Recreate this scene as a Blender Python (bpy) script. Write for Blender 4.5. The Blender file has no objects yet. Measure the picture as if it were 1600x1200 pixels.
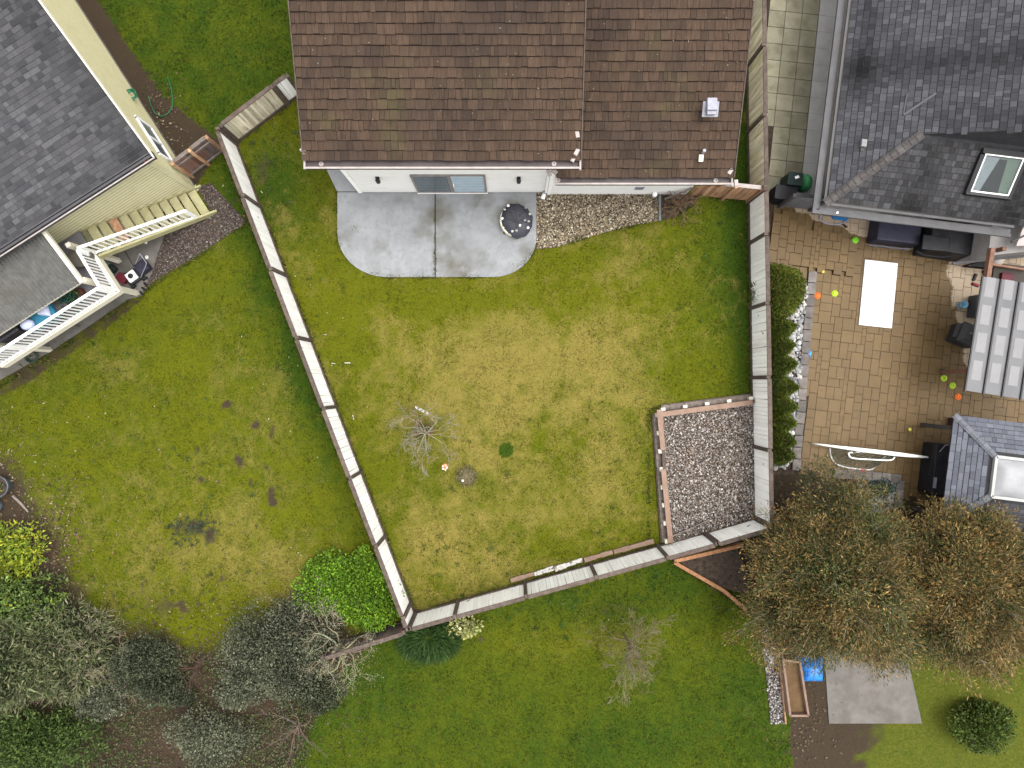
import bpy, bmesh, math, random
import numpy as np
from mathutils import Vector, Matrix

random.seed(7)
rng = np.random.default_rng(11)
R = math.radians
scene = bpy.context.scene
COL = scene.collection

# ------------------------------------------------------------------ camera, sky, sun, exposure
H = 26.0                      # drone height above the lawn (m)
FPX = 1170.0                  # focal length in photo pixels (photo 1600 wide)
cam_d = bpy.data.cameras.new('camera')
cam_d.sensor_width = 36.0
cam_d.lens = FPX / 1600.0 * 36.0
cam_d.clip_start = 0.1
cam_d.clip_end = 2000.0
cam = bpy.data.objects.new('camera', cam_d)
COL.objects.link(cam)
cam.location = (0, 0, H)
scene.camera = cam

SUN_EL, SUN_AZ = 74.0, 85.0   # soft overcast light, azimuth clockwise from +Y
world = bpy.data.worlds.new('World')
scene.world = world
world.use_nodes = True
wn, wl = world.node_tree.nodes, world.node_tree.links
wn.clear()
sky = wn.new('ShaderNodeTexSky')
sky.sky_type = 'NISHITA'
sky.sun_disc = False
sky.sun_elevation = R(SUN_EL)
sky.sun_rotation = R(SUN_AZ)
sky.dust_density = 4.0
sky.air_density = 1.0
hsv = wn.new('ShaderNodeHueSaturation')
hsv.inputs['Saturation'].default_value = 0.10
bg = wn.new('ShaderNodeBackground')
bg.inputs['Strength'].default_value = 0.15
wo = wn.new('ShaderNodeOutputWorld')
wl.new(sky.outputs[0], hsv.inputs['Color'])
wl.new(hsv.outputs[0], bg.inputs['Color'])
wl.new(bg.outputs[0], wo.inputs['Surface'])
sl = bpy.data.lights.new('sun', 'SUN')
sl.energy = 0.55
sl.angle = R(40)
sl.color = (1.0, 0.96, 0.9)
so = bpy.data.objects.new('sun', sl)
COL.objects.link(so)
sd = Vector((math.sin(R(SUN_AZ)) * math.cos(R(SUN_EL)), math.cos(R(SUN_AZ)) * math.cos(R(SUN_EL)), math.sin(R(SUN_EL))))
so.rotation_euler = sd.to_track_quat('Z', 'Y').to_euler()
so.location = (0, 0, 40)
vs = scene.view_settings
vs.view_transform = 'Standard'
vs.look = 'None'
vs.exposure = 1.6
vs.gamma = 1.0
vs.use_curve_mapping = False

# ------------------------------------------------------------------ helpers
def at(px, py, z=0.0):
    """world point at height z seen at photo pixel (px, py) by the straight-down camera"""
    k = (H - z) / FPX
    return Vector(((px - 800) * k, (600 - py) * k, z))

LOC = {}

def link(o, parent=None):
    COL.objects.link(o)
    if parent is not None:
        o.parent = parent
        if parent.name in LOC:
            o.matrix_parent_inverse = Matrix.Translation(-LOC[parent.name])
    return o

def tag(o, label, cat, group=None):
    o['label'] = label
    o['category'] = cat
    if group:
        o['group'] = group
    return o

def thing(name, label, cat, loc, group=None):
    o = bpy.data.objects.new(name, None)
    o.empty_display_size = 0.2
    COL.objects.link(o)
    o.location = Vector(loc)
    LOC[o.name] = Vector(loc)
    return tag(o, label, cat, group)

class MB:
    def __init__(s):
        s.v, s.f, s.c = [], [], []
    def poly(s, pts, col=None):
        n = len(s.v)
        s.v += [tuple(p) for p in pts]
        s.f.append(tuple(range(n, n + len(pts))))
        s.c.append(col)
        return s
    def hexa(s, p, col=None):
        """8 points: 4 bottom ccw, 4 top ccw"""
        n = len(s.v)
        s.v += [tuple(q) for q in p]
        for f in ((3, 2, 1, 0), (4, 5, 6, 7), (0, 1, 5, 4), (1, 2, 6, 5), (2, 3, 7, 6), (3, 0, 4, 7)):
            s.f.append(tuple(n + i for i in f))
            s.c.append(col)
        return s
    def box(s, c, d, rz=0.0, M=None, col=None):
        hx, hy, hz = d[0] / 2, d[1] / 2, d[2] / 2
        P = [Vector((x, y, z)) for z in (-hz, hz) for x, y in ((-hx, -hy), (hx, -hy), (hx, hy), (-hx, hy))]
        if M is None:
            M = Matrix.Rotation(rz, 3, 'Z')
        return s.hexa([M @ p + Vector(c) for p in P], col)
    def beam(s, a, b, w, h, up=Vector((0, 0, 1)), col=None):
        a, b = Vector(a), Vector(b)
        d = (b - a).normalized()
        sd_ = d.cross(up)
        if sd_.length < 1e-4:
            sd_ = d.cross(Vector((1, 0, 0)))
        sd_.normalize()
        u = sd_.cross(d)
        P = []
        for q in (-1, 1):
            P += [a + sd_ * (-w / 2) + u * (q * h / 2), a + sd_ * (w / 2) + u * (q * h / 2),
                  b + sd_ * (w / 2) + u * (q * h / 2), b + sd_ * (-w / 2) + u * (q * h / 2)]
        return s.hexa(P, col)
    def prism(s, pts, z0, z1, col=None):
        n, k = len(s.v), len(pts)
        s.v += [(p[0], p[1], z0) for p in pts] + [(p[0], p[1], z1) for p in pts]
        s.f.append(tuple(n + k + i for i in range(k))); s.c.append(col)
        s.f.append(tuple(n + i for i in reversed(range(k)))); s.c.append(col)
        for i in range(k):
            j = (i + 1) % k
            s.f.append((n + i, n + j, n + k + j, n + k + i)); s.c.append(col)
        return s
    def tube(s, pts, rad, sides=6, closed=False, col=None, cap=True):
        pts = [Vector(p) for p in pts]
        m = len(pts)
        if not hasattr(rad, '__len__'):
            rad = [rad] * m
        n0 = len(s.v)
        ref = Vector((0.31, 0.22, 0.93))
        for i, p in enumerate(pts):
            a = pts[(i - 1) % m] if (closed or i > 0) else p
            b = pts[(i + 1) % m] if (closed or i < m - 1) else p
            d = (b - a)
            d = d.normalized() if d.length > 1e-7 else Vector((0, 0, 1))
            x = d.cross(ref)
            if x.length < 1e-3:
                x = d.cross(Vector((1, 0, 0)))
            x.normalize()
            y = d.cross(x)
            for k in range(sides):
                t = 2 * math.pi * k / sides
                s.v.append(tuple(p + (x * math.cos(t) + y * math.sin(t)) * rad[i]))
        for i in range(m if closed else m - 1):
            j = (i + 1) % m
            for k in range(sides):
                l = (k + 1) % sides
                s.f.append((n0 + i * sides + k, n0 + j * sides + k, n0 + j * sides + l, n0 + i * sides + l))
                s.c.append(col)
        if cap and not closed:
            s.f.append(tuple(n0 + k for k in range(sides))); s.c.append(col)
            s.f.append(tuple(n0 + (m - 1) * sides + k for k in reversed(range(sides)))); s.c.append(col)
        return s
    def lathe(s, c, prof, sides=16, col=None, squash=1.0):
        c = Vector(c)
        n0 = len(s.v)
        for r, z in prof:
            for k in range(sides):
                t = 2 * math.pi * k / sides
                s.v.append((c.x + r * math.cos(t), c.y + r * math.sin(t) * squash, c.z + z))
        for i in range(len(prof) - 1):
            for k in range(sides):
                l = (k + 1) % sides
                s.f.append((n0 + i * sides + k, n0 + i * sides + l, n0 + (i + 1) * sides + l, n0 + (i + 1) * sides + k))
                s.c.append(col)
        m = len(prof) - 1
        if prof[m][0] > 1e-4:
            s.f.append(tuple(n0 + m * sides + k for k in range(sides))); s.c.append(col)
        return s
    def mesh(s, name, mat, smooth=False):
        me = bpy.data.meshes.new(name)
        me.from_pydata(s.v, [], s.f)
        if any(c is not None for c in s.c):
            at_ = me.attributes.new('tint', 'FLOAT_COLOR', 'FACE')
            arr = np.array([(c or (0.5, 0.5, 0.5)) + (1,) for c in s.c], dtype=np.float32).ravel()
            at_.data.foreach_set('color', arr)
        if mat:
            me.materials.append(mat)
        if smooth:
            me.polygons.foreach_set('use_smooth', [True] * len(me.polygons))
        me.update()
        return me
    def build(s, name, mat, parent=None, smooth=False, bevel=0.0):
        me = s.mesh(name, mat, smooth)
        if bevel > 0:
            bm = bmesh.new(); bm.from_mesh(me)
            bmesh.ops.remove_doubles(bm, verts=bm.verts, dist=1e-5)
            bmesh.ops.bevel(bm, geom=list(bm.edges), offset=bevel, segments=2, affect='EDGES', profile=0.6)
            bm.to_mesh(me); bm.free()
        o = bpy.data.objects.new(name, me)
        return link(o, parent)

def npmesh(name, V, F, mat, parent=None, tint=None, smooth=False, vattr=None):
    """V (n,3), F (m,k) all faces same size; tint (m,3) per face"""
    V = np.ascontiguousarray(V, dtype=np.float32)
    F = np.ascontiguousarray(F, dtype=np.int32)
    me = bpy.data.meshes.new(name)
    m, k = F.shape
    me.vertices.add(len(V)); me.vertices.foreach_set('co', V.ravel())
    me.loops.add(m * k); me.loops.foreach_set('vertex_index', F.ravel())
    me.polygons.add(m)
    me.polygons.foreach_set('loop_start', np.arange(0, m * k, k, dtype=np.int32))
    try:
        me.polygons.foreach_set('loop_total', np.full(m, k, dtype=np.int32))
    except Exception:
        pass
    me.update(calc_edges=True)
    if tint is not None:
        a = me.attributes.new('tint', 'FLOAT_COLOR', 'FACE')
        c = np.ones((m, 4), dtype=np.float32); c[:, :3] = tint
        a.data.foreach_set('color', c.ravel())
    if vattr is not None:
        a = me.attributes.new('ga', 'FLOAT_COLOR', 'POINT')
        c = np.ones((len(V), 4), dtype=np.float32); c[:, :vattr.shape[1]] = vattr
        a.data.foreach_set('color', c.ravel())
    me.polygons.foreach_set('use_smooth', np.full(m, bool(smooth)))
    if mat:
        me.materials.append(mat)
    o = bpy.data.objects.new(name, me)
    return link(o, parent)

def piece(name, me, M, parent):
    o = bpy.data.objects.new(name, me)
    o.matrix_basis = M
    return link(o, parent)

def copy_tree(root, delta, label, rot=0.0):
    """copy a thing (Empty) with parts and sub-parts, moved by delta"""
    r = root.copy(); COL.objects.link(r)
    r.location = root.location + Vector(delta)
    r.rotation_euler = (0, 0, root.rotation_euler.z + rot)
    r['label'] = label
    for ch in list(root.children):
        c = ch.copy(); COL.objects.link(c); c.parent = r
        for g in list(ch.children):
            d = g.copy(); COL.objects.link(d); d.parent = c
    return r

# ------------------------------------------------------------------ noise in numpy
_LAT = rng.random((256, 256))
def vnoise(x, y, s=1.0, o=0.0):
    x = np.asarray(x) * s + 37.3 + o; y = np.asarray(y) * s + 91.7 + o * 1.7
    xi = np.floor(x).astype(int); yi = np.floor(y).astype(int)
    fx = x - xi; fy = y - yi
    fx = fx * fx * (3 - 2 * fx); fy = fy * fy * (3 - 2 * fy)
    g = lambda a, b: _LAT[a % 256, b % 256]
    return (g(xi, yi) * (1 - fx) + g(xi + 1, yi) * fx) * (1 - fy) + (g(xi, yi + 1) * (1 - fx) + g(xi + 1, yi + 1) * fx) * fy
def fbm(x, y, s=1.0, n=4, o=0.0):
    r, a, t = 0, 1.0, 0
    for i in range(n):
        r = r + a * vnoise(x, y, s * 2 ** i, o + 13.1 * i); t += a; a *= 0.55
    return r / t
def inpoly(px, py, poly):
    inside = np.zeros(np.shape(px), dtype=bool)
    n = len(poly)
    for i in range(n):
        x1, y1 = poly[i][0], poly[i][1]; x2, y2 = poly[(i + 1) % n][0], poly[(i + 1) % n][1]
        c = ((y1 > py) != (y2 > py))
        with np.errstate(divide='ignore', invalid='ignore'):
            xx = (x2 - x1) * (py - y1) / (y2 - y1 + 1e-12) + x1
        inside ^= c & (px < xx)
    return inside
def sstep(a, b, x):
    t = np.clip((x - a) / (b - a), 0, 1)
    return t * t * (3 - 2 * t)

# ------------------------------------------------------------------ materials
def newmat(name):
    m = bpy.data.materials.new(name)
    m.use_nodes = True
    nt = m.node_tree
    return m, nt.nodes, nt.links, nt.nodes['Principled BSDF']

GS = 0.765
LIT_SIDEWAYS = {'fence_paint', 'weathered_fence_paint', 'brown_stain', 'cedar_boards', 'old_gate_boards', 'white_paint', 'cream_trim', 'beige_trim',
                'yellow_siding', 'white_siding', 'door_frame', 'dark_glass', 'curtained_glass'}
def mat(name, c1, c2=None, scale=3.0, rough=0.8, bump=0.0, bscale=40.0, rnd=0.0, stretch=(1, 1, 1),
        metal=0.0, contrast=(0.35, 0.65), spots=None, spec=0.3, detail=5.0, streak=None, alpha=None, trans=0.0, rnd_attr=False):
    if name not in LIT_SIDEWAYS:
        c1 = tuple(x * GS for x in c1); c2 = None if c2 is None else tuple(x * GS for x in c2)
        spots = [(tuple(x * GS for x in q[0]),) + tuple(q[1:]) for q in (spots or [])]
    m, N, L, B = newmat(name)
    B.inputs['Roughness'].default_value = rough
    B.inputs['Metallic'].default_value = metal
    B.inputs['Specular IOR Level'].default_value = spec
    if trans:
        B.inputs['Transmission Weight'].default_value = trans
    g = N.new('ShaderNodeNewGeometry')
    mp = N.new('ShaderNodeMapping'); mp.inputs['Scale'].default_value = stretch
    L.new(g.outputs['Position'], mp.inputs['Vector'])
    cur = None
    if c2 is not None:
        nz = N.new('ShaderNodeTexNoise'); nz.inputs['Scale'].default_value = scale
        nz.inputs['Detail'].default_value = detail; nz.inputs['Roughness'].default_value = 0.62
        L.new(mp.outputs[0], nz.inputs['Vector'])
        mr = N.new('ShaderNodeMapRange'); mr.inputs[1].default_value = contrast[0]; mr.inputs[2].default_value = contrast[1]
        L.new(nz.outputs['Fac'], mr.inputs[0])
        mx = N.new('ShaderNodeMix'); mx.data_type = 'RGBA'
        mx.inputs[6].default_value = (*c1, 1); mx.inputs[7].default_value = (*c2, 1)
        L.new(mr.outputs[0], mx.inputs[0])
        cur = mx.outputs[2]
    else:
        rgb = N.new('ShaderNodeRGB'); rgb.outputs[0].default_value = (*c1, 1)
        cur = rgb.outputs[0]
    for sp in (spots or []):       # (colour, scale, threshold lo, hi, strength)
        col, sc, lo, hi, st = sp[:5]
        nz2 = N.new('ShaderNodeTexNoise'); nz2.inputs['Scale'].default_value = sc; nz2.inputs['Detail'].default_value = 4
        if len(sp) > 5:
            mp2 = N.new('ShaderNodeMapping'); mp2.inputs['Scale'].default_value = sp[5]
            L.new(g.outputs['Position'], mp2.inputs['Vector']); L.new(mp2.outputs[0], nz2.inputs['Vector'])
        else:
            L.new(mp.outputs[0], nz2.inputs['Vector'])
        mr2 = N.new('ShaderNodeMapRange'); mr2.inputs[1].default_value = lo; mr2.inputs[2].default_value = hi
        mr2.inputs[4].default_value = st
        L.new(nz2.outputs['Fac'], mr2.inputs[0])
        mx2 = N.new('ShaderNodeMix'); mx2.data_type = 'RGBA'
        L.new(mr2.outputs[0], mx2.inputs[0]); L.new(cur, mx2.inputs[6]); mx2.inputs[7].default_value = (*col, 1)
        cur = mx2.outputs[2]
    if rnd > 0:
        if rnd_attr:
            oi = N.new('ShaderNodeAttribute'); oi.attribute_name = 'tint'
        else:
            oi = N.new('ShaderNodeObjectInfo')
        mr3 = N.new('ShaderNodeMapRange'); mr3.inputs[3].default_value = 1 - rnd; mr3.inputs[4].default_value = 1 + rnd
        L.new(oi.outputs['Fac' if rnd_attr else 'Random'], mr3.inputs[0])
        hs = N.new('ShaderNodeHueSaturation')
        L.new(mr3.outputs[0], hs.inputs['Value']); L.new(cur, hs.inputs['Color'])
        cur = hs.outputs[0]
    L.new(cur, B.inputs['Base Color'])
    if bump > 0:
        nb = N.new('ShaderNodeTexNoise'); nb.inputs['Scale'].default_value = bscale; nb.inputs['Detail'].default_value = 4
        L.new(mp.outputs[0], nb.inputs['Vector'])
        bp = N.new('ShaderNodeBump'); bp.inputs['Strength'].default_value = bump; bp.inputs['Distance'].default_value = 0.02
        L.new(nb.outputs['Fac'], bp.inputs['Height']); L.new(bp.outputs[0], B.inputs['Normal'])
    return m

def tintmat(name, rough=0.75, nscale=20.0, amt=0.25, spec=0.2, sss=0.0):
    m, N, L, B = newmat(name)
    B.inputs['Roughness'].default_value = rough
    B.inputs['Specular IOR Level'].default_value = spec
    a = N.new('ShaderNodeAttribute'); a.attribute_name = 'tint'
    g = N.new('ShaderNodeNewGeometry')
    nz = N.new('ShaderNodeTexNoise'); nz.inputs['Scale'].default_value = nscale; nz.inputs['Detail'].default_value = 3
    L.new(g.outputs['Position'], nz.inputs['Vector'])
    mr = N.new('ShaderNodeMapRange'); mr.inputs[1].default_value = 0.3; mr.inputs[2].default_value = 0.7
    mr.inputs[3].default_value = (1 - amt) * GS; mr.inputs[4].default_value = (1 + amt) * GS
    L.new(nz.outputs['Fac'], mr.inputs[0])
    hs = N.new('ShaderNodeHueSaturation')
    L.new(mr.outputs[0], hs.inputs['Value']); L.new(a.outputs['Color'], hs.inputs['Color'])
    L.new(hs.outputs[0], B.inputs['Base Color'])
    return m

M_foliage = tintmat('foliage', 0.65, 30, 0.2)
M_tintstone = tintmat('stone', 0.85, 60, 0.2)
M_tintwood = tintmat('twig_bark', 0.9, 25, 0.25)
M_tintroof = tintmat('asphalt_shingle', 0.9, 35, 0.18)

M_board = mat('fence_paint', (0.80, 0.785, 0.74), (0.85, 0.84, 0.81), 5, 0.75, 0.25, 30, rnd=0.07, stretch=(1, 1, 0.25),
              spots=[((0.10, 0.085, 0.075), 3.3, 0.70, 0.73, 0.85, (1, 1, 0.7)), ((0.55, 0.50, 0.42), 1.2, 0.5, 0.75, 0.4)])
M_boardtan = mat('weathered_fence_paint', (0.42, 0.37, 0.26), (0.62, 0.56, 0.43), 7, 0.85, 0.3, 30, rnd=0.2, stretch=(1, 1, 0.12),
                 spots=[((0.16, 0.13, 0.08), 9, 0.52, 0.7, 0.7, (1, 1, 0.1)), ((0.30, 0.30, 0.12), 2.5, 0.5, 0.7, 0.5)])
M_brown = mat('brown_stain', (0.05, 0.035, 0.028), (0.095, 0.07, 0.056), 6, 0.8, 0.3, 40, rnd=0.15)
M_greywood = mat('grey_wood', (0.13, 0.105, 0.09), (0.24, 0.20, 0.17), 6, 0.85, 0.3, 30, rnd=0.15)
M_cedar = mat('cedar_boards', (0.20, 0.095, 0.05), (0.40, 0.24, 0.14), 6, 0.8, 0.3, 30, rnd=0.25, stretch=(1, 1, 0.2))
M_darkboard = mat('old_gate_boards', (0.09, 0.065, 0.058), (0.17, 0.13, 0.12), 5, 0.85, 0.3, 30, rnd=0.3, stretch=(1, 1, 0.3),
                  spots=[((0.18, 0.07, 0.035), 1.5, 0.5, 0.65, 0.6)])
M_white = mat('white_siding', (0.80, 0.785, 0.755), (0.84, 0.83, 0.80), 2, 0.6, 0.05, 30, spots=[((0.46, 0.44, 0.38), 1.1, 0.60, 0.8, 0.4, (1, 1, 4))])
M_whitepaint = mat('white_paint', (0.78, 0.77, 0.75), (0.83, 0.82, 0.80), 8, 0.5, 0.05, 30)
M_cream = mat('cream_trim', (0.527, 0.4845, 0.374), (0.595, 0.5525, 0.4505), 6, 0.7, 0.1, 30)
M_pinktrim = mat('beige_trim', (0.2604, 0.2232, 0.2046), (0.3224, 0.2852, 0.2666), 6, 0.7, 0.1, 30)
M_yellow = mat('yellow_siding', (0.45, 0.42, 0.25), (0.52, 0.485, 0.31), 2, 0.7, 0.1, 40, spots=[((0.30, 0.27, 0.14), 2.0, 0.55, 0.8, 0.3)])
M_tread = mat('tread_paint', (0.36, 0.33, 0.17), (0.44, 0.41, 0.23), 3, 0.7, 0.1, 40, spots=[((0.2, 0.18, 0.09), 4.0, 0.58, 0.75, 0.5)])
M_oldwhite = mat('flaking_paint', (0.44, 0.42, 0.38), (0.60, 0.58, 0.54), 9, 0.8, 0.3, 30, spots=[((0.12, 0.08, 0.06), 11, 0.55, 0.62, 0.9)])
M_shake = mat('cedar_shake', (0.039, 0.023, 0.0145), (0.077, 0.047, 0.029), 11, 0.9, 0.5, 30, rnd=0.22, stretch=(2.502, 0.3128, 0.3128), contrast=(0.3, 0.7),
              spots=[((0.06256, 0.05943, 0.01877), 0.8, 0.60, 0.75, 0.4, (1, 1, 1)), ((0.030, 0.019, 0.014), 0.45, 0.50, 0.66, 0.6, (1, 1, 1)),
                     ((0.16, 0.13, 0.09), 13, 0.74, 0.78, 0.5, (1, 1, 1))])
M_shakef = mat('cedar_shake_field', (0.039, 0.023, 0.0145), (0.077, 0.047, 0.029), 11, 0.9, 0.5, 30, rnd=0.22, rnd_attr=True, stretch=(2.502, 0.3128, 0.3128), contrast=(0.3, 0.7),
              spots=[((0.06256, 0.05943, 0.01877), 0.8, 0.60, 0.75, 0.4, (1, 1, 1)), ((0.030, 0.019, 0.014), 0.45, 0.50, 0.66, 0.6, (1, 1, 1)),
                     ((0.16, 0.13, 0.09), 13, 0.74, 0.78, 0.5, (1, 1, 1))])
M_gutter = mat('brown_gutter', (0.062, 0.047, 0.046), (0.095, 0.075, 0.073), 2, 0.5, 0.05, 30)
M_greygutter = mat('grey_gutter', (0.05, 0.049, 0.051), (0.08, 0.0775, 0.0825), 2, 0.5, 0.1, 30)
M_darkmetal = mat('dark_metal', (0.02, 0.02, 0.022), None, rough=0.45)
M_greymetal = mat('grey_metal', (0.25, 0.25, 0.29), (0.33, 0.33, 0.38), 5, 0.45)
M_concrete = mat('concrete', (0.2151, 0.2193, 0.2236), (0.291, 0.2995, 0.3079), 1.1, 0.75, 0.15, 60, detail=9, contrast=(0.35, 0.62),
                 spots=[((0.095, 0.086, 0.058), 0.62, 0.50, 0.66, 0.8), ((0.296, 0.3034, 0.3182), 1.6, 0.58, 0.68, 0.45),
                        ((0.148, 0.1443, 0.1332), 9.0, 0.56, 0.72, 0.35), ((0.1406, 0.1406, 0.148), 28.0, 0.62, 0.7, 0.3)])
M_oldconcrete = mat('old_concrete', (0.12, 0.108, 0.095), (0.18, 0.167, 0.15), 1.5, 0.85, 0.25, 60, detail=9,
                    spots=[((0.08, 0.075, 0.055), 1.2, 0.55, 0.7, 0.6)])
M_black = mat('black_cover', (0.008, 0.008, 0.010), (0.02, 0.02, 0.025), 4, 0.55, 0.3, 15)
M_navy = mat('navy_cover', (0.015, 0.017, 0.035), (0.028, 0.03, 0.055), 4, 0.55, 0.3, 12)
M_tarp = mat('charcoal_tarp', (0.032, 0.032, 0.042), (0.05, 0.05, 0.064), 6, 0.55, 0.4, 14)
M_soil = mat('soil', (0.030, 0.020, 0.014), (0.075, 0.054, 0.038), 7, 0.95, 0.7, 25, detail=8)
M_glassdark = mat('dark_glass', (0.05, 0.07, 0.085), (0.075, 0.10, 0.115), 3, 0.12, spec=0.6)
M_glasslight = mat('curtained_glass', (0.36, 0.47, 0.54), (0.43, 0.53, 0.60), 3, 0.15, spec=0.6)
M_orange = mat('orange_timber', (0.30, 0.13, 0.055), (0.42, 0.22, 0.11), 8, 0.8, 0.2, 30, rnd=0.1)
M_pinkplank = mat('brown_plank', (0.216, 0.136, 0.0975), (0.272, 0.184, 0.1365), 4, 0.8, 0.15, 30, rnd=0.08)
M_steel = mat('old_roof_panel', (0.0828, 0.08136, 0.0756), (0.1332, 0.1296, 0.1188), 5, 0.75, 0.2, 20, detail=8,
              spots=[((0.40, 0.38, 0.32), 7, 0.70, 0.78, 0.7), ((0.09, 0.085, 0.07), 1.0, 0.5, 0.7, 0.5)])
M_deckfloor = mat('grey_deck', (0.14, 0.135, 0.14), (0.18, 0.175, 0.18), 4, 0.7)

def flat(name, c, rough=0.6):
    return mat(name, c, tuple(min(1, x * 1.12) for x in c), 8, rough, 0.05, 30)

def unit(v):
    return v / np.maximum(1e-9, np.linalg.norm(v, axis=-1, keepdims=True))
def leafquads(P, D, Ln, Wd, r, curl=0.25):
    """diamond leaves from P along D"""
    n = len(P)
    rnd = unit(r.normal(size=(n, 3)))
    S = unit(np.cross(D, rnd)) * Wd[:, None]
    Nn = unit(np.cross(S, D)) * (Ln * curl)[:, None] * r.uniform(-1, 1, (n, 1))
    mid = P + D * (Ln * 0.5)[:, None] + Nn
    V = np.stack([P, mid + S, P + D * Ln[:, None], mid - S], 1)
    return V.reshape(-1, 3), np.arange(n * 4).reshape(-1, 4)
def pick(pal, r, n, w=None):
    pal = np.array(pal, dtype=float)
    return pal[r.choice(len(pal), n, p=w)]
# ------------------------------------------------------------------ ground and lawns
FENCE_W = [(370, 226), (648, 958)]
FENCE_S = [(648, 958), (1099, 834), (1178, 811)]
YARD = [(370, 226), (648, 958), (1099, 834), (1178, 811), (1172, 310), (1170, -60), (700, -60), (448, 164)]
NORTHLAWN = [(448, 160), (370, 222), (348, 222), (255, 150), (150, 0), (120, -60), (620, -60)]
WESTLAWN = [(346, 230), (640, 962), (560, 1010), (420, 1060), (-60, 1060), (-60, 560), (200, 470), (300, 300)]
SOUTHLAWN = [(648, 960), (1099, 838), (1140, 850), (1230, 1040), (1240, 1260), (430, 1260), (520, 1060), (600, 990)]

def gauss(px, py, cx, cy, rx, ry, rot=0.0):
    dx, dy = px - cx, py - cy
    c, s_ = math.cos(rot), math.sin(rot)
    u, v = (dx * c + dy * s_) / rx, (-dx * s_ + dy * c) / ry
    return np.exp(-(u * u + v * v))

def ground_attr(X, Y):
    """R dry, G soil, B lush"""
    px, py = 800 + X * 45, 600 - Y * 45
    n1 = fbm(X, Y, 0.45, 5, 3.0); n2 = fbm(X, Y, 1.6, 4, 8.0); n3 = fbm(X, Y, 5.0, 3, 21.0)
    yard, west, south, north = (inpoly(px, py, P) for P in (YARD, WESTLAWN, SOUTHLAWN, NORTHLAWN))
    dry = np.full(X.shape, 0.35); soil = np.zeros(X.shape); lush = np.full(X.shape, 0.35)
    # main yard
    d = 0.12 + 0.95 * gauss(px, py, 700, 540, 165, 110, 0.1) + 0.85 * gauss(px, py, 880, 560, 170, 110) + 0.48 * gauss(px, py, 760, 800, 190, 120) \
        + 0.48 * gauss(px, py, 900, 740, 150, 120) + 0.55 * gauss(px, py, 620, 640, 90, 90) + 0.5 * gauss(px, py, 670, 870, 70, 90)
    d = d + 0.30 * gauss(px, py, 1000, 500, 130, 60, -0.3)
    d = d + 0.13 * np.sin((px * 0.42 + py * 0.9) / 5.2 + 3 * n1) * sstep(720, 900, px) * (1 - sstep(520, 600, py)) + 0.10 * np.sin(py / 3.6 + 2 * n1) * np.exp(-((py - 455) / 25) ** 2)
    edge = np.clip((1160 - px) / 190, 0, 1)
    d = (0.20 + np.clip(d, 0, 1.15) * 0.46) * (0.25 + 0.75 * edge) - 0.35 * gauss(px, py, 655, 745, 110, 45) - 0.35 * gauss(px, py, 560, 545, 40, 90) \
        - 0.4 * gauss(px, py, 700, 470, 220, 22)
    d = d + (n1 - 0.5) * 1.15 + (n2 - 0.5) * 0.8 + (n3 - 0.5) * 0.8
    l = 0.35 + 0.6 * gauss(px, py, 430, 290, 60, 80) + 0.55 * gauss(px, py, 1160, 380, 70, 120) + 0.9 * gauss(px, py, 1163, 200, 25, 140) + (n1 - 0.5) * 0.5 - 0.35 * gauss(px, py, 700, 480, 260, 60)
    l = l + 0.5 * gauss(px, py, 1165, 560, 25, 140)
    dry = np.where(yard, d, dry); lush = np.where(yard, l, lush)
    spot = gauss(px, py, 790, 704, 13, 12)
    dry = np.where(spot > 0.42, -0.3, dry); lush = np.where(spot > 0.42, 1.1, lush)
    s_yard = 0.75 * gauss(px, py, 412, 262, 16, 34) + 0.85 * gauss(px, py, 664, 672, 26, 22) + 0.4 * gauss(px, py, 610, 590, 14, 10) \
        + 0.5 * gauss(px, py, 640, 640, 30, 16) + 0.35 * gauss(px, py, 740, 775, 16, 10)
    e1 = np.abs((px - 370) - (py - 226) * 0.3803)      # strip of scruff along the fences
    s_yard = s_yard + 0.55 * np.exp(-(e1 / 5) ** 2) + 0.4 * np.exp(-((px - 1174) / 5) ** 2)
    e2 = np.abs((py - 958) + (px - 648) * 0.2755)
    s_yard = s_yard + 0.65 * np.exp(-(e2 / 9) ** 2)
    soil = np.where(yard, s_yard + (n3 - 0.5) * 0.5 + (n2 - 0.5) * 0.35, soil)
    # western neighbour's lawn
    d = 0.14 + 0.46 * gauss(px, py, 340, 870, 170, 100) + 0.22 * gauss(px, py, 330, 690, 160, 120) + 0.3 * gauss(px, py, 470, 930, 80, 60) + (n1 - 0.5) * 1.0 + (n2 - 0.5) * 0.7 + (n3 - 0.5) * 0.6
    l = 0.42 + 0.5 * np.exp(-(np.abs((px - 346) - (py - 230) * 0.39) / 40) ** 2) * (1 - sstep(640, 830, py)) + (n1 - 0.5) * 0.6 + (n2 - 0.5) * 0.5
    dry = np.where(west, d - 0.5 * np.exp(-(np.abs((px - 346) - (py - 230) * 0.39) / 35) ** 2), dry); lush = np.where(west, l, lush)
    sw = np.zeros(X.shape)
    for cx, cy, rx, ry, a in ((355, 632, 10, 8, 1.0), (374, 716, 9, 15, 1.0), (400, 665, 8, 8, 1.0), (424, 675, 7, 14, 0.8), (425, 778, 8, 18, 1.2), (306, 700, 7, 13, 0.8),
                              (391, 753, 6, 10, 0.8), (314, 750, 5, 6, 0.8), (405, 712, 8, 12, 0.6), (415, 730, 7, 6, 0.7), (300, 825, 36, 18, 0.7), (330, 840, 14, 14, 0.7),
                              (270, 860, 40, 16, 0.35), (345, 905, 20, 12, 0.45), (290, 945, 46, 16, 0.4)):
        sw += 1.5 * a * gauss(px, py, cx, cy, rx * 0.85, ry * 0.85) * (0.25 + 1.5 * n3)
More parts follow.
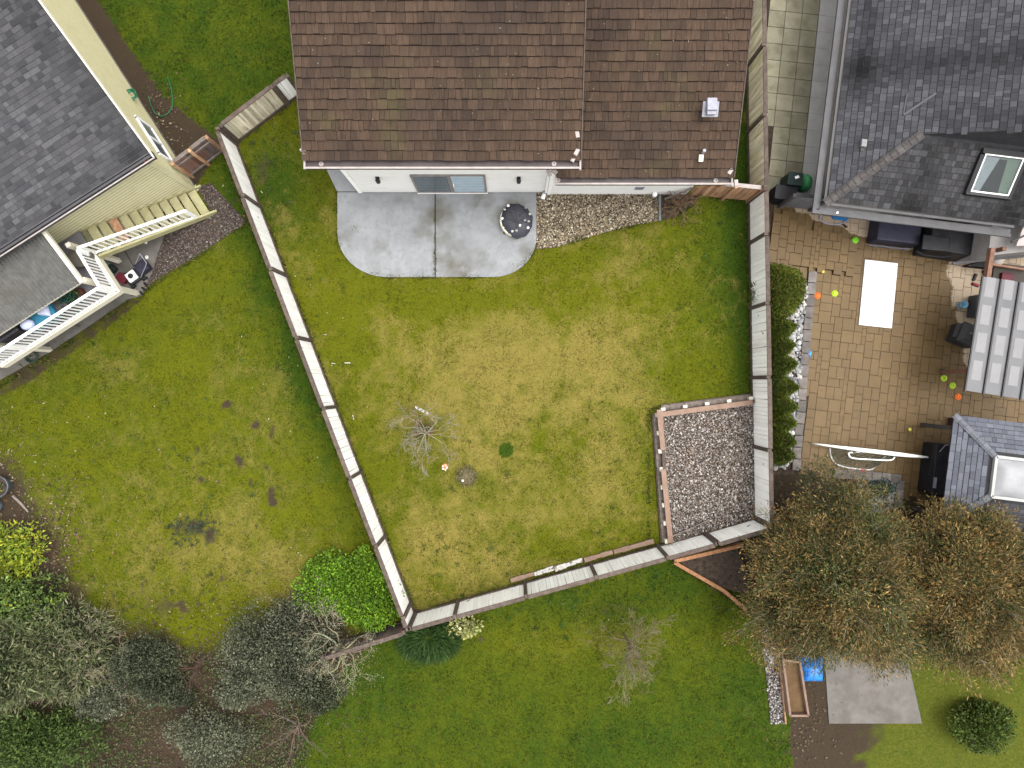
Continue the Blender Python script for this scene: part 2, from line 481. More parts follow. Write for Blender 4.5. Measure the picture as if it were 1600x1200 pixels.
    bed = [(-60, 660), (5, 690), (45, 745), (58, 795), (95, 830), (115, 900), (140, 955), (175, 985), (260, 1000), (330, 1012), (380, 1000), (440, 940), (500, 905), (560, 1010), (420, 1300), (-60, 1300)]
    bd = np.zeros(X.shape)
    for ox in (-22, -11, 0, 11, 22):
        for oy in (-22, -11, 0, 11, 22):
            bd += inpoly(px + ox, py + oy, bed)
    bd /= 25.0
    sw = sw + bd * 1.05 + 0.35 * gauss(px, py, 210, 960, 100, 60)
    hb = [(-60, 540), (200, 462), (222, 470), (120, 545), (40, 600), (-60, 650)]
    sw = sw + inpoly(px, py, hb) * 0.75
    soil = np.where(west, sw + (n3 - 0.5) * 0.7 + (n2 - 0.5) * 0.5, soil)
    # southern neighbour's lawn
    d = 0.0 + 0.3 * gauss(px, py, 900, 1010, 150, 50) + (n1 - 0.5) * 0.75 + (n2 - 0.5) * 0.4 + (n3 - 0.5) * 0.3
    dry = np.where(south, d, dry); lush = np.where(south, 0.75 + (n1 - 0.5) * 0.7 - 0.35 * gauss(px, py, 950, 1000, 250, 40), lush)
    soil = np.where(south, 0.5 * gauss(px, py, 960, 955, 70, 25) + 0.8 * gauss(px, py, 752, 1000, 7, 8) + 0.35 * gauss(px, py, 690, 985, 70, 25) + (n3 - 0.5) * 0.5 + (n2 - 0.5) * 0.5, soil)
    # northern strip by the yellow house
    dry = np.where(north, 0.05 + (n1 - 0.5) * 0.9, dry); lush = np.where(north, 0.75 + (n2 - 0.5) * 0.5, lush)
    wb = np.exp(-(np.maximum(0, (px - 268) - (py - 200) * 0.62) / 14) ** 2)
    soil = np.where(north, wb + (n3 - 0.5) * 0.6 + (n2 - 0.5) * 0.4, soil)
    other = ~(yard | west | south | north)
    soil = np.where(other, 1.1 + (n2 - 0.5) * 0.6 - 1.1 * sstep(-25, 25, px - 1385 + (n1 - 0.5) * 190 + (n2 - 0.5) * 60) * (py > 950), soil)
    lush = np.where(other, 0.75, lush)
    return np.clip(dry, 0, 1), np.clip(soil, 0, 1), np.clip(lush, 0, 1), yard, west, south, north

C_LUSH = np.array((0.030, 0.058, 0.003)) * GS; C_GREEN = np.array((0.096, 0.104, 0.003)) * GS; C_DRY = np.array((0.190, 0.156, 0.034)) * GS; C_SOIL = np.array((0.072, 0.055, 0.036)) * GS

def lawnmat():
    m, N, L, B = newmat('lawn_turf')
    B.inputs['Roughness'].default_value = 0.9
    B.inputs['Specular IOR Level'].default_value = 0.1
    a = N.new('ShaderNodeAttribute'); a.attribute_name = 'ga'
    sp = N.new('ShaderNodeSeparateColor'); L.new(a.outputs['Color'], sp.inputs[0])
    g = N.new('ShaderNodeNewGeometry')
    def noise(sc, det=6, rough=0.7):
        n = N.new('ShaderNodeTexNoise'); n.inputs['Scale'].default_value = sc; n.inputs['Detail'].default_value = det; n.inputs['Roughness'].default_value = rough
        L.new(g.outputs['Position'], n.inputs['Vector']); return n.outputs['Fac']
    def perturb(src, nz, amt):
        s_ = N.new('ShaderNodeMath'); s_.operation = 'SUBTRACT'; L.new(nz, s_.inputs[0]); s_.inputs[1].default_value = 0.5
        q = N.new('ShaderNodeMath'); q.operation = 'MULTIPLY_ADD'; L.new(s_.outputs[0], q.inputs[0]); q.inputs[1].default_value = amt; L.new(src, q.inputs[2])
        return q.outputs[0]
    def rng_(src, lo, hi):
        r = N.new('ShaderNodeMapRange'); r.inputs[1].default_value = lo; r.inputs[2].default_value = hi; L.new(src, r.inputs[0]); return r.outputs[0]
    def mix(f, A, Bc):
        x = N.new('ShaderNodeMix'); x.data_type = 'RGBA'; L.new(f, x.inputs[0])
        for s_, i in ((A, 6), (Bc, 7)):
            if isinstance(s_, (tuple, np.ndarray)): x.inputs[i].default_value = (*s_, 1)
            else: L.new(s_, x.inputs[i])
        return x.outputs[2]
    n_a, n_b, n_c = noise(3.0), noise(11.0), noise(34.0, 4)
    lush = rng_(perturb(sp.outputs[2], n_a, 0.9), 0.2, 0.9)
    base = mix(lush, C_GREEN, C_LUSH)
    dry = rng_(perturb(perturb(sp.outputs[0], n_b, 0.8), n_c, 0.7), 0.2, 0.95)
    base = mix(dry, base, C_DRY)
    so_ = rng_(perturb(perturb(sp.outputs[1], n_b, 0.9), n_c, 1.1), 0.40, 0.92)
    sc = mix(noise(24.0, 5), (0.014, 0.010, 0.007), (0.058, 0.040, 0.026))
    base = mix(so_, base, sc)
    hs = N.new('ShaderNodeHueSaturation'); L.new(base, hs.inputs['Color'])
    v = N.new('ShaderNodeMapRange'); v.inputs[1].default_value = 0.25; v.inputs[2].default_value = 0.75; v.inputs[3].default_value = 0.68; v.inputs[4].default_value = 1.4
    L.new(noise(42.0, 3), v.inputs[0]); L.new(v.outputs[0], hs.inputs['Value'])
    L.new(hs.outputs[0], B.inputs['Base Color'])
    bp = N.new('ShaderNodeBump'); bp.inputs['Strength'].default_value = 0.7; bp.inputs['Distance'].default_value = 0.03
    L.new(noise(38.0, 4), bp.inputs['Height']); L.new(bp.outputs[0], B.inputs['Normal'])
    return m
M_lawn = lawnmat()

gs = 0.1
xs = np.arange(-21.0, 21.0001, gs); ys = np.arange(-16.0, 16.0001, gs)
GX, GY = np.meshgrid(xs, ys)
dry, soil, lush, *_m = ground_attr(GX, GY)
GZ = (fbm(GX, GY, 0.7, 3, 5.0) - 0.5) * 0.05 + (fbm(GX, GY, 4.0, 2, 15.0) - 0.5) * 0.02
nx, ny = len(xs), len(ys)
CX, CY = GX[:-1, :-1] + gs / 2, GY[:-1, :-1] + gs / 2
cpx, cpy = 800 + CX * 45, 600 - CY * 45
cls = np.zeros(CX.shape, dtype=int)
for i, P in enumerate((YARD, WESTLAWN, SOUTHLAWN, NORTHLAWN)):
    cls[(cls == 0) & inpoly(cpx, cpy, P)] = i + 1
idx = np.arange(nx * ny).reshape(ny, nx)
quads = np.stack([idx[:-1, :-1], idx[:-1, 1:], idx[1:, 1:], idx[1:, :-1]], axis=-1)
Vall = np.stack([GX, GY, GZ - 0.01], axis=-1).reshape(-1, 3)
Aall = np.stack([dry, soil, lush], axis=-1).reshape(-1, 3)
for i, nm in enumerate(('garden_ground', 'lawn', 'lawn', 'lawn', 'lawn')):
    q = quads[cls == i]
    used, inv = np.unique(q.ravel(), return_inverse=True)
    o = npmesh(nm, Vall[used], inv.reshape(-1, 4), M_lawn, vattr=Aall[used], smooth=True)
    o['kind'] = 'structure'
# the wider ground, one sheet out to the horizon
gm = MB()
xo = [-600, -20.98, 20.98, 600]; yo = [-600, -15.98, 15.98, 600]
gm.poly([(-600, -600, -0.12), (600, -600, -0.12), (600, 600, -0.12), (-600, 600, -0.12)])
M_far = mat('far_turf', tuple(C_GREEN), tuple(C_LUSH), 0.4, 0.95, 0.5, 20, detail=10)
go = gm.build('ground', M_far); go['kind'] = 'structure'

# grass blades on every lawn: uncountable, one object per lawn
PATIO_OUT = []
def grass(poly, dens, hgt, seed, excl=()):
    r = np.random.default_rng(seed)
    P = np.array(poly, dtype=float)
    x0, x1, y0, y1 = P[:, 0].min(), P[:, 0].max(), max(-70, P[:, 1].min()), min(1270, P[:, 1].max())
    n = int((x1 - x0) * (y1 - y0) / 2025 * dens)
    px = r.uniform(x0, x1, n); py = r.uniform(y0, y1, n)
    k = inpoly(px, py, poly)
    for e in excl:
        k &= ~inpoly(px, py, e)
    px, py = px[k], py[k]
    X, Y = (px - 800) / 45, (600 - py) / 45
    d, s_, l, *_ = ground_attr(X, Y)
    k = s_ + r.normal(0, 0.15, len(X)) < 0.62
    X, Y, d, s_, l = X[k], Y[k], d[k], s_[k], l[k]
    n = len(X)
    Z = (fbm(X, Y, 0.7, 3, 5.0) - 0.5) * 0.05 + (fbm(X, Y, 4.0, 2, 15.0) - 0.5) * 0.02 - 0.012
    clump = fbm(X, Y, 2.6, 2, 41.0); a = r.uniform(0, 2 * np.pi, n); h = hgt * r.uniform(0.5, 1.4, n) * (0.3 + 1.5 * clump); w = r.uniform(0.010, 0.022, n); ln = r.uniform(0.3, 1.3, n) * h
    b = a + r.normal(0, 1.0, n)
    V = np.zeros((n, 3, 3))
    V[:, 0] = np.stack([X - np.cos(a) * w, Y - np.sin(a) * w, Z], 1)
    V[:, 1] = np.stack([X + np.cos(a) * w, Y + np.sin(a) * w, Z], 1)
    V[:, 2] = np.stack([X - np.sin(b) * ln, Y + np.cos(b) * ln, Z + h], 1)
    t = sstep(0.25, 0.95, d + r.normal(0, 0.22, n))[:, None]
    lt = sstep(0.2, 0.9, l + r.normal(0, 0.2, n))[:, None]
    c = (C_GREEN * (1 - lt) + C_LUSH * lt) * (1 - t) + C_DRY * t
    c = c * r.uniform(0.72, 1.45, (n, 1)) * (1.2 - 0.4 * clump)[:, None] / GS
    o = npmesh('grass', V.reshape(-1, 3), np.arange(n * 3).reshape(-1, 3), M_grassblade, tint=c)
    o['kind'] = 'stuff'
    return o
M_grassblade = tintmat('grass_blade', 0.7, 3.0, 0.15)
PATIO_PX = [(527, 300), (838, 300), (838, 375), (820, 410), (790, 428), (760, 433), (610, 433), (570, 425), (540, 400), (527, 365)]
WALK_PX = [(508, 262), (527, 300), (563, 300), (563, -60), (490, -60)]
HOUSE_PX = [(563, 300), (1072, 300), (1072, -60), (563, -60)]
BED_PX = [(838, 302), (1028, 303), (1030, 345), (990, 352), (930, 367), (870, 386), (838, 389)]
TWIGBED_PX = [(1030, 303), (1092, 304), (1080, 322), (1056, 338), (1030, 345)]
PIT_PX = [(1016, 638), (1178, 618), (1178, 812), (1034, 850)]
LSLAB_PX = [(-60, 610), (60, 560), (200, 468), (222, 462), (236, 432), (262, 352), (160, 380), (-60, 500)]
LBED_PX = [(308, 292), (330, 286), (386, 347), (300, 405), (240, 440), (215, 466), (236, 430), (262, 356), (334, 338)]
grass(YARD, 380, 0.05, 1, [PATIO_PX, WALK_PX, HOUSE_PX, BED_PX, PIT_PX, TWIGBED_PX])
grass(WESTLAWN, 330, 0.055, 2, [LSLAB_PX, LBED_PX])
grass(SOUTHLAWN, 380, 0.06, 3)
grass(NORTHLAWN, 330, 0.07, 4)

def edge_tufts(lines, seed, hgt=0.10, per=170, z=0.0, spread=0.035):
    r = np.random.default_rng(seed)
    Vs, Cs = [], []
    for line in lines:
        for (p0, p1) in zip(line[:-1], line[1:]):
            a0, b0 = at(*p0), at(*p1); L = (b0 - a0).length; n = int(L * per)
            t = r.random(n); k = fbm(a0.x + (b0.x - a0.x) * t, a0.y + (b0.y - a0.y) * t, 1.7, 3, seed) ; keep = r.random(n) < sstep(0.3, 0.62, k); t = t[keep]; n = len(t)
            X = a0.x + (b0.x - a0.x) * t + r.normal(0, spread, n); Y = a0.y + (b0.y - a0.y) * t + r.normal(0, spread, n)
            a = r.uniform(0, 6.28, n); h = hgt * r.uniform(0.4, 1.4, n); w = r.uniform(0.008, 0.018, n); ln = h * r.uniform(0.4, 1.2, n)
            V = np.zeros((n, 3, 3)); Z = np.full(n, z)
            V[:, 0] = np.stack([X - np.cos(a) * w, Y - np.sin(a) * w, Z], 1); V[:, 1] = np.stack([X + np.cos(a) * w, Y + np.sin(a) * w, Z], 1)
            b = a + r.normal(0, 1.2, n); V[:, 2] = np.stack([X - np.sin(b) * ln, Y + np.cos(b) * ln, Z + h], 1)
            Vs.append(V); Cs.append(np.where(r.random((n, 1)) < 0.75, np.array((0.06, 0.085, 0.006)), np.array((0.16, 0.13, 0.04))) * r.uniform(0.5, 1.4, (n, 1)))
    V = np.concatenate(Vs); n = len(V)
    o = npmesh('grass', V.reshape(-1, 3), np.arange(n * 3).reshape(-1, 3), M_grassblade, tint=np.concatenate(Cs)); o['kind'] = 'stuff'
edge_tufts([[(527, 300)] + PATIO_PX[::-1][:1] + [(527, 365), (540, 400), (570, 425), (610, 433), (760, 433), (790, 428), (820, 410), (838, 388), (870, 386), (930, 367), (990, 352), (1030, 345), (1056, 338), (1080, 322), (1092, 306), (1168, 316)],
            [(374, 232), (650, 956), (1034, 850)], [(1014, 846), (1014, 640), (1174, 618)], [(1169, 320), (1172, 616)], [(449, 168), (374, 226)]], 71)
edge_tufts([[(348, 240), (632, 975)], [(200, 474), (80, 556), (-20, 616)], [(386, 350), (300, 408), (238, 446), (216, 470)], [(660, 968), (1050, 862), (1056, 882), (1128, 926), (1186, 970)], [(352, 222), (446, 152)]], 72, 0.12)
edge_tufts([[(796, 372), (812, 378), (822, 366)], [(786, 364), (792, 366)], [(680, 330), (680, 430)]], 73, 0.05, 120, 0.05, 0.03)

# fallen leaves scattered on the lawns and beds
def litter(name, regions, seed, cols, size, mat_):
    r = np.random.default_rng(seed)
    V, C = [], []
    for (cx, cy, rx, ry, n) in regions:
        for _ in range(n):
            px, py = r.normal(cx, rx), r.normal(cy, ry)
            p = at(px, py, 0.03)
            a = r.uniform(0, 6.28); s_ = size * r.uniform(0.5, 1.5)
            d1 = np.array((math.cos(a), math.sin(a), r.normal(0, 0.25))) * s_; d2 = np.array((-math.sin(a), math.cos(a), r.normal(0, 0.25))) * s_ * 0.55
            p = np.array(p)
            V += [p - d1, p - d2, p + d1, p + d2]; C.append(np.array(cols[r.integers(len(cols))]) * r.uniform(0.7, 1.3))
    n = len(C)
    o = npmesh(name, np.array(V), np.arange(n * 4).reshape(-1, 4), mat_, tint=np.array(C))
    o['kind'] = 'stuff'
    return o
litter('fallen_leaves', [(110, 720, 70, 70, 120), (75, 850, 34, 60, 420), (230, 960, 90, 40, 320), (300, 780, 120, 110, 70), (430, 920, 60, 40, 120), (330, 330, 30, 35, 60), (250, 200, 20, 40, 160), (20, 730, 18, 30, 120)],
       5, [(0.17, 0.13, 0.08), (0.12, 0.075, 0.045), (0.26, 0.22, 0.15), (0.07, 0.045, 0.035), (0.15, 0.09, 0.045)], 0.035, M_foliage)
litter('fallen_petals', [(470, 520, 40, 130, 14), (420, 600, 60, 130, 14), (700, 600, 120, 130, 6), (900, 960, 120, 30, 8), (520, 260, 50, 60, 8)],
       6, [(0.5, 0.5, 0.42), (0.35, 0.4, 0.2)], 0.022, M_foliage)

def weeds(name, regions, seed):
    r = np.random.default_rng(seed)
    P, D, C, Ln = [], [], [], []
    for (cx, cy, rx, ry, n, col) in regions:
        for _ in range(n):
            c = np.array(at(r.normal(cx, rx), r.normal(cy, ry), 0.02)); k = int(r.integers(7, 16)); sz = r.uniform(0.03, 0.09); tone = r.uniform(0.6, 1.4)
            for _k in range(k):
                a = r.uniform(0, 6.28); P.append(c + np.array((r.normal(0, sz * 0.5), r.normal(0, sz * 0.5), 0.01))); D.append((math.cos(a), math.sin(a), 0.45)); C.append(np.array(col) * tone * r.uniform(0.7, 1.3)); Ln.append(sz * r.uniform(0.6, 1.3))
    P, D, Ln = np.array(P), unit(np.array(D)), np.array(Ln)
    V, F = leafquads(P, D, Ln, Ln * 0.22, r)
    o = npmesh(name, V, F, M_foliage, tint=np.array(C)); o['kind'] = 'stuff'
    return o
litter('leaf_mulch', [(330, 1120, 110, 50, 1500), (60, 1090, 80, 60, 700), (200, 1010, 90, 20, 500), (70, 850, 30, 50, 520), (1255, 1120, 25, 50, 260), (1185, 900, 30, 40, 160), (240, 190, 22, 40, 240), (1215, 770, 20, 20, 120), (1060, 325, 16, 10, 60)],
       8, [(0.08, 0.05, 0.028), (0.055, 0.036, 0.022), (0.11, 0.08, 0.045), (0.035, 0.024, 0.016), (0.07, 0.065, 0.02)], 0.045, M_foliage)
def ground_cover(poly, n, seed):
    r = np.random.default_rng(seed); P = np.array(poly, dtype=float)
    px = r.uniform(P[:, 0].min(), P[:, 0].max(), n * 2); py = r.uniform(P[:, 1].min(), P[:, 1].max(), n * 2)
    k = inpoly(px, py, poly); px, py = px[k][:n], py[k][:n]
    X, Y = (px - 800) / 45, (600 - py) / 45
    k = fbm(X, Y, 0.8, 3, 77.0) + 0.25 * r.random(len(X)) > 0.56; X, Y = X[k], Y[k]; n = len(X)
    Q = np.stack([X, Y, r.uniform(0.02, 0.22, n)], 1)
    V, F = leafquads(Q, unit(r.normal(size=(n, 3)) * np.array((1, 1, 0.4))), r.uniform(0.05, 0.11, n), r.uniform(0.015, 0.03, n), r)
    o = npmesh('ground_cover', V, F, M_foliage, tint=pick([(0.045, 0.07, 0.02), (0.07, 0.095, 0.025), (0.03, 0.045, 0.015), (0.11, 0.10, 0.05)], r, n) * r.uniform(0.7, 1.4, (n, 1))); o['kind'] = 'stuff'
ground_cover([(-40, 1040), (180, 1000), (380, 1020), (520, 1010), (470, 1240), (-40, 1240)], 26000, 62)
# ------------------------------------------------------------------ stones (gravel masses)
_ico = bmesh.new(); bmesh.ops.create_icosphere(_ico, subdivisions=1, radius=1.0)
ICO_V = np.array([v.co[:] for v in _ico.verts]); ICO_F = np.array([[v.index for v in f.verts] for f in _ico.faces]); _ico.free()
def stones(name, poly, n, smin, smax, cols, seed, z=0.0, weights=None):
    r = np.random.default_rng(seed)
    P = np.array(poly, dtype=float)
    px = r.uniform(P[:, 0].min(), P[:, 0].max(), n * 3); py = r.uniform(P[:, 1].min(), P[:, 1].max(), n * 3)
    k = inpoly(px, py, poly); px, py = px[k][:n], py[k][:n]
    n = len(px)
    X, Y = (px - 800) / 45, (600 - py) / 45
    S = r.uniform(smin, smax, n) * (0.75 + 0.5 * r.random(n))
    sc = np.stack([S, S * r.uniform(0.6, 1.0, n), S * r.uniform(0.45, 0.75, n)], 1)
    a = r.uniform(0, 6.28, n)
    V = ICO_V[None] * (1 + r.normal(0, 0.12, (n, len(ICO_V), 1)))
    V = V * sc[:, None, :]
    ca, sa = np.cos(a)[:, None], np.sin(a)[:, None]
    Vx = V[..., 0] * ca - V[..., 1] * sa; Vy = V[..., 0] * sa + V[..., 1] * ca
    V = np.stack([Vx + X[:, None], Vy + Y[:, None], V[..., 2] + z + S[:, None] * r.uniform(0.1, 1.0, (n, 1))], -1)
    F = (ICO_F[None] + (np.arange(n) * len(ICO_V))[:, None, None]).reshape(-1, 3)
    cols = np.array(cols)
    c = cols[r.choice(len(cols), n, p=weights)] * r.uniform(0.75, 1.3, (n, 1))
    o = npmesh(name, V.reshape(-1, 3), F, M_tintstone, tint=np.repeat(c, len(ICO_F), 0))
    o['kind'] = 'stuff'
    return o

# ------------------------------------------------------------------ patio and its walk
def arc(cx, cy, rx, ry, a0, a1, n=12):
    return [(cx + rx * math.cos(R(a0 + (a1 - a0) * i / n)), cy + ry * math.sin(R(a0 + (a1 - a0) * i / n))) for i in range(n + 1)]
half_l = [(527.5, 301)] + arc(604, 363, 76.5, 70, 180, 90) + [(679.3, 433), (679.3, 301)]
half_r = [(681.2, 301), (681.2, 433)] + arc(770, 371, 68, 62, 90, 0) + [(838, 301)]
def slab(name, pts, z0, z1, m, bev=0.012):
    mb = MB(); mb.prism([at(*p)[:2] for p in reversed(pts)], z0, z1)
    me = mb.mesh(name, m)
    o = bpy.data.objects.new(name, me); link(o); o['kind'] = 'structure'
    return o
slab('patio_slab', half_l, -0.1, 0.05, M_concrete)
slab('patio_slab', half_r, -0.1, 0.05, M_concrete)
slab('patio_walk', [(508, 260), (527.2, 299.6), (566, 299.6), (566, -80), (470, -80)], -0.1, 0.05, M_concrete)
jm = MB(); jm.box(at(680.2, 367, 0.02) + Vector((0, 0, 0)), (0.045, 2.96, 0.05)); o = jm.build('patio_joint', M_darkmetal); o['kind'] = 'structure'

# ------------------------------------------------------------------ white house
WH = thing('white_house', 'white sided house with brown cedar shake roof beside the grey concrete patio', 'house', (-2.0, 9.0, 0))
def lapwall(mb, a, b, z0, z1, exp, nrm, lap=0.018):
    a, b, nrm = Vector(a), Vector(b), Vector(nrm)
    z = z0
    while z < z1 - 1e-4:
        zt = min(z1, z + exp)
        p0, p1 = Vector((a.x, a.y, z)), Vector((b.x, b.y, z))
        q0, q1 = Vector((a.x, a.y, zt)), Vector((b.x, b.y, zt))
        mb.poly([p0 + nrm * lap, p1 + nrm * lap, q1, q0])
        mb.poly([p0, p1, p1 + nrm * lap, p0 + nrm * lap])
        z += exp
    return mb
def lap_shadows(runs, exp, lap, nm, m, parent):  # dark strip at each board's foot: painted lap shadow line plus weathered edge
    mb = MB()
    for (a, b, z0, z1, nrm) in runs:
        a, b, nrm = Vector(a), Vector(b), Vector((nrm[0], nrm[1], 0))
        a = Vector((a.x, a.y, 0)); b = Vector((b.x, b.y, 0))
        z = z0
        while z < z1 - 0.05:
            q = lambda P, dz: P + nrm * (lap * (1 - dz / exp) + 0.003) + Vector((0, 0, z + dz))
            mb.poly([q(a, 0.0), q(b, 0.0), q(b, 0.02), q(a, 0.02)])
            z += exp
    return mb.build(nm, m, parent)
w = MB()
lapwall(w, (-5.27, 6.67), (1.30, 6.67), 0.0, 5.0, 0.125, (0, -1, 0))
lapwall(w, (-5.27, 15.0), (-5.27, 6.67), 0.0, 5.0, 0.125, (-1, 0, 0))
lapwall(w, (1.30, 6.67), (1.30, 15.0), 3.0, 4.85, 0.125, (1, 0, 0))
w.poly([(-5.27, 6.67, 5), (-5.27, 15, 5), (-5.27, 10.6, 6.6)])
w.build('wall', M_white, WH)
w = MB()
lapwall(w, (1.32, 6.60), (6.04, 6.60), 0.0, 3.5, 0.125, (0, -1, 0))
lapwall(w, (6.04, 6.60), (6.04, 15.0), 0.0, 3.5, 0.125, (1, 0, 0))
w.poly([(6.04, 6.6, 3.5), (6.04, 15, 3.5), (6.04, 10.6, 5.2)])
w.build('wall', M_white, WH)
MB().box((1.27, 6.62, 1.6), (0.12, 0.12, 3.2)).build('corner_board', M_white, WH); MB().box((-5.25, 6.645, 2.4), (0.12, 0.06, 4.8)).build('corner_board', M_white, WH)
lap_shadows((((-5.2, 6.67), (1.2, 6.67), 0.0, 3.2, (0, -1)), ((1.34, 6.60), (6.0, 6.60), 0.0, 2.5, (0, -1))), 0.125, 0.018, 'lap_shadow', mat('lap_shadow_grey', (0.42, 0.41, 0.385), (0.5, 0.49, 0.46), 6), WH)  # grey strips painted in as the shadow line of each lap
fo = MB(); fo.box((-1.985, 6.70, 0.03), (6.55, 0.04, 0.2)); fo.box((3.68, 6.63, 0.03), (4.7, 0.04, 0.2)); fo.build('foundation', M_oldconcrete, WH)

SHAKE = MB().hexa([(-0.5, 0, 0.0), (0.5, 0, 0.0), (0.5, 1, 0.0), (-0.5, 1, 0.0), (-0.5, 0, 1.0), (0.5, 0, 1.0), (0.5, 1, 0.25), (-0.5, 1, 0.25)]).mesh('shingle', M_shake)
M_underlay = mat('roof_underlay', (0.016, 0.011, 0.009), (0.028, 0.02, 0.016), 5, 0.95)
def shake_roof(x0, x1, ye, ze, slope, yr, label, seed):
    """south slope from the eave (ye, ze) to the ridge yr, with north slope behind"""
    r = random.Random(seed)
    zr = ze + slope * (yr - ye)
    mb = MB()
    th = 0.10
    for (ya, za, yb, zb) in ((ye, ze, yr, zr), (yr, zr, 2 * yr - ye, ze)):
        mb.hexa([(x0, ya, za - th), (x1, ya, za - th), (x1, yb, zb - th), (x0, yb, zb - th), (x0, ya, za), (x1, ya, za), (x1, yb, zb), (x0, yb, zb)])
    roof = mb.build('roof', M_underlay, WH)
    roof['label'] = label
    ang = math.atan(slope)
    exp = 0.268
    items = []
    L = (yr - ye) / math.cos(ang)
    row = 0
    s_ = -0.03
    while s_ < L - 0.05:
        x = x0 + 0.01
        while x < x1 - 0.02:
            wd = r.choice((0.12, 0.16, 0.19, 0.24, 0.28, 0.33)) * r.uniform(0.85, 1.15)
            if x + wd > x1 - 0.06: wd = x1 - 0.012 - x
            ds = r.uniform(-0.012, 0.012)
            Mx = Matrix.Translation((x + wd / 2, ye + (s_ + ds) * math.cos(ang), ze + (s_ + ds) * math.sin(ang) + 0.004)) @ Matrix.Rotation(ang, 4, 'X') @ Matrix.Diagonal((wd - 0.008, exp - 0.016, r.uniform(0.045, 0.07), 1))
            items.append((Mx, x + wd / 2, ye + s_ * math.cos(ang), ze + s_ * math.sin(ang)))
            x += wd
        s_ += exp; row += 1
    return roof, items, zr
ROOFS = []
main_roof, it1, ZR1 = shake_roof(-5.84, 1.92, 6.30, 5.02, 0.37, 10.6, 'upper brown cedar shake roof above the patio', 3)
low_roof, it2, ZR2 = shake_roof(1.335, 6.66, 6.24, 3.5, 0.42, 10.6, 'lower brown cedar shake roof beside the tan fence', 4)
for roof, items in ((main_roof, it1), (low_roof, it2)):
    def key(it):
        M_, x, y, z = it
        k = FPX / (H - z)
        return abs(y * k)
    items.sort(key=key)
    lim = 165 if roof is low_roof else 135
    # those hidden beneath the upper eave of the lower roof stay in the joined rest
    vis = [i for i in items if not (roof is low_roof and i[1] < 1.9 and i[2] > 6.4)]
    rest = [i for i in items if i not in vis] + vis[lim:]
    for it in vis[:lim]:
        piece('shingle', SHAKE, it[0], roof)
    V0 = np.array([v.co[:] for v in SHAKE.vertices]); F0 = np.array([list(p.vertices) for p in SHAKE.polygons])
    VV, FF = [], []
    for n_, it in enumerate(rest):
        A = np.array(it[0]); VV.append(V0 @ A[:3, :3].T + A[:3, 3]); FF.append(F0 + n_ * len(V0))
    o = npmesh('shingle_field', np.concatenate(VV), np.concatenate(FF), M_shakef, parent=roof, tint=np.repeat(rng.random((len(rest), 1)), len(F0), 0)); o['kind'] = 'stuff'
def gutter(mb, lip, x0, x1, yo, yi, z):
    t = 0.03
    mb.box(((x0 + x1) / 2, (yo + yi) / 2, z - 0.09), (x1 - x0, yi - yo, 0.02))
    mb.box(((x0 + x1) / 2, yi + 0.01, z - 0.05), (x1 - x0, 0.03, 0.16))
    mb.box(((x0 + x1) / 2, yo + t / 2, z - 0.06), (x1 - x0, t, 0.14))
    lip.box(((x0 + x1) / 2, yo + 0.015, z + 0.017), (x1 - x0 + 0.04, 0.055, 0.012))
    lip.box((x1, (yo + yi) / 2 + 0.02, z - 0.02), (0.05, yi - yo + 0.12, 0.10)); lip.box((x0, (yo + yi) / 2 + 0.05, z - 0.02), (0.05, yi - yo + 0.14, 0.10))
for (x0, x1, yo, yi, z, spots_) in ((-5.83, 1.92, 6.06, 6.30, 4.95, ((502, 252), (865.5, 253))), (1.33, 6.63, 6.02, 6.24, 3.42, ((872, 284), (1118, 285)))):
    g_, l_ = MB(), MB()
    gutter(g_, l_, x0, x1, yo, yi, z)
    go_ = g_.build('gutter', M_gutter, WH)
    l_.build('lip', M_pinktrim, go_)
    for (px, py) in spots_:
        p = at(px, py, z - 0.05); p.y = (yo + yi) / 2 + 0.02
        MB().lathe((p.x, p.y, z - 0.08), [(0.07, 0.0), (0.07, 0.05), (0.04, 0.055), (0.035, 0.02)], 10).build('outlet', M_pinktrim, go_)
    f_ = MB(); f_.box(((x0 + x1) / 2, yi + 0.04, z - 0.16), (x1 - x0 - 0.1, 0.03, 0.2)); f_.build('fascia', M_gutter, WH)
    MB().box(((x0 + x1) / 2, yi + 0.22, z - 0.22), (x1 - x0 - 0.1, 0.34, 0.02)).build('soffit', M_whitepaint, WH)
for (xr, ye, ze, sl, yr) in ((-5.85, 6.3, 5.02, 0.37, 10.6), (1.935, 6.3, 5.02, 0.37, 10.6), (6.675, 6.24, 3.5, 0.42, 10.6)):
    MB().beam((xr, ye, ze - 0.06), (xr, yr, ze + sl * (yr - ye) - 0.06), 0.03, 0.2).build('rake_board', M_brown, WH)
# little beige trim blocks where rake boards meet the gutters
for (px, py, z, rz) in ((474, 236, 5.06, 0.8), (902, 210, 5.25, 0.15), (901, 238, 5.12, -0.5), (896, 248, 5.03, -0.5), (866, 268, 3.98, 0.9), (858, 270, 3.98, 0.4), (1141, 268, 3.55, -0.6), (1150, 286, 3.45, 0.1)):
    p = at(px, py, z)
    MB().box(p, (0.11, 0.19, 0.09), rz).build('trim_block', M_pinktrim, WH, bevel=0.008)
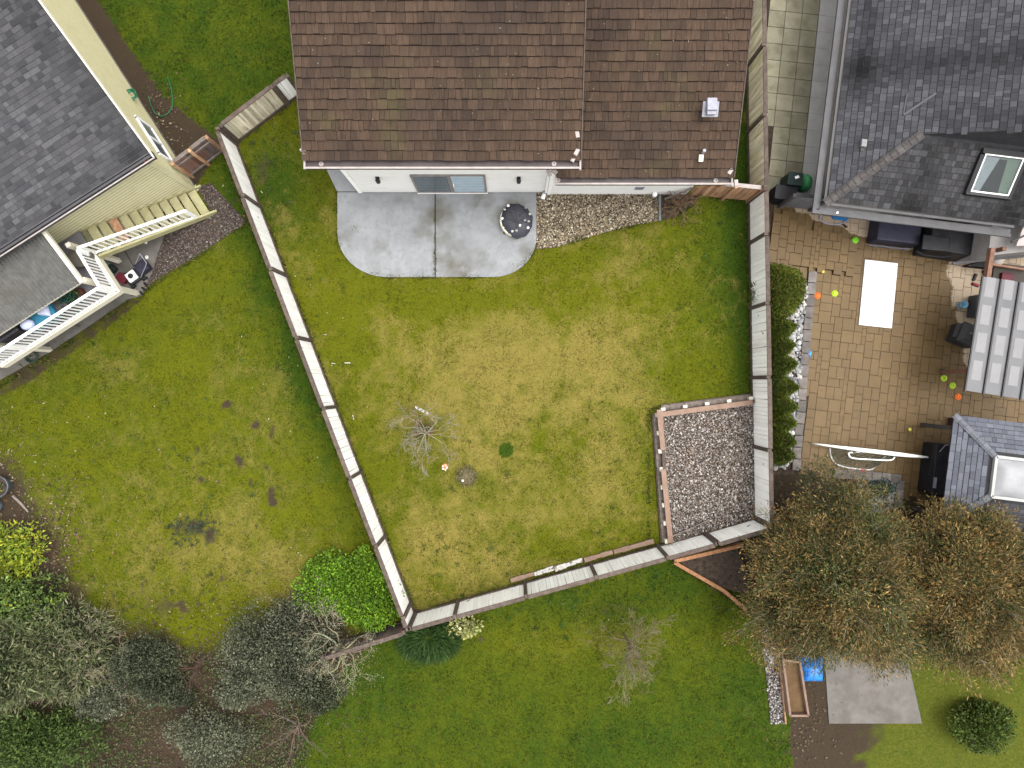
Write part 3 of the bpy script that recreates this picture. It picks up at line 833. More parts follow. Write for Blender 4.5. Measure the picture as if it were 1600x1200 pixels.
# sliding door
dr = MB()
X0, X1, Z0, Z1, YD = -3.25, -0.86, 0.17, 2.18, 6.655
for c, d in (((X0 + 0.03, YD, (Z0 + Z1) / 2), (0.07, 0.10, Z1 - Z0)), ((X1 - 0.03, YD, (Z0 + Z1) / 2), (0.07, 0.10, Z1 - Z0)), (((X0 + X1) / 2, YD, Z1), (X1 - X0, 0.10, 0.06)), (((X0 + X1) / 2, YD, Z0), (X1 - X0, 0.12, 0.05)), (((X0 + X1) / 2 + 0.02, YD - 0.005, (Z0 + Z1) / 2), (0.09, 0.09, Z1 - Z0))):
    dr.box(c, d)
door = dr.build('sliding_door', mat('door_frame', (0.16, 0.14, 0.13), (0.22, 0.20, 0.185), 6, 0.5), WH)
xm = (X0 + X1) / 2 + 0.02
pn = MB(); pn.box(((X0 + xm) / 2, YD - 0.03, (Z0 + Z1) / 2), (xm - X0 - 0.12, 0.012, Z1 - Z0 - 0.08)); pn.build('pane', M_glassdark, door)
pn = MB(); pn.box(((X1 + xm) / 2, YD - 0.03, (Z0 + Z1) / 2), (X1 - xm - 0.12, 0.012, Z1 - Z0 - 0.08)); pn.build('pane', M_glasslight, door)
bl = MB()
for i in range(9):
    z = Z0 + 0.16 + i * 0.2
    bl.box(((X0 + xm) / 2, YD - 0.038, z), (xm - X0 - 0.14, 0.006, 0.02)); bl.box(((X1 + xm) / 2, YD - 0.038, z), (X1 - xm - 0.14, 0.006, 0.02))
bl.build('muntin', mat('blind_slat', (0.17, 0.20, 0.22), None), door)
MB().box((xm + 0.10, YD - 0.07, 1.15), (0.03, 0.05, 0.25)).build('handle', M_whitepaint, door)
MB().box(((X0 + X1) / 2, 6.62, 0.11), (2.42, 0.07, 0.08)).build('door_sill', M_whitepaint, WH)
# lamps
for px in (590, 810.5):
    p = at(px, 277, 1.85); p.y = 6.63
    lm = MB(); lm.box((p.x, 6.645, 1.88), (0.12, 0.03, 0.16)); lm.lathe((p.x, 6.56, 1.70), [(0.075, 0), (0.075, 0.2), (0.05, 0.24), (0.0, 0.25)], 10)
    lm.build('wall_lamp', M_darkmetal, WH)
# downspout, its splash elbow, vents, meter
ds = MB(); ds.beam((1.16, 6.60, 0.25), (1.16, 6.60, 4.8), 0.09, 0.07); dso = ds.build('downspout', M_whitepaint, WH)
MB().box((1.14, 6.585, 0.22), (0.11, 0.1, 0.05)).build('strap', M_darkmetal, dso)
MB().tube([(1.13, 6.60, 0.22), (1.10, 6.52, 0.12), (1.06, 6.42, 0.07)], [0.06, 0.07, 0.08], 6).build('elbow', M_whitepaint, dso)
vg = MB(); vg.box((4.28, 6.57, 0.72), (0.30, 0.03, 0.02)); vg.box((4.28, 6.57, 0.98), (0.30, 0.03, 0.02))
for i in range(7):
    vg.box((4.28 - 0.135 + i * 0.045, 6.57, 0.85), (0.014, 0.03, 0.26))
vg.build('wall_vent', M_greymetal, WH)
MB().lathe((4.91, 6.52, 0.16), [(0.07, 0), (0.09, 0.05), (0.08, 0.16), (0.0, 0.19)], 10).build('drain_cap', M_whitepaint, WH)
p = at(1112, 168, 4.75)
rv = MB(); rv.box((p.x, p.y, 4.62), (0.46, 0.42, 0.05), M=Matrix.Rotation(math.atan(0.42), 3, 'X')); rv.box((p.x, p.y + 0.08, 4.74), (0.28, 0.34, 0.2)); rv.box((p.x, p.y - 0.14, 4.70), (0.25, 0.1, 0.1))
rv.build('roof_vent', M_greymetal, WH, bevel=0.012)
p = at(1096, 243, 3.85)
rv = MB(); rv.box((p.x, p.y - 0.06, 3.80), (0.13, 0.2, 0.06), M=Matrix.Rotation(math.atan(0.42), 3, 'X')); rv.build('vent_flashing', M_cream, WH)
rv = MB(); rv.tube([(p.x + 0.05, p.y + 0.1, 3.8), (p.x + 0.05, p.y + 0.1, 4.02)], 0.05, 8); rv.build('vent_pipe', M_greymetal, WH)

# wind-blown bits on the brown roofs
r_ = np.random.default_rng(15); Vl, Cl = [], []
for (x0, x1, ye, ze, sl, n) in ((-5.7, 1.8, 6.32, 5.02, 0.37, 150), (1.95, 6.5, 6.28, 3.5, 0.42, 130)):
    for _ in range(n):
        x, y = r_.uniform(x0, x1), r_.uniform(ye, 10.4); z = ze + sl * (y - ye) + 0.08; a = r_.uniform(0, 6.28); q = r_.uniform(0.012, 0.03)
        Vl += [(x - q * math.cos(a), y - q * math.sin(a), z), (x + q * 0.5 * math.sin(a), y - q * 0.5 * math.cos(a), z), (x + q * math.cos(a), y + q * math.sin(a), z + 0.01), (x - q * 0.5 * math.sin(a), y + q * 0.5 * math.cos(a), z)]
        Cl.append(((0.16, 0.14, 0.09), (0.08, 0.085, 0.02), (0.12, 0.08, 0.04), (0.26, 0.24, 0.18))[r_.integers(4)])
o = npmesh('roof_litter', np.array(Vl), np.arange(len(Vl)).reshape(-1, 4), M_foliage, tint=np.array(Cl)); o['kind'] = 'stuff'
# gravel bed by the house
slab('gravel_base', BED_PX, -0.1, 0.012, M_soil)
stones('gravel', BED_PX, 6500, 0.018, 0.036, [(0.285, 0.2376, 0.1672), (0.19, 0.154, 0.1064), (0.494, 0.44, 0.3344), (0.095, 0.0748, 0.0494), (0.2375, 0.1672, 0.0912)], 31, 0.012, [0.28, 0.27, 0.15, 0.18, 0.12])
ed = MB(); ed.box(at(1030.5, 325, 0.06), (0.08, 0.9, 0.16), 0.0); tag(ed.build('bed_divider', mat('edge_metal', (0.10, 0.115, 0.115), (0.15, 0.16, 0.16), 4, 0.6)), 'grey edging strip between the house gravel and the twiggy shrub bed', 'edging')
slab('planting_bed', TWIGBED_PX, -0.1, 0.014, M_soil)

# ------------------------------------------------------------------ fences
BOARD = MB().box((0, 0, 0.5), (1, 0.02, 1)).mesh('board', M_board)
BOARD_TAN = MB().box((0, 0, 0.5), (1, 0.02, 1)).mesh('board', M_boardtan)
BOARD_CEDAR = MB().box((0, 0, 0.5), (1, 0.02, 1)).mesh('board', M_cedar)
BOARD_DARK = MB().box((0, 0, 0.5), (1, 0.02, 1)).mesh('board', M_darkboard)
BOARD_GREY = MB().box((0, 0, 0.5), (1, 0.02, 1)).mesh('board', mat('grey_gate_paint', (0.16, 0.16, 0.17), (0.22, 0.22, 0.235), 5, 0.6, 0.2, 30, rnd=0.1))

def fence(name, label, cat, a, b, inner, h=1.72, post_t=None, spacing=2.42, bm=BOARD, bw=0.132, posts=True, cap=True, kick=True, pm=M_brown, cm=M_brown, seed=0, missing=(), railm=None):
    """a, b ground points; inner = unit vector towards the side that shows"""
    r = random.Random(seed)
    a, b, inner = Vector(a), Vector(b), Vector(inner)
    d = (b - a); L = d.length; d.normalize()
    rz = math.atan2(d.y, d.x)
    f = thing(name, label, cat, (a + b) / 2)
    if post_t is None:
        n = max(1, round(L / spacing)); post_t = [i * L / n for i in range(n + 1)]
    if posts:
        for t in post_t:
            p = a + d * t
            mb = MB(); mb.box((p.x + inner.x * 0.02, p.y + inner.y * 0.02, (h + 0.08) / 2 - 0.05), (0.10, 0.13, h + 0.18), rz)
            mb.build('post', pm, f)
    seg = [t for t in post_t]
    for t0, t1 in zip(seg[:-1], seg[1:]):
        s0, s1 = t0 + 0.06, t1 - 0.06
        n = max(1, round((s1 - s0) / bw)); w_ = (s1 - s0) / n
        for i in range(n):
            p = a + d * (s0 + w_ * (i + 0.5)) + inner * r.uniform(-0.006, 0.006)
            hb = h - 0.14 + r.uniform(-0.012, 0.012)
            Mx = Matrix.Translation((p.x, p.y, 0.08)) @ Matrix.Rotation(rz + r.uniform(-0.02, 0.02), 4, 'Z') @ Matrix.Rotation(r.uniform(-0.006, 0.006), 4, 'Y') @ Matrix.Diagonal((w_ - 0.007, 1, hb, 1))
            piece('board', bm, Mx, f)
        q0, q1 = a + d * s0, a + d * s1
        if cap:
            mb = MB(); mb.beam((q0.x - inner.x * 0.035, q0.y - inner.y * 0.035, h), (q1.x - inner.x * 0.035, q1.y - inner.y * 0.035, h), 0.13, 0.04); mb.build('cap_rail', cm, f)
        if kick:
            z0, z1 = 0.07, 0.07
            mb = MB(); mb.beam((q0.x + inner.x * 0.03, q0.y + inner.y * 0.03, 0.08), (q1.x + inner.x * 0.03, q1.y + inner.y * 0.03, 0.08 + r.uniform(-0.02, 0.02)), 0.035, 0.16); mb.build('kickboard', cm, f)
        for zr in (0.35, h - 0.25):
            mb = MB(); mb.beam((q0.x - inner.x * 0.035, q0.y - inner.y * 0.035, zr), (q1.x - inner.x * 0.035, q1.y - inner.y * 0.035, zr), 0.04, 0.09); mb.build('rail', railm or cm, f)
    return f

def nrm2(v): v = Vector((v.x, v.y, 0)); v.normalize(); return v
A0, A1 = at(369, 226), at(647, 958)
dW = nrm2(A1 - A0); inW = Vector((-dW.y, dW.x, 0));  inW = inW if inW.x > 0 else -inW
LW = (A1 - A0).length
def tpos(a, b, pts):
    d = nrm2(b - a); return [max(0.0, (at(*p) - a).dot(d)) for p in pts]
tW = [0.03] + tpos(A0, A1, [(406, 325), (447, 432), (485, 533), (524, 636), (562, 738), (601, 837), (640, 942)]) + [LW]
fence('fence', 'long off-white board fence with brown posts between the two large yellowish lawns', 'fence', A0, A1, inW, 1.66, tW, seed=1)
B0, B1, B2 = at(650, 958), at(1099, 834), at(1178, 811)
dS = nrm2(B1 - B0); inS = Vector((-dS.y, dS.x, 0)); inS = inS if inS.y > 0 else -inS
fence('fence', 'off-white board fence between the dry lawn and the lawn with the leafless tree', 'fence', B0, B1, inS, 1.66,
      [0.02] + tpos(B0, B1, [(716, 938.5), (820, 909), (923, 881.5), (1027, 853)]) + [(B1 - B0).length], seed=2)
dS2 = nrm2(B2 - B1); inS2 = Vector((-dS2.y, dS2.x, 0)); inS2 = inS2 if inS2.y > 0 else -inS2
fence('fence', 'short off-white fence panel closing the gravel pit beside the big brown-green tree', 'fence', B1 + dS2 * 0.06, B2, inS2, 1.66, seed=3)
C0_, C1_ = at(1170, 314), at(1178, 811)
dE = nrm2(C1_ - C0_); inE = Vector((-1, 0, 0))
fence('fence', 'off-white board fence beside the row of small conifers and the gravel pit', 'fence', C0_, C1_, inE, 1.70,
      tpos(C0_, C1_, [(1172, 316), (1174, 381), (1175, 482), (1177, 590), (1178, 697), (1178, 806)]), seed=4)
C2_ = at(1166, -60)
fence('fence', 'yellowed tan board fence between the narrow grass strip and the square paving slabs', 'fence', C2_, C0_ + Vector((0, 0.1, 0)), inE, 1.70,
      tpos(C2_, C0_, [(1166, -55), (1168, 5), (1169, 105), (1171, 207), (1172, 312)]), bm=BOARD_TAN, seed=5)
D0, D1 = at(371, 222), at(448, 163)
dN = nrm2(D1 - D0); inN = Vector((-dN.y, dN.x, 0)); inN = inN if inN.y < 0 else -inN
fence('fence', 'weathered tan board fence running from the white house to the old gate corner', 'fence', D0, D1, inN, 1.55, [0.05, (D1 - D0).length], bm=BOARD_TAN, seed=6, bw=0.12)
D2 = at(470, 147)
fence('fence', 'short pale fence return tucked against the brown roof of the white house', 'fence', D1 + dN * 0.08, D2 , inN, 1.55, bm=BOARD, seed=7)
E0, E1 = at(1077, 304.5), at(1169, 314)
dG = nrm2(E1 - E0); inG = Vector((dG.y, -dG.x, 0))
fence('fence', 'orange-brown cedar fence closing the gap beside the white house', 'fence', E0, E1, inG, 1.6, [0.05, 1.15, (E1 - E0).length - 0.03], bm=BOARD_CEDAR, pm=M_cedar, cm=M_pinktrim, kick=False, seed=8)
# old gate between the yellow house and the fence corner
G0, G1 = at(300, 276), at(352, 236)
dO = nrm2(G1 - G0); inO = Vector((dO.y, -dO.x, 0)); inO = inO if inO.y < 0 else -inO
gt = fence('gate', 'weathered dark wooden gate with pale rails between the yellow house and the fence corner', 'gate', G0, G1, inO, 1.5, [0.02, 0.72, (G1 - G0).length - 0.03], bm=BOARD_DARK, pm=M_cedar, cm=M_greywood, kick=False, seed=9, bw=0.15)
for zz, in_ in ((0.25, 0.03), (1.25, 0.03)):
    mb = MB(); a_ = G0 + inO * 0.05; b_ = G1 + inO * 0.05
    mb.beam((a_.x, a_.y, zz), (b_.x, b_.y, zz), 0.04, 0.1); mb.build('brace', M_greywood, gt)
# dark fence beyond the lower corner
S0, S1 = at(520, 1006), at(640, 968)
dK = nrm2(S1 - S0); inK = Vector((-dK.y, dK.x, 0)); inK = inK if inK.y > 0 else -inK
fence('fence', 'dark weathered fence behind the bright green bush near the mossy leafless tree', 'fence', S0, S1, inK, 1.35, bm=BOARD_DARK, pm=M_brown, cm=M_brown, seed=10)
# weathered planks lying along the foot of the south fence
for i, (p0, p1, m_, lab) in enumerate((((799, 911), (835, 900), M_pinkplank, 'rotten orange-brown plank at the fence foot, shortest and most broken'),
                                        ((836, 901), (866, 891), M_oldwhite, 'small flaking white plank between rotten brown planks at the fence foot'),
                                        ((868, 893), (911, 878), M_oldwhite, 'long flaking white plank lying along the fence foot'),
                                        ((914, 879), (958, 866), M_pinkplank, 'reddish-brown plank at the fence foot beside the white flaking plank'),
                                        ((960, 866), (1022, 849), M_pinkplank, 'longest reddish-brown plank at the fence foot near the gravel pit'))):
    a_, b_ = at(*p0, 0.07) + inS * 0.09, at(*p1, 0.07) + inS * 0.09
    mb = MB(); n_ = 5
    for k in range(n_):
        u0, u1 = k / n_, (k + 1) / n_
        mb.beam(a_.lerp(b_, u0), a_.lerp(b_, u1 + 0.002), 0.15 * (0.8 + 0.4 * random.random()), 0.09 + 0.03 * random.random())
    tag(mb.build('plank', m_), lab, 'plank', 'planks along the fence foot')

# ------------------------------------------------------------------ gravel pit
slab('gravel_base', [(1030, 645), (1176, 626), (1176, 808), (1099, 832), (1042, 848)], -0.05, 0.16, M_soil)
stones('gravel', [(1032, 648), (1176, 629), (1176, 808), (1099, 830), (1046, 846)], 9500, 0.018, 0.036, [(0.253, 0.22, 0.198), (0.154, 0.132, 0.1155), (0.462, 0.429, 0.385), (0.088, 0.0748, 0.066), (0.22, 0.154, 0.11)], 33, 0.16, [0.30, 0.28, 0.14, 0.18, 0.10])
PB = thing('gravel_border', 'brown timber border with white blocks round the gravel pit', 'garden border', at(1030, 700))
def border_run(a, b, out, gaps=()):
    a, b = Vector(a), Vector(b); d = (b - a); L = d.length; d.normalize(); rz = math.atan2(d.y, d.x)
    out = Vector(out)
    mb = MB(); p, q = a + out * 0.22, b + out * 0.22
    mb.beam((p.x, p.y, 0.03), (q.x, q.y, 0.03), 0.06, 0.12); mb.build('edging', M_brown, PB)
    mb = MB(); mb.beam((a.x, a.y, 0.2), (b.x, b.y, 0.2), 0.10, 0.36); mb.build('skirt_board', M_brown, PB)
    mb = MB(); p, q = a + out * 0.13, b + out * 0.13
    mb.beam((p.x, p.y, 0.10), (q.x, q.y, 0.10), 0.17, 0.1); mb.build('ledge', M_greywood, PB)
    n = int(L / 0.63)
    for i in range(n + 1):
        p = a + d * (0.02 + i * (L - 0.1) / n) + out * 0.125
        mb = MB(); mb.box((p.x - out.x * 0.04, p.y - out.y * 0.04, 0.2), (0.14, 0.13, 0.30), rz); mb.build('block', M_cream, PB, bevel=0.006)
a_, b_, c_ = at(1036, 643, 0.0), at(1176, 625.5, 0.0), at(1052, 852, 0.0)
k_ = (H - 0.4) / H
border_run(at(1033, 643.5) , at(1173, 626), nrm2(Vector((-0.12, 1, 0))))
border_run(at(1029, 647), at(1043, 846), nrm2(Vector((-1, -0.08, 0))))
for (p0, p1) in (((1026, 648.5), (1176, 628.5)),):
    MB().beam(at(*p0, 0.41), at(*p1, 0.41), 0.17, 0.045).build('top_plank', M_pinkplank, PB)
MB().beam(at(1030, 640, 0.408), at(1036, 703, 0.408), 0.17, 0.045).build('top_plank', M_pinkplank, PB)
MB().beam(at(1036.5, 733, 0.41), at(1048, 848, 0.41), 0.17, 0.045).build('top_plank', M_pinkplank, PB)
tb = MB().tube([at(1050, 838, 0.25), at(1075, 828, 0.27), at(1106, 813, 0.25)], [0.025, 0.03, 0.02], 5)
tag(tb.build('stick', M_greywood), 'thin grey stick lying on the gravel pit by the fence', 'stick')

# ------------------------------------------------------------------ fire pit on the patio
fp = thing('fire_pit', 'low round pale-rimmed fire pit under a charcoal tarp on the patio', 'fire pit', at(806, 345, 0.05))
c = at(806, 345, 0.2)
cc = Vector((c.x, c.y, 0.05))
mb = MB().lathe(cc, [(0.55, 0), (0.555, 0.26), (0.53, 0.29), (0.50, 0.29), (0.49, 0.1)], 20); mb.build('ring', M_cream, fp)
tp = MB()
npt = 11
pr = []
for k in range(npt):
    t = 2 * math.pi * k / npt + 0.2
    rr = 0.575 * random.uniform(0.96, 1.03) * (0.91 if 2.7 < t < 4.3 else 1.0)
    pr.append((rr, t))
V = []
rings = [(0.0, 0.345), (0.25, 0.34), (0.42, 0.335), (0.53, 0.325), (1.0, 0.30), (1.02, 0.20)]
sub = 4
m_ = npt * sub
vv = []
for ri, (f_, z_) in enumerate(rings):
    for k in range(m_):
        i, u = divmod(k, sub); u /= sub
        r0, t0 = pr[i]; r1, t1 = pr[(i + 1) % npt]
        if t1 < t0: t1 += 2 * math.pi
        p0 = Vector((r0 * math.cos(t0), r0 * math.sin(t0))); p1 = Vector((r1 * math.cos(t1), r1 * math.sin(t1)))
        q = p0.lerp(p1, u)
        ff = f_
        ang = math.atan2(q.y, q.x)
        sagg = 0.03 * math.sin(ang * 5 + ri) * (f_ > 0.3)
        if -1.9 < ang < -0.6 and f_ >= 1.0: ff *= 1.07
        vv.append((cc.x + q.x * ff, cc.y + q.y * ff, cc.z + z_ + 0.012 * math.sin(9 * ang + 3 * ri) * (f_ > 0.1) + (0.03 if (-1.4 < ang < -0.2 and 0.4 < f_ < 0.99) else 0) - (0.05 * abs(math.sin(ang * npt / 2)) if f_ > 1.0 else 0)))
tp.v = vv
for ri in range(len(rings) - 1):
    for k in range(m_):
        l = (k + 1) % m_
        tp.f.append((ri * m_ + k, (ri + 1) * m_ + k, (ri + 1) * m_ + l, ri * m_ + l)); tp.c.append(None)
cov = tp.build('tarp_cover', M_tarp, None, smooth=True)
tag(cov, 'charcoal tarp pulled over the round fire pit and held by pale stones', 'tarp')
hl = MB().lathe((cc.x - 0.03, cc.y - 0.02, cc.z + 0.352), [(0.0, 0), (0.05, 0.0), (0.05, 0.012), (0.02, 0.006)], 10); tag(hl.build('hole_plug', M_darkmetal), 'small black button in the middle of the charcoal tarp', 'plug')
for i, (px, py, lab) in enumerate(((794, 321, 'white stone on the tarp edge furthest from the gravel and nearest the house wall'), (788.5, 327, 'beige elongated stone on the tarp beside the white stone near the house'),
                                   (784.5, 341, 'white stone on the tarp edge facing the patio joint'), (786, 355.5, 'yellowish-white stone above the bare pale rim of the fire pit'),
                                   (800.5, 361, 'long pale stone where the tarp folds over the lawn side of the fire pit'), (807, 360, 'greyish stone beside the tarp fold on the lawn side'),
                                   (812.5, 352, 'round white stone on the tarp just beside the deep dark fold'), (820, 344, 'grey stone on the tarp between the button and the gravel bed'),
                                   (825, 355.5, 'bright white stone on the tarp edge nearest the gravel bed'), (826, 345.5, 'dim grey stone on the gravel-side rim beside the white one'),
                                   (828, 334, 'grey stone on the tarp rim facing the house downspout'), (821.5, 324.5, 'flat dull grey stone on the tarp rim nearest the downspout'))):
    p = at(px, py, 0.41)
    r_ = 0.055 if i not in (1, 4) else 0.05
    mb = MB(); mb.lathe((p.x, p.y, 0.365), [(0.0, -0.01), (r_ * 0.8, 0.0), (r_, 0.03), (r_ * 0.75, 0.06), (0.0, 0.075)], 8, squash=0.75 if i % 2 else 1.0)
    o = mb.build('stone', flat('pale_stone_%d' % i, ((0.75, 0.74, 0.70), (0.5, 0.48, 0.42), (0.7, 0.7, 0.68), (0.7, 0.66, 0.52), (0.55, 0.53, 0.45), (0.4, 0.39, 0.36), (0.75, 0.75, 0.72), (0.35, 0.34, 0.34), (0.8, 0.8, 0.78), (0.4, 0.39, 0.36), (0.38, 0.38, 0.34), (0.22, 0.22, 0.23))[i], 0.8), smooth=True)
    tag(o, lab, 'stone', 'stones weighing down the tarp')

# ------------------------------------------------------------------ vegetation builders
def noise3(P, s, o=0.0):
    return (np.sin(P[:, 0] * s + o) + np.sin(P[:, 1] * s * 1.13 + 2.1 * o + 1) + np.sin(P[:, 2] * s * 0.91 + 0.7 * o + 2) + np.sin((P[:, 0] + P[:, 1]) * s * 1.7 + 3 * o)) / 4

def shrub(name, label, base, rad, height, n, leaf, pal, seed, w=None, zlow=0.1, group=None, cat='bush', lump=0.22, inner_pal=None, stem=True, parent=None, conical=0.0, up=0.3, lean=(0, 0), lobes=9):
    r = np.random.default_rng(seed)
    b = Vector(base)
    t = thing(name, label, cat, b, group)
    D = unit(r.normal(size=(n, 3))); D[:, 2] = np.abs(D[:, 2]) * 1.0 - zlow * r.random(n)
    D = unit(D)
    rr = r.random(n) ** 0.28
    if lobes:
        lc = unit(r.normal(size=(lobes, 3))) * r.uniform(0.30, 0.62, (lobes, 1)); lc[:, 2] = np.abs(lc[:, 2]) * 0.9
        lr = r.uniform(0.36, 0.62, lobes)
        li = r.choice(lobes, n, p=lr ** 2 / (lr ** 2).sum())
    lum = 1 + lump * noise3(D * 3.2, 2.2, seed) + lump * 0.5 * noise3(D * 3.2, 5.0, seed + 2)
    P = D * (rr * lum)[:, None]
    if lobes:
        P = (lc[li] + P * lr[li][:, None]) * 1.18
    if conical > 0:
        hh = np.clip(P[:, 2], 0, 1)
        P[:, :2] *= (1 - conical * hh)[:, None]
    P = P * np.array((rad[0], rad[1], height))
    P[:, 0] += lean[0] * P[:, 2]; P[:, 1] += lean[1] * P[:, 2]
    P[:, 2] = np.maximum(P[:, 2] + 0.05, 0.03)
    P += np.array(b)
    dirs = unit(D + r.normal(size=(n, 3)) * 0.75 + np.array((0, 0, up)))
    Ln = leaf[0] * r.uniform(0.6, 1.4, n); Wd = leaf[1] * r.uniform(0.6, 1.4, n)
    V, F = leafquads(P, dirs, Ln, Wd, r)
    c = pick(pal, r, n, w) * r.uniform(0.7, 1.35, (n, 1)) * (1 + 0.35 * noise3(P, 4.0, seed))[:, None]
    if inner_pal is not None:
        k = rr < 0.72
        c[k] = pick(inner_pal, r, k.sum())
    npmesh('crown', V, F, M_foliage, parent=t, tint=np.clip(c, 0.002, 1))
    if stem:
        mb = MB()
        for i in range(4):
            a = i * 1.6 + seed
            mb.tube([b, b + Vector((math.cos(a) * rad[0] * 0.3, math.sin(a) * rad[1] * 0.3, height * 0.5)), b + Vector((math.cos(a) * rad[0] * 0.5, math.sin(a) * rad[1] * 0.5, height * 0.8))], [0.03, 0.02, 0.008], 5)
        mb.build('stem', M_greywood, t)
    return t

def branches(mb, p, d, length, rad, depth, r, col, spread=0.5, nseg=4, kids=(3, 4), droop=0.0, wig=0.18, up=0.0, tips=None, ratio=0.62, minr=0.004, sides=5):
    pts, rads = [Vector(p)], [rad]
    dd = Vector(d).normalized()
    for i in range(nseg):
        dd = (dd + Vector((r.gauss(0, wig), r.gauss(0, wig), r.gauss(0, wig) - droop * (i / nseg) + up))).normalized()
        pts.append(pts[-1] + dd * (length / nseg)); rads.append(max(minr, rad * (1 - 0.6 * (i + 1) / nseg)))
    cv = tuple(x * r.uniform(0.8, 1.25) for x in col)
    mb.tube(pts, rads, sides if depth > 0 else 3, col=cv, cap=False)
    if depth <= 0:
        if tips is not None: tips.append((pts[-1], dd))
        return
    for k in range(r.randint(*kids)):
        u = r.uniform(0.3, 1.0) if k else 1.0
        i = min(nseg, max(1, int(round(u * nseg))))
        q = pts[i]
        a = Vector((r.gauss(0, 1), r.gauss(0, 1), r.gauss(0, 0.7)))
        nd = (dd + a.normalized() * spread * r.uniform(0.6, 1.5)).normalized()
        branches(mb, q, nd, length * ratio * r.uniform(0.7, 1.2), max(minr, rads[i] * 0.65), depth - 1, r, col, spread, nseg, kids, droop, wig, up, tips, ratio, minr, max(3, sides - 1))

def bare_tree(name, label, base, trunk_h, trunk_r, nb, blen, depth, col, seed, spread=0.55, elev=0.45, droop=0.0, kids=(2, 4), cat='tree', wig=0.18, up=0.0, leaf=None, minr=0.004, ratio=0.62, dirbias=(0, 0)):
    r = random.Random(seed)
    b = Vector(base)
    t = thing(name, label, cat, b)
    mb = MB()
    top = b + Vector((r.uniform(-0.08, 0.08), r.uniform(-0.08, 0.08), trunk_h))
    mb.tube([b - Vector((0, 0, 0.05)), b.lerp(top, 0.5) + Vector((0.03, 0.02, 0)), top], [trunk_r * 1.2, trunk_r, trunk_r * 0.85], 8, col=col)
    mb.build('trunk', M_tintwood, t)
    mb = MB(); tips = []
    for k in range(nb):
        a = 2 * math.pi * k / nb + r.uniform(-0.35, 0.35)
        el = elev * r.uniform(0.4, 1.6)
        d = Vector((math.cos(a) * math.cos(el) + dirbias[0], math.sin(a) * math.cos(el) + dirbias[1], math.sin(el)))
        q = b.lerp(top, r.uniform(0.35, 1.0))
        branches(mb, q, d, blen * r.uniform(0.7, 1.25), trunk_r * 0.55, depth, r, col, spread, 4, kids, droop, wig, up, tips, ratio, minr)
    mb.build('crown', M_tintwood, t)
    if leaf is not None:
        rg = np.random.default_rng(seed)
        n = leaf['n']
        T = np.array([p[:] for p, _ in tips]); Dd = np.array([d[:] for _, d in tips])
        i = rg.integers(0, len(T), n)
        P = T[i] + rg.normal(0, leaf['sig'], (n, 3)); P[:, 2] = np.maximum(P[:, 2], 0.05)
        V, F = leafquads(P, unit(Dd[i] + rg.normal(0, 0.8, (n, 3))), leaf['l'] * rg.uniform(0.6, 1.4, n), leaf['w'] * rg.uniform(0.6, 1.4, n), rg)
        c = pick(leaf['pal'], rg, n) * rg.uniform(0.7, 1.3, (n, 1))
        npmesh('foliage', V, F, M_foliage, parent=t, tint=c)
    return t

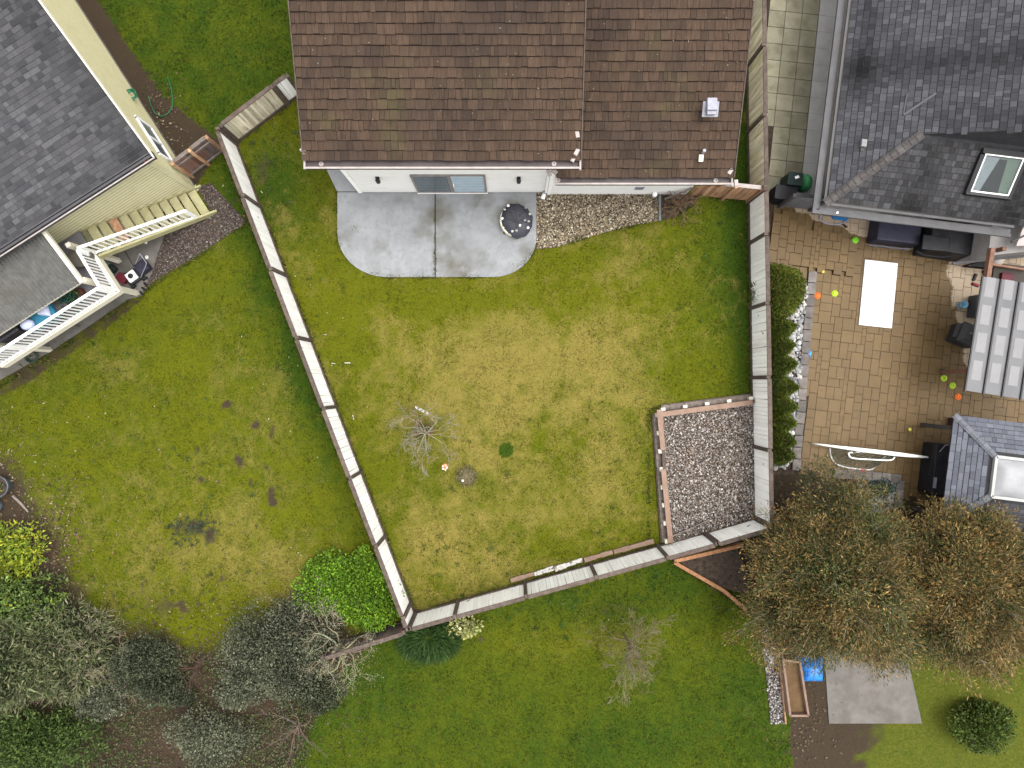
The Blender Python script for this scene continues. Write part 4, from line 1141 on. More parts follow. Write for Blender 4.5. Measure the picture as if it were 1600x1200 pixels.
def feathery_conifer(name, label, base, hgt, rad, nlead, per, seed, greens, browns, brownness=0.5, trunk_r=0.16):
    """broad many-stemmed tree: boughs fan out to leaders, each carrying a loose plume of short sprays"""
    r = np.random.default_rng(seed)
    b = np.array(base, dtype=float)
    t = thing(name, label, 'tree', base)
    tw = Vector(base)
    mb = MB()
    mb.tube([tw - Vector((0, 0, 0.05)), tw + Vector((0.05, 0.04, hgt * 0.35)), tw + Vector((0, 0, hgt * 0.8))], [trunk_r, trunk_r * 0.75, 0.04], 8, col=(0.10, 0.075, 0.055)); mb.build('trunk', M_tintwood, t)
    bm_ = MB()
    PP, DD, CC, LL, WW = [], [], [], [], []
    greens, browns = np.array(greens), np.array(browns)
    for k in range(nlead):
        f = math.sqrt((k + 0.5) / nlead)
        a = k * 2.39996 + r.normal(0, 0.35)
        q = f * r.uniform(0.82, 1.1)
        wob = 1 + 0.13 * math.sin(3 * a + seed) + 0.09 * math.sin(5 * a + 2 * seed)
        x, y = math.cos(a) * q * rad[0] * wob, math.sin(a) * q * rad[1] * wob
        z = hgt * (0.30 + 0.62 * math.sqrt(max(0.0, 1 - min(1, q) ** 2)) ) * r.uniform(0.78, 1.05)
        tip = b + np.array((x, y, z))
        root = b + np.array((x * 0.35, y * 0.35, z * 0.62))
        ax = tip - root
        axl = np.linalg.norm(ax); ax = ax / axl
        sw = unit(np.array([[math.cos(a) + r.normal(0, 0.8), math.sin(a) + r.normal(0, 0.8), 0.5]]))[0]
        st0 = b + np.array((0, 0, z * 0.4))
        bm_.tube([st0, root * 0.6 + st0 * 0.4 + np.array((0, 0, 0.05)), root, tip], [0.05, 0.035, 0.022, 0.006], 4, col=(0.20, 0.165, 0.12), cap=False)
        nt = int(r.integers(5, 9))
        tone = np.clip(brownness + 0.42 * math.sin(x * 2.1 + seed) * math.sin(y * 2.4 + 1.3 * seed) + 0.2 * math.sin(x * 5 + y * 4) + r.normal(0, 0.12), 0.03, 0.97)
        lum = r.uniform(0.8, 1.4) * (1.0 + 0.25 * math.sin(x * 3.3 + 2 * seed) * math.sin(y * 3.0 + seed))
        for m in range(nt):
            d0 = unit(np.array([ax * 0.5 + sw * 0.7 + r.normal(0, 0.55, 3)]))[0]
            p0 = root + (tip - root) * r.uniform(0.25, 1.0)
            L_ = r.uniform(0.35, 0.85)
            bm_.tube([p0, p0 + d0 * L_ * 0.9], [0.010, 0.004], 3, col=(0.27, 0.225, 0.15), cap=False)
            n = max(6, int(per / nt))
            u = r.random(n) ** 0.7
            side = r.normal(0, 1, (n, 3)) * (0.05 + 0.10 * np.sin(u * 2.6))[:, None]
            P = p0 + d0 * (u * L_)[:, None] + side
            D = unit(d0[None] * 0.75 + side * 5.0 + r.normal(0, 0.35, (n, 3)) + np.array((0, 0, 0.1)))
            pb = np.clip(tone * (0.35 + 0.95 * u) + r.normal(0, 0.12, n), 0.02, 0.97)
            isb = r.random(n) < pb
            c = np.where(isb[:, None], browns[r.integers(0, len(browns), n)], greens[r.integers(0, len(greens), n)]) * r.uniform(0.6, 1.5, (n, 1)) * lum
            PP.append(P); DD.append(D); CC.append(c); LL.append(0.105 * r.uniform(0.5, 1.6, n)); WW.append(0.012 * r.uniform(0.6, 1.6, n))
    o = bm_.build('branches', M_tintwood, t); o['kind'] = 'stuff'
    P = np.concatenate(PP); P[:, 2] = np.maximum(P[:, 2], 0.1)
    V, F = leafquads(P, np.concatenate(DD), np.concatenate(LL), np.concatenate(WW), r, 0.12)
    npmesh('crown', V, F, M_foliage, parent=t, tint=np.concatenate(CC))
    return t

# ------------------------------------------------------------------ plants
weeds('weeds', [(302, 828, 20, 11, 90, (0.045, 0.06, 0.03)), (330, 770, 110, 90, 110, (0.06, 0.085, 0.015)), (480, 480, 45, 120, 60, (0.05, 0.085, 0.01)), (420, 270, 25, 45, 40, (0.05, 0.07, 0.02)), (800, 880, 130, 25, 60, (0.05, 0.08, 0.01)),
                (860, 700, 130, 90, 50, (0.075, 0.105, 0.01)), (900, 940, 120, 25, 110, (0.03, 0.075, 0.01)), (1120, 420, 40, 80, 40, (0.04, 0.085, 0.01)), (230, 940, 110, 40, 90, (0.06, 0.075, 0.02)), (110, 560, 70, 40, 50, (0.04, 0.075, 0.01))], 55)
GREENS_C = [(0.03804, 0.05434, 0.01304), (0.0652, 0.0815, 0.02174), (0.1087, 0.1141, 0.03804), (0.05434, 0.0652, 0.02608)]
BROWNS_C = [(0.1568, 0.09734, 0.03024), (0.2233, 0.1312, 0.03888), (0.1093, 0.0775, 0.02808), (0.2756, 0.1788, 0.0648), (0.1521, 0.1242, 0.0432)]
T1 = at(1275, 865); T1.z = 0
feathery_conifer('feathery_conifer', 'broad feathery olive-brown tree beside the gravel pit corner and orange planter', (T1.x - 0.40, T1.y - 0.22, 0), 5.2, (2.85, 2.85), 290, 560, 41, GREENS_C, BROWNS_C, 0.50)
T2 = at(1462, 890)
feathery_conifer('feathery_conifer', 'broad feathery tree with more orange-brown tips beside the small grey hip roof', (T2.x - 0.75, T2.y + 0.15, 0), 5.0, (2.85, 2.75), 290, 540, 57, GREENS_C, BROWNS_C, 0.72)
feathery_conifer('feathery_conifer', 'smaller olive tree reaching past the gazebo at the lawn edge', at(1582, 905), 4.2, (2.3, 2.3), 180, 400, 61, GREENS_C, BROWNS_C, 0.5)
shrub('juniper', 'blue-green low shrub among white cobbles under the orange-tipped tree', at(1362, 762), (0.62, 0.35), 0.45, 2600, (0.07, 0.018), [(0.05, 0.075, 0.07), (0.08, 0.11, 0.10), (0.03, 0.05, 0.045)], 71)
# hedge row
hed = [(1243, 509), (1240.5, 538.5), (1244, 568), (1247, 605), (1245, 636.6), (1243, 662), (1242, 691.7), (1240, 713.6)]
hlab = ['conical green conifer nearest the big rounded bush in the row along the fence', 'second conical conifer from the rounded bush along the fence', 'third conical conifer from the rounded bush, opposite the blue scrap on the pavers',
        'tallest orange-tipped conical conifer midway along the cobble bed', 'conical conifer just beyond the tallest one, touching the grey brick edging', 'conical conifer third from the feathery tree in the fence row',
        'conical conifer second from the feathery tree in the fence row', 'conical conifer nearest the feathery tree, half under its branches']
for i, (tx, ty) in enumerate(hed):
    h_ = (1.75, 1.65, 1.75, 1.9, 1.8, 1.7, 1.7, 1.6)[i]
    tip = at(tx, ty, h_)
    shrub('conical_conifer', hlab[i], (tip.x, tip.y, 0), (0.44, 0.44), h_, 5600, (0.08, 0.014), [(0.08125, 0.1187, 0.0125), (0.125, 0.1625, 0.01875), (0.0525, 0.08125, 0.01), (0.175, 0.15, 0.025)], 80 + i, [0.35, 0.3, 0.25, 0.1], conical=0.78, lump=0.08, lobes=0, group='conical conifers in a row along the fence', cat='shrub', stem=True, up=0.6)
c = at(1226, 452, 1.25)
shrub('rounded_bush', 'large rounded clipped green bush overhanging the fence at the head of the conifer row', (c.x, c.y, 0.15), (0.80, 0.98), 2.0, 20000, (0.085, 0.014), [(0.062, 0.092, 0.008), (0.095, 0.125, 0.012), (0.14, 0.13, 0.018), (0.045, 0.07, 0.007)], 91, lump=0.06, conical=0.12, zlow=0.2, up=0.4, lobes=0)
c = at(1212, 486, 0.5)
shrub('low_bush', 'low green bush tucked between the big rounded bush and the first conical conifer', (c.x, c.y, 0), (0.42, 0.36), 0.95, 3800, (0.08, 0.014), [(0.045, 0.072, 0.008), (0.07, 0.10, 0.012), (0.03, 0.05, 0.008)], 92, lump=0.12)
# bright green bush outside the west fence
c = at(563, 922, 0.5)
shrub('leafy_bush', 'bright lime-green leafy bush in the corner outside the off-white fence', (c.x - 0.42, c.y, 0), (1.5, 1.55), 1.2, 20000, (0.085, 0.030), [(0.1105, 0.2145, 0.013), (0.169, 0.286, 0.0182), (0.0715, 0.156, 0.0104), (0.039, 0.091, 0.0078)], 95, [0.4, 0.3, 0.2, 0.1], lump=0.2)
c = at(585, 868, 0.3)
shrub('low_bush', 'small lime-green spur of leaves squeezed along the fence above the big lime bush', (c.x - 0.3, c.y, 0), (0.40, 0.7), 0.7, 2800, (0.08, 0.03), [(0.1105, 0.2015, 0.013), (0.156, 0.247, 0.0182), (0.0715, 0.143, 0.0104)], 96, lobes=4)
# grey-green shrubs
GG = [(0.09254, 0.1017, 0.05831), (0.135, 0.1461, 0.09095), (0.06428, 0.0737, 0.03965), (0.1928, 0.1969, 0.1341)]
c = at(425, 1000, 0.8)
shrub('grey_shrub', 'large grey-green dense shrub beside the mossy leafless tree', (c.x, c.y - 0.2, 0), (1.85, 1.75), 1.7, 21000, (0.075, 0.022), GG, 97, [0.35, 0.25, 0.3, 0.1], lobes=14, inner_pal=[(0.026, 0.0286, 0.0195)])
c = at(232, 1035, 0.6)
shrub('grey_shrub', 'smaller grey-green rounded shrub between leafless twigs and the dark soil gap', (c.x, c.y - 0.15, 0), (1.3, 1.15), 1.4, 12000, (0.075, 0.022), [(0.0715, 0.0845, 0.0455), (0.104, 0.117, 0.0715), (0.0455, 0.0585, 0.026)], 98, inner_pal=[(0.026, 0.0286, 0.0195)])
c = at(310, 1040, 0.3)
bare_tree('twiggy_shrub', 'low red-brown twiggy shrub between the two grey-green shrubs', (c.x, c.y, 0), 0.2, 0.04, 12, 0.55, 2, (0.105, 0.066, 0.048), 12, cat='shrub', elev=0.9)
# rosette-leaved shrub on the west edge
c = at(20, 905, 0.6)
shrub('rosette_shrub', 'yellow-green rosette-leaved shrub next to the round pot', (c.x - 0.1, c.y + 0.9, 0), (1.15, 1.25), 0.9, 1500, (0.17, 0.035), [(0.2275, 0.2762, 0.0195), (0.325, 0.3413, 0.02438), (0.1463, 0.2275, 0.02438)], 99, lump=0.35)
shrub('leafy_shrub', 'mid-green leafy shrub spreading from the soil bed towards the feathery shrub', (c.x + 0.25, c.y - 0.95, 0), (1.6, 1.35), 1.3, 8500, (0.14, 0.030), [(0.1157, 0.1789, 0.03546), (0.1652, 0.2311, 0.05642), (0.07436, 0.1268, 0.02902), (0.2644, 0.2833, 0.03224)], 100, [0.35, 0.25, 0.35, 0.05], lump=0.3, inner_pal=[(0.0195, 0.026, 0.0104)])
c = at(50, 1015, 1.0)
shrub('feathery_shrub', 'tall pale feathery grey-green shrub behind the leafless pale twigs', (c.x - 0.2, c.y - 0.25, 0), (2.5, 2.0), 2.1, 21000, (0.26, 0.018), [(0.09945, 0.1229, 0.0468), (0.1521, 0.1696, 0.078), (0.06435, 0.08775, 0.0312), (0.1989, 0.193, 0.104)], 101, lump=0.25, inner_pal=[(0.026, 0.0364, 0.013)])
bare_tree('leafless_shrub', 'pale leafless shrub with fine tangled twigs beside the feathery shrub', at(148, 1020), 0.6, 0.05, 12, 0.95, 4, (0.25, 0.215, 0.14), 14, elev=0.7, cat='shrub', kids=(3, 4), wig=0.25)
bare_tree('leafless_tree', 'leafless tree with pale forked limbs rising through the feathery shrub', at(22, 1030), 1.6, 0.08, 6, 1.5, 3, (0.351, 0.273, 0.182), 15, elev=0.8, kids=(2, 3))
# mossy tree by the lower corner
bare_tree('mossy_tree', 'mossy leafless tree with thick crooked pale limbs by the lower fence corner', at(536, 1002), 1.2, 0.075, 10, 0.95, 3, (0.286, 0.26, 0.169), 18, spread=0.8, elev=0.4, kids=(2, 4), wig=0.28,
          leaf=dict(n=2600, sig=0.12, l=0.05, w=0.012, pal=[(0.182, 0.182, 0.104), (0.26, 0.234, 0.143), (0.117, 0.13, 0.065)]))
bare_tree('twiggy_shrub', 'pale curly-twigged shrub between the grey-green shrub and lime-green bush', at(492, 945), 0.3, 0.05, 12, 0.75, 3, (0.351, 0.3055, 0.221), 19, cat='shrub', elev=0.8, wig=0.35)
# sapling in the main yard
SP = at(664, 674)
bare_tree('bare_sapling', 'small leafless grey sapling spreading pale twigs on the dry lawn', SP, 0.6, 0.035, 17, 0.68, 4, (0.24, 0.215, 0.16), 22, spread=0.62, elev=0.45, kids=(2, 4), wig=0.2, minr=0.004, ratio=0.6)
mb = MB()
for i in range(9):
    mb.box(at(651 + i * 2.1 + random.uniform(-1, 1), 637 + i * 1.1, 0.75), (0.05, 0.10, 0.02), 0.5 + random.uniform(-0.5, 0.5))
tag(mb.build('trellis_scrap', M_oldwhite), 'scrap of white lattice caught in the top of the bare sapling', 'scrap')
p = at(695, 729, 0.6)
bf = thing('bird_feeder', 'small orange and white feeder hanging at the tip of the bare sapling', 'bird feeder', p)
MB().lathe((p.x, p.y, p.z - 0.1), [(0.05, 0), (0.06, 0.1), (0.0, 0.1)], 8).build('body', flat('feeder_white', (0.7, 0.55, 0.42)), bf)
MB().lathe((p.x, p.y, p.z), [(0.11, 0), (0.09, 0.03), (0.0, 0.07)], 8).build('roof', flat('feeder_orange', (0.55, 0.17, 0.07)), bf)
for k in range(5):
    a = k * 1.26
    mb = MB().lathe((p.x + 0.075 * math.cos(a), p.y + 0.075 * math.sin(a) - 0.03, p.z + 0.03), [(0.0, 0.0), (0.03, 0.01), (0.0, 0.03)], 6); mb.build('perch_knob', M_whitepaint, bf)
# old stump with dry grass
p = at(729, 744)
st = thing('tree_stump', 'low round stump overgrown with dry grass near the bare sapling', 'stump', p)
MB().lathe((p.x, p.y, -0.02), [(0.31, 0), (0.28, 0.08), (0.22, 0.12), (0.0, 0.13)], 14).build('wood', mat('stump_wood', (0.10, 0.08, 0.05), (0.17, 0.14, 0.08), 9, 0.95, 0.6, 30), st)
r = np.random.default_rng(5); n = 900
a = r.uniform(0, 6.28, n); q = np.sqrt(r.random(n)) * 0.36
P = np.stack([p.x + q * np.cos(a), p.y + q * np.sin(a), 0.11 - 0.25 * np.maximum(0, q - 0.2)], 1)
V, F = leafquads(P, unit(np.stack([np.cos(a), np.sin(a), np.full(n, 0.5)], 1) + r.normal(0, 0.6, (n, 3))), r.uniform(0.05, 0.12, n), np.full(n, 0.007), r)
npmesh('moss', V, F, M_foliage, parent=st, tint=pick([(0.17, 0.14, 0.06), (0.09, 0.085, 0.02), (0.24, 0.2, 0.1)], r, n))
mb = MB().lathe(at(723, 751, 0.13), [(0.05, 0), (0.04, 0.03), (0, 0.045)], 7); tag(mb.build('stone', flat('white_pebble', (0.7, 0.68, 0.62))), 'small white pebble resting on the overgrown stump', 'stone')
# twig bush by the house corner
bare_tree('twiggy_shrub', 'brown leafless shrub of arching canes in the bed at the house corner', at(1057, 324), 0.15, 0.035, 26, 0.55, 3, (0.17, 0.105, 0.065), 25, cat='shrub', elev=0.75, wig=0.22, droop=0.2, kids=(2, 3))
pl = MB().beam(at(1039, 311, 0.2), at(1082, 294, 1.0), 0.06, 0.05); tag(pl.build('stake', M_greywood), 'thin grey stake leaning over the brown cane shrub', 'stake')
# south lawn: leafless tree, strap-leaf clump, variegated bush
bare_tree('leafless_tree', 'leafless young tree with fanned yellowish branches on the deep green lawn', at(974, 990), 1.7, 0.035, 20, 0.78, 4, (0.17, 0.14, 0.08), 27, spread=0.5, elev=0.8, kids=(2, 4), wig=0.15, minr=0.004, ratio=0.62)
c = at(672, 1003)
t = thing('strap_leaf_clump', 'dark green strap-leaved clump below the fence corner', 'plant', c)
r = np.random.default_rng(6); n = 3600
a = r.uniform(0, 6.28, n); q = np.sqrt(r.random(n)) * 0.8
P = np.stack([c.x + q * np.cos(a) * 1.15, c.y + 0.18 + q * np.sin(a) * 0.7, r.uniform(0.05, 0.35, n)], 1)
V, F = leafquads(P, unit(np.stack([np.cos(a), np.sin(a) - 0.35, np.full(n, 0.55)], 1) + r.normal(0, 0.35, (n, 3))), r.uniform(0.2, 0.5, n), r.uniform(0.008, 0.018, n), r, 0.15)
npmesh('leaves', V, F, M_foliage, parent=t, tint=pick([(0.028, 0.065, 0.012), (0.045, 0.09, 0.016), (0.02, 0.045, 0.01)], r, n) * r.uniform(0.7, 1.4, (n, 1)))
c = at(721, 980, 0.3)
shrub('variegated_bush', 'small pale yellow variegated bush below the off-white fence', (c.x, c.y, 0), (0.5, 0.38), 0.5, 520, (0.12, 0.05), [(0.40, 0.38, 0.13), (0.30, 0.32, 0.10), (0.50, 0.48, 0.25), (0.16, 0.2, 0.04)], 103, lump=0.3)

# ------------------------------------------------------------------ yellow house
U = Vector((-0.842, -0.540, 0)); U.normalize()
Nn = Vector((-U.y, U.x, 0))                  # (0.54,-0.842): outward from the front wall
def yp(u, n, z=0.0):
    v = U * u + Nn * n
    return Vector((v.x, v.y, z))
YA = math.atan2(U.y, U.x)
YH = thing('yellow_house', 'pale yellow lap-sided house with grey shingle roof and white railed deck', 'house', yp(9, -14))
w = MB()
def wall_lap(mb, p, q, z0, z1, ex, nrm):
    lapwall(mb, p, q, z0, z1, ex, nrm, 0.045)
wall_lap(w, yp(22, -11.62), yp(5.6, -11.62), 0.0, 4.38, 0.165, Nn)
w.build('wall', M_yellow, YH)
w = MB()
wall_lap(w, yp(5.6, -11.62), yp(5.6, -21.0), 0.0, 4.36, 0.12, -U)
w.poly([yp(5.6, -11.62, 4.36), yp(5.6, -21.0, 4.36), yp(5.6, -17.0, 5.98)])
w.build('wall', M_yellow, YH)
lap_shadows(((yp(22, -11.62), yp(5.68, -11.62), 0.0, 4.3, Nn), ), 0.165, 0.045, 'lap_shadow', mat('lap_shadow_olive', (0.26, 0.235, 0.12), (0.34, 0.31, 0.17), 6), YH)  # olive strips: lap shadow and weathered board edge put into the colour
lap_shadows(((yp(5.6, -11.72), yp(5.6, -21), 0.0, 4.3, -U), ), 0.12, 0.045, 'lap_shadow', mat('lap_shadow_olive_fine', (0.30, 0.27, 0.14), (0.38, 0.35, 0.19), 6), YH)
w = MB(); w.box(yp(5.6, -11.62, 2.2), (0.14, 0.14, 4.4), YA); w.box(yp(5.6, -11.62, 0.04), (0.2, 0.2, 0.1), YA); w.build('corner_board', M_yellow, YH)
mb = MB(); mb.beam(yp(5.56, -11.7, 0.06), yp(5.56, -21, 0.06), 0.06, 0.14); mb.build('foundation', M_oldconcrete, YH)
SL = 0.30
mb = MB()
e, rr_ = -11.25, -17.0
for sgn in (1,):
    A = [yp(5.15, e, 4.42), yp(22, e, 4.42), yp(22, rr_, 4.42 + SL * (e - rr_)), yp(5.15, rr_, 4.42 + SL * (e - rr_))]
    mb.hexa([p - Vector((0, 0, 0.1)) for p in A] + A)
    B_ = [yp(5.15, rr_, 4.42 + SL * (e - rr_)), yp(22, rr_, 4.42 + SL * (e - rr_)), yp(22, 2 * rr_ - e, 4.42), yp(5.15, 2 * rr_ - e, 4.42)]
    mb.hexa([p - Vector((0, 0, 0.1)) for p in B_] + B_)
M_gray = mat('roof_felt', (0.05, 0.05, 0.054), (0.07, 0.07, 0.075), 5, 0.9)
yroof = mb.build('roof', M_gray, YH)
def shingle_field(name, parent, origin, du, dn, rise, Lu, Ln_, wid, exp, cols, seed, clip=None, th=0.012, stain=None, mat_=None):
    """small asphalt shingles on a plane: origin + du*u + dn*s, rising 'rise' per metre of s (plan)"""
    r = np.random.default_rng(seed)
    rows = int(Ln_ / exp)
    O, du, dn = np.array(origin), np.array(du), np.array(dn)
    V, C = [], []
    for i in range(rows):
        s0 = i * exp
        u = -r.random() * wid
        while u < Lu:
            w_ = wid * r.choice((0.6, 1.0, 1.0, 1.4))
            s1 = s0 + exp - 0.017
            c0 = O + du * (u + w_ / 2) + dn * (s0 + exp / 2)
            if u + w_ > 0.02 and (clip is None or clip(u + w_ / 2, s0 + exp / 2)):
                a0, a1 = max(u + 0.004, 0.0), min(u + w_ - 0.004, Lu)
                t_ = th * r.uniform(0.7, 1.3); q_ = r.uniform(-0.006, 0.006)
                pts = []
                for (uu, ss, zz) in ((a0, s0 + q_, 0), (a1, s0 + q_, 0), (a1, s1, 0), (a0, s1, 0), (a0, s0 + q_, t_), (a1, s0 + q_, t_), (a1, s1, 0.004), (a0, s1, 0.004)):
                    p = O + du * uu + dn * ss
                    pts.append((p[0], p[1], O[2] + rise * ss + zz + 0.003))
                V.append(pts)
                c = np.array(cols[r.integers(len(cols))]) * r.uniform(0.85, 1.18)
                if stain is not None:
                    c = c * (1 - stain(u, s0))
                C.append(c)
            u += w_
    V = np.array(V); n = len(V)
    F8 = np.array(((4, 5, 6, 7), (0, 1, 5, 4), (1, 2, 6, 5), (3, 0, 4, 7)))
    F = (F8[None] + (np.arange(n) * 8)[:, None, None]).reshape(-1, 4)
    o = npmesh(name, V.reshape(-1, 3), F, mat_ or M_tintroof, parent=parent, tint=np.repeat(np.array(C), 4, 0))
    o['kind'] = 'stuff'
    return o
ydn = -Nn
shingle_field('shingle_field', yroof, yp(5.15, e, 4.42), U, ydn, SL, 14.5, 5.7, 0.20, 0.145, [(0.0595, 0.0581, 0.0616), (0.0805, 0.0791, 0.0826), (0.0455, 0.0448, 0.0483), (0.0686, 0.0665, 0.0686)], 201,
              stain=lambda u, s: (0.35 * math.exp(-((u - 0.35) / 0.5) ** 2) + 0.25 * math.exp(-(s / 0.25) ** 2)))
def yellow_gutter():
    g_ = MB()
    for (n0, n1, z0, z1) in ((-11.09, -11.05, 4.30, 4.42), (-11.25, -11.05, 4.29, 4.31), (-11.27, -11.23, 4.30, 4.44), (-11.20, -11.13, 4.40, 4.43)):
        p = yp(13.58, (n0 + n1) / 2, (z0 + z1) / 2); g_.box(p, (16.9, abs(n1 - n0), z1 - z0), YA)
    g_.box(yp(5.14, -11.15, 4.36), (0.03, 0.22, 0.14), YA)
    return g_.build('gutter', M_greygutter, YH)
gg = yellow_gutter()
l_ = MB(); l_.beam(yp(5.14, -11.05, 4.435), yp(22, -11.05, 4.435), 0.035, 0.012); l_.build('lip', M_pinktrim, gg)
mb = MB(); mb.beam(yp(5.16, -11.1, 4.36), yp(5.16, rr_, 4.36 + SL * (-11.25 - rr_)), 0.04, 0.2); mb.build('rake_board', M_cream, YH)
mb = MB(); mb.poly([yp(5.17, -11.3, 4.29), yp(5.6, -11.3, 4.29), yp(5.6, rr_, 4.29 + SL * 5.7), yp(5.17, rr_, 4.29 + SL * 5.7)]); mb.build('soffit', M_cream, YH)
# a pinch of leaves caught in the gutter end
mb = MB()
for i in range(26):
    p = yp(5.3 + random.random() * 0.7, -11.15 + random.uniform(-0.06, 0.06), 4.35 + random.random() * 0.05)
    mb.box(p, (0.06, 0.03, 0.006), random.uniform(0, 3), col=(random.uniform(0.06, 0.2), random.uniform(0.04, 0.07), 0.04))
o = mb.build('gutter_leaves', M_foliage); o['kind'] = 'stuff'
# gable window
def on_gable(n, z, out=0.0): return yp(5.6 - out, n, z)
fr = MB()
n0, n1, z0, z1 = -13.72, -12.32, 1.0, 1.98
for (na, nb, za, zb) in ((n0, n1, z0 - 0.05, z0 + 0.05), (n0, n1, z1 - 0.05, z1 + 0.05), (n0 - 0.05, n0 + 0.05, z0 - 0.05, z1 + 0.05), (n1 - 0.05, n1 + 0.05, z0 - 0.05, z1 + 0.05), ((n0 + n1) / 2 - 0.03, (n0 + n1) / 2 + 0.03, z0, z1)):
    fr.box(on_gable((na + nb) / 2, (za + zb) / 2, 0.06), (0.09, abs(nb - na), zb - za), YA)
wn_ = fr.build('window', M_whitepaint, YH)
for (na, nb) in ((n0 + 0.05, (n0 + n1) / 2 - 0.03), ((n0 + n1) / 2 + 0.03, n1 - 0.05)):
    MB().box(on_gable((na + nb) / 2, (z0 + z1) / 2, 0.065), (0.012, abs(nb - na), z1 - z0 - 0.1), YA).build('pane', M_glassdark if na > -13.5 else flat('screen_glass', (0.13, 0.15, 0.14), 0.3), wn_)

# deck with stair, white railing and patio cover
DK = thing('deck', 'raised deck with white railing, yellow stair and corrugated cover on the yellow house', 'deck', yp(11, -10.5))
ZD = 2.08
mb = MB(); mb.box(yp(11.2, -10.45, ZD - 0.05), (4.4, 2.28, 0.1), YA); mb.build('floor', M_deckfloor, DK)
mb = MB(); mb.beam(yp(9.0, -9.27, ZD - 0.14), yp(13.4, -9.27, ZD - 0.14), 0.05, 0.3); mb.beam(yp(8.97, -10.62, ZD - 0.14), yp(8.97, -9.25, ZD - 0.14), 0.05, 0.3); mb.beam(yp(13.43, -11.5, ZD - 0.14), yp(13.43, -9.25, ZD - 0.14), 0.05, 0.3)
mb.build('fascia', M_cream, DK)
TREAD = MB().box((0, 0, 0), (0.275, 0.98, 0.045)).mesh('stair_tread', M_tread)
TREADB = MB().box((0, 0, 0), (0.275, 0.98, 0.045)).mesh('stair_tread', M_cedar)
for i in range(11):
    u = 5.72 + i * 0.294; z = 0.17 + i * 0.176
    piece('stair_tread', TREADB if i == 8 else TREAD, Matrix.Translation(yp(u, -11.08, z)) @ Matrix.Rotation(YA, 4, 'Z'), DK)
    mb = MB(); mb.box(yp(u + 0.15, -11.08, z - 0.1), (0.02, 0.96, 0.15), YA); mb.build('riser', M_yellow, DK)
for nn in (-10.56, -11.58):
    mb = MB(); mb.beam(yp(5.42, nn, 0.02), yp(8.95, nn, 2.02), 0.07, 0.28); mb.build('stringer', M_tread, DK)
BAL = MB().box((0, 0, 0.5), (0.036, 0.036, 1)).mesh('baluster', M_whitepaint)
def railing(a, b, h, nb, end=True):
    a, b = Vector(a), Vector(b)
    up = Vector((0, 0, 1))
    MB().beam(a + up * h, b + up * h, 0.085, 0.045).build('hand_rail', M_whitepaint, DK)
    MB().beam(a + up * 0.07, b + up * 0.07, 0.06, 0.05).build('bottom_rail', M_whitepaint, DK)
    for i in range(nb):
        p = a.lerp(b, (i + 0.5) / nb)
        piece('baluster', BAL, Matrix.Translation(p + up * 0.08) @ Matrix.Rotation(YA, 4, 'Z') @ Matrix.Diagonal((1, 1, h - 0.1, 1)), DK)
    for p in (a, b):
        MB().box(p + up * (h / 2), (0.08, 0.08, h + 0.02), YA).build('rail_post', M_whitepaint, DK)
railing(yp(5.98, -10.6, 0.42), yp(8.93, -10.68, 2.12), 0.95, 19)
railing(yp(9.0, -10.62, ZD), yp(9.03, -9.36, ZD), 0.98, 10)
railing(yp(9.12, -9.32, ZD), yp(12.36, -9.32, ZD), 0.98, 22)
railing(yp(12.46, -9.32, ZD), yp(13.38, -9.32, ZD), 0.98, 7)
railing(yp(13.38, -9.42, ZD), yp(13.38, -11.4, ZD), 0.98, 14)
for i, (u, n) in enumerate(((9.25, -9.68), (12.85, -9.66), (9.12, -10.9))):
    mb = MB(); mb.box(yp(u, n, 1.64), (0.14, 0.14, 3.28 if i < 2 else 3.0), YA); po = mb.build('post', M_cream, DK)
mb = MB(); mb.beam(yp(9.33, -9.70, 3.24), yp(16.5, -9.70, 3.24), 0.08, 0.14); mb.build('beam', M_cream, DK)
mb = MB(); mb.beam(yp(9.28, -9.62, 3.33), yp(9.18, -11.3, 3.93), 0.11, 0.16); mb.build('edge_beam', M_cream, DK)
# corrugated cover
nu = 430; uu = np.linspace(9.30, 16.6, nu); nn = np.linspace(-9.62, -11.35, 6)
UU, NN = np.meshgrid(uu, nn)
ZZ = 3.36 + (-9.62 - NN) * 0.345 + 0.034 * np.sin(UU * 2 * np.pi / 0.115)
XY = UU[..., None] * np.array(U)[:2] + NN[..., None] * np.array(Nn)[:2]
Vc = np.concatenate([XY, ZZ[..., None]], -1).reshape(-1, 3)
ix = np.arange(nu * 6).reshape(6, nu)
npmesh('corrugated_cover', Vc, np.stack([ix[:-1, :-1], ix[:-1, 1:], ix[1:, 1:], ix[1:, :-1]], -1).reshape(-1, 4), M_steel, parent=DK, smooth=True)
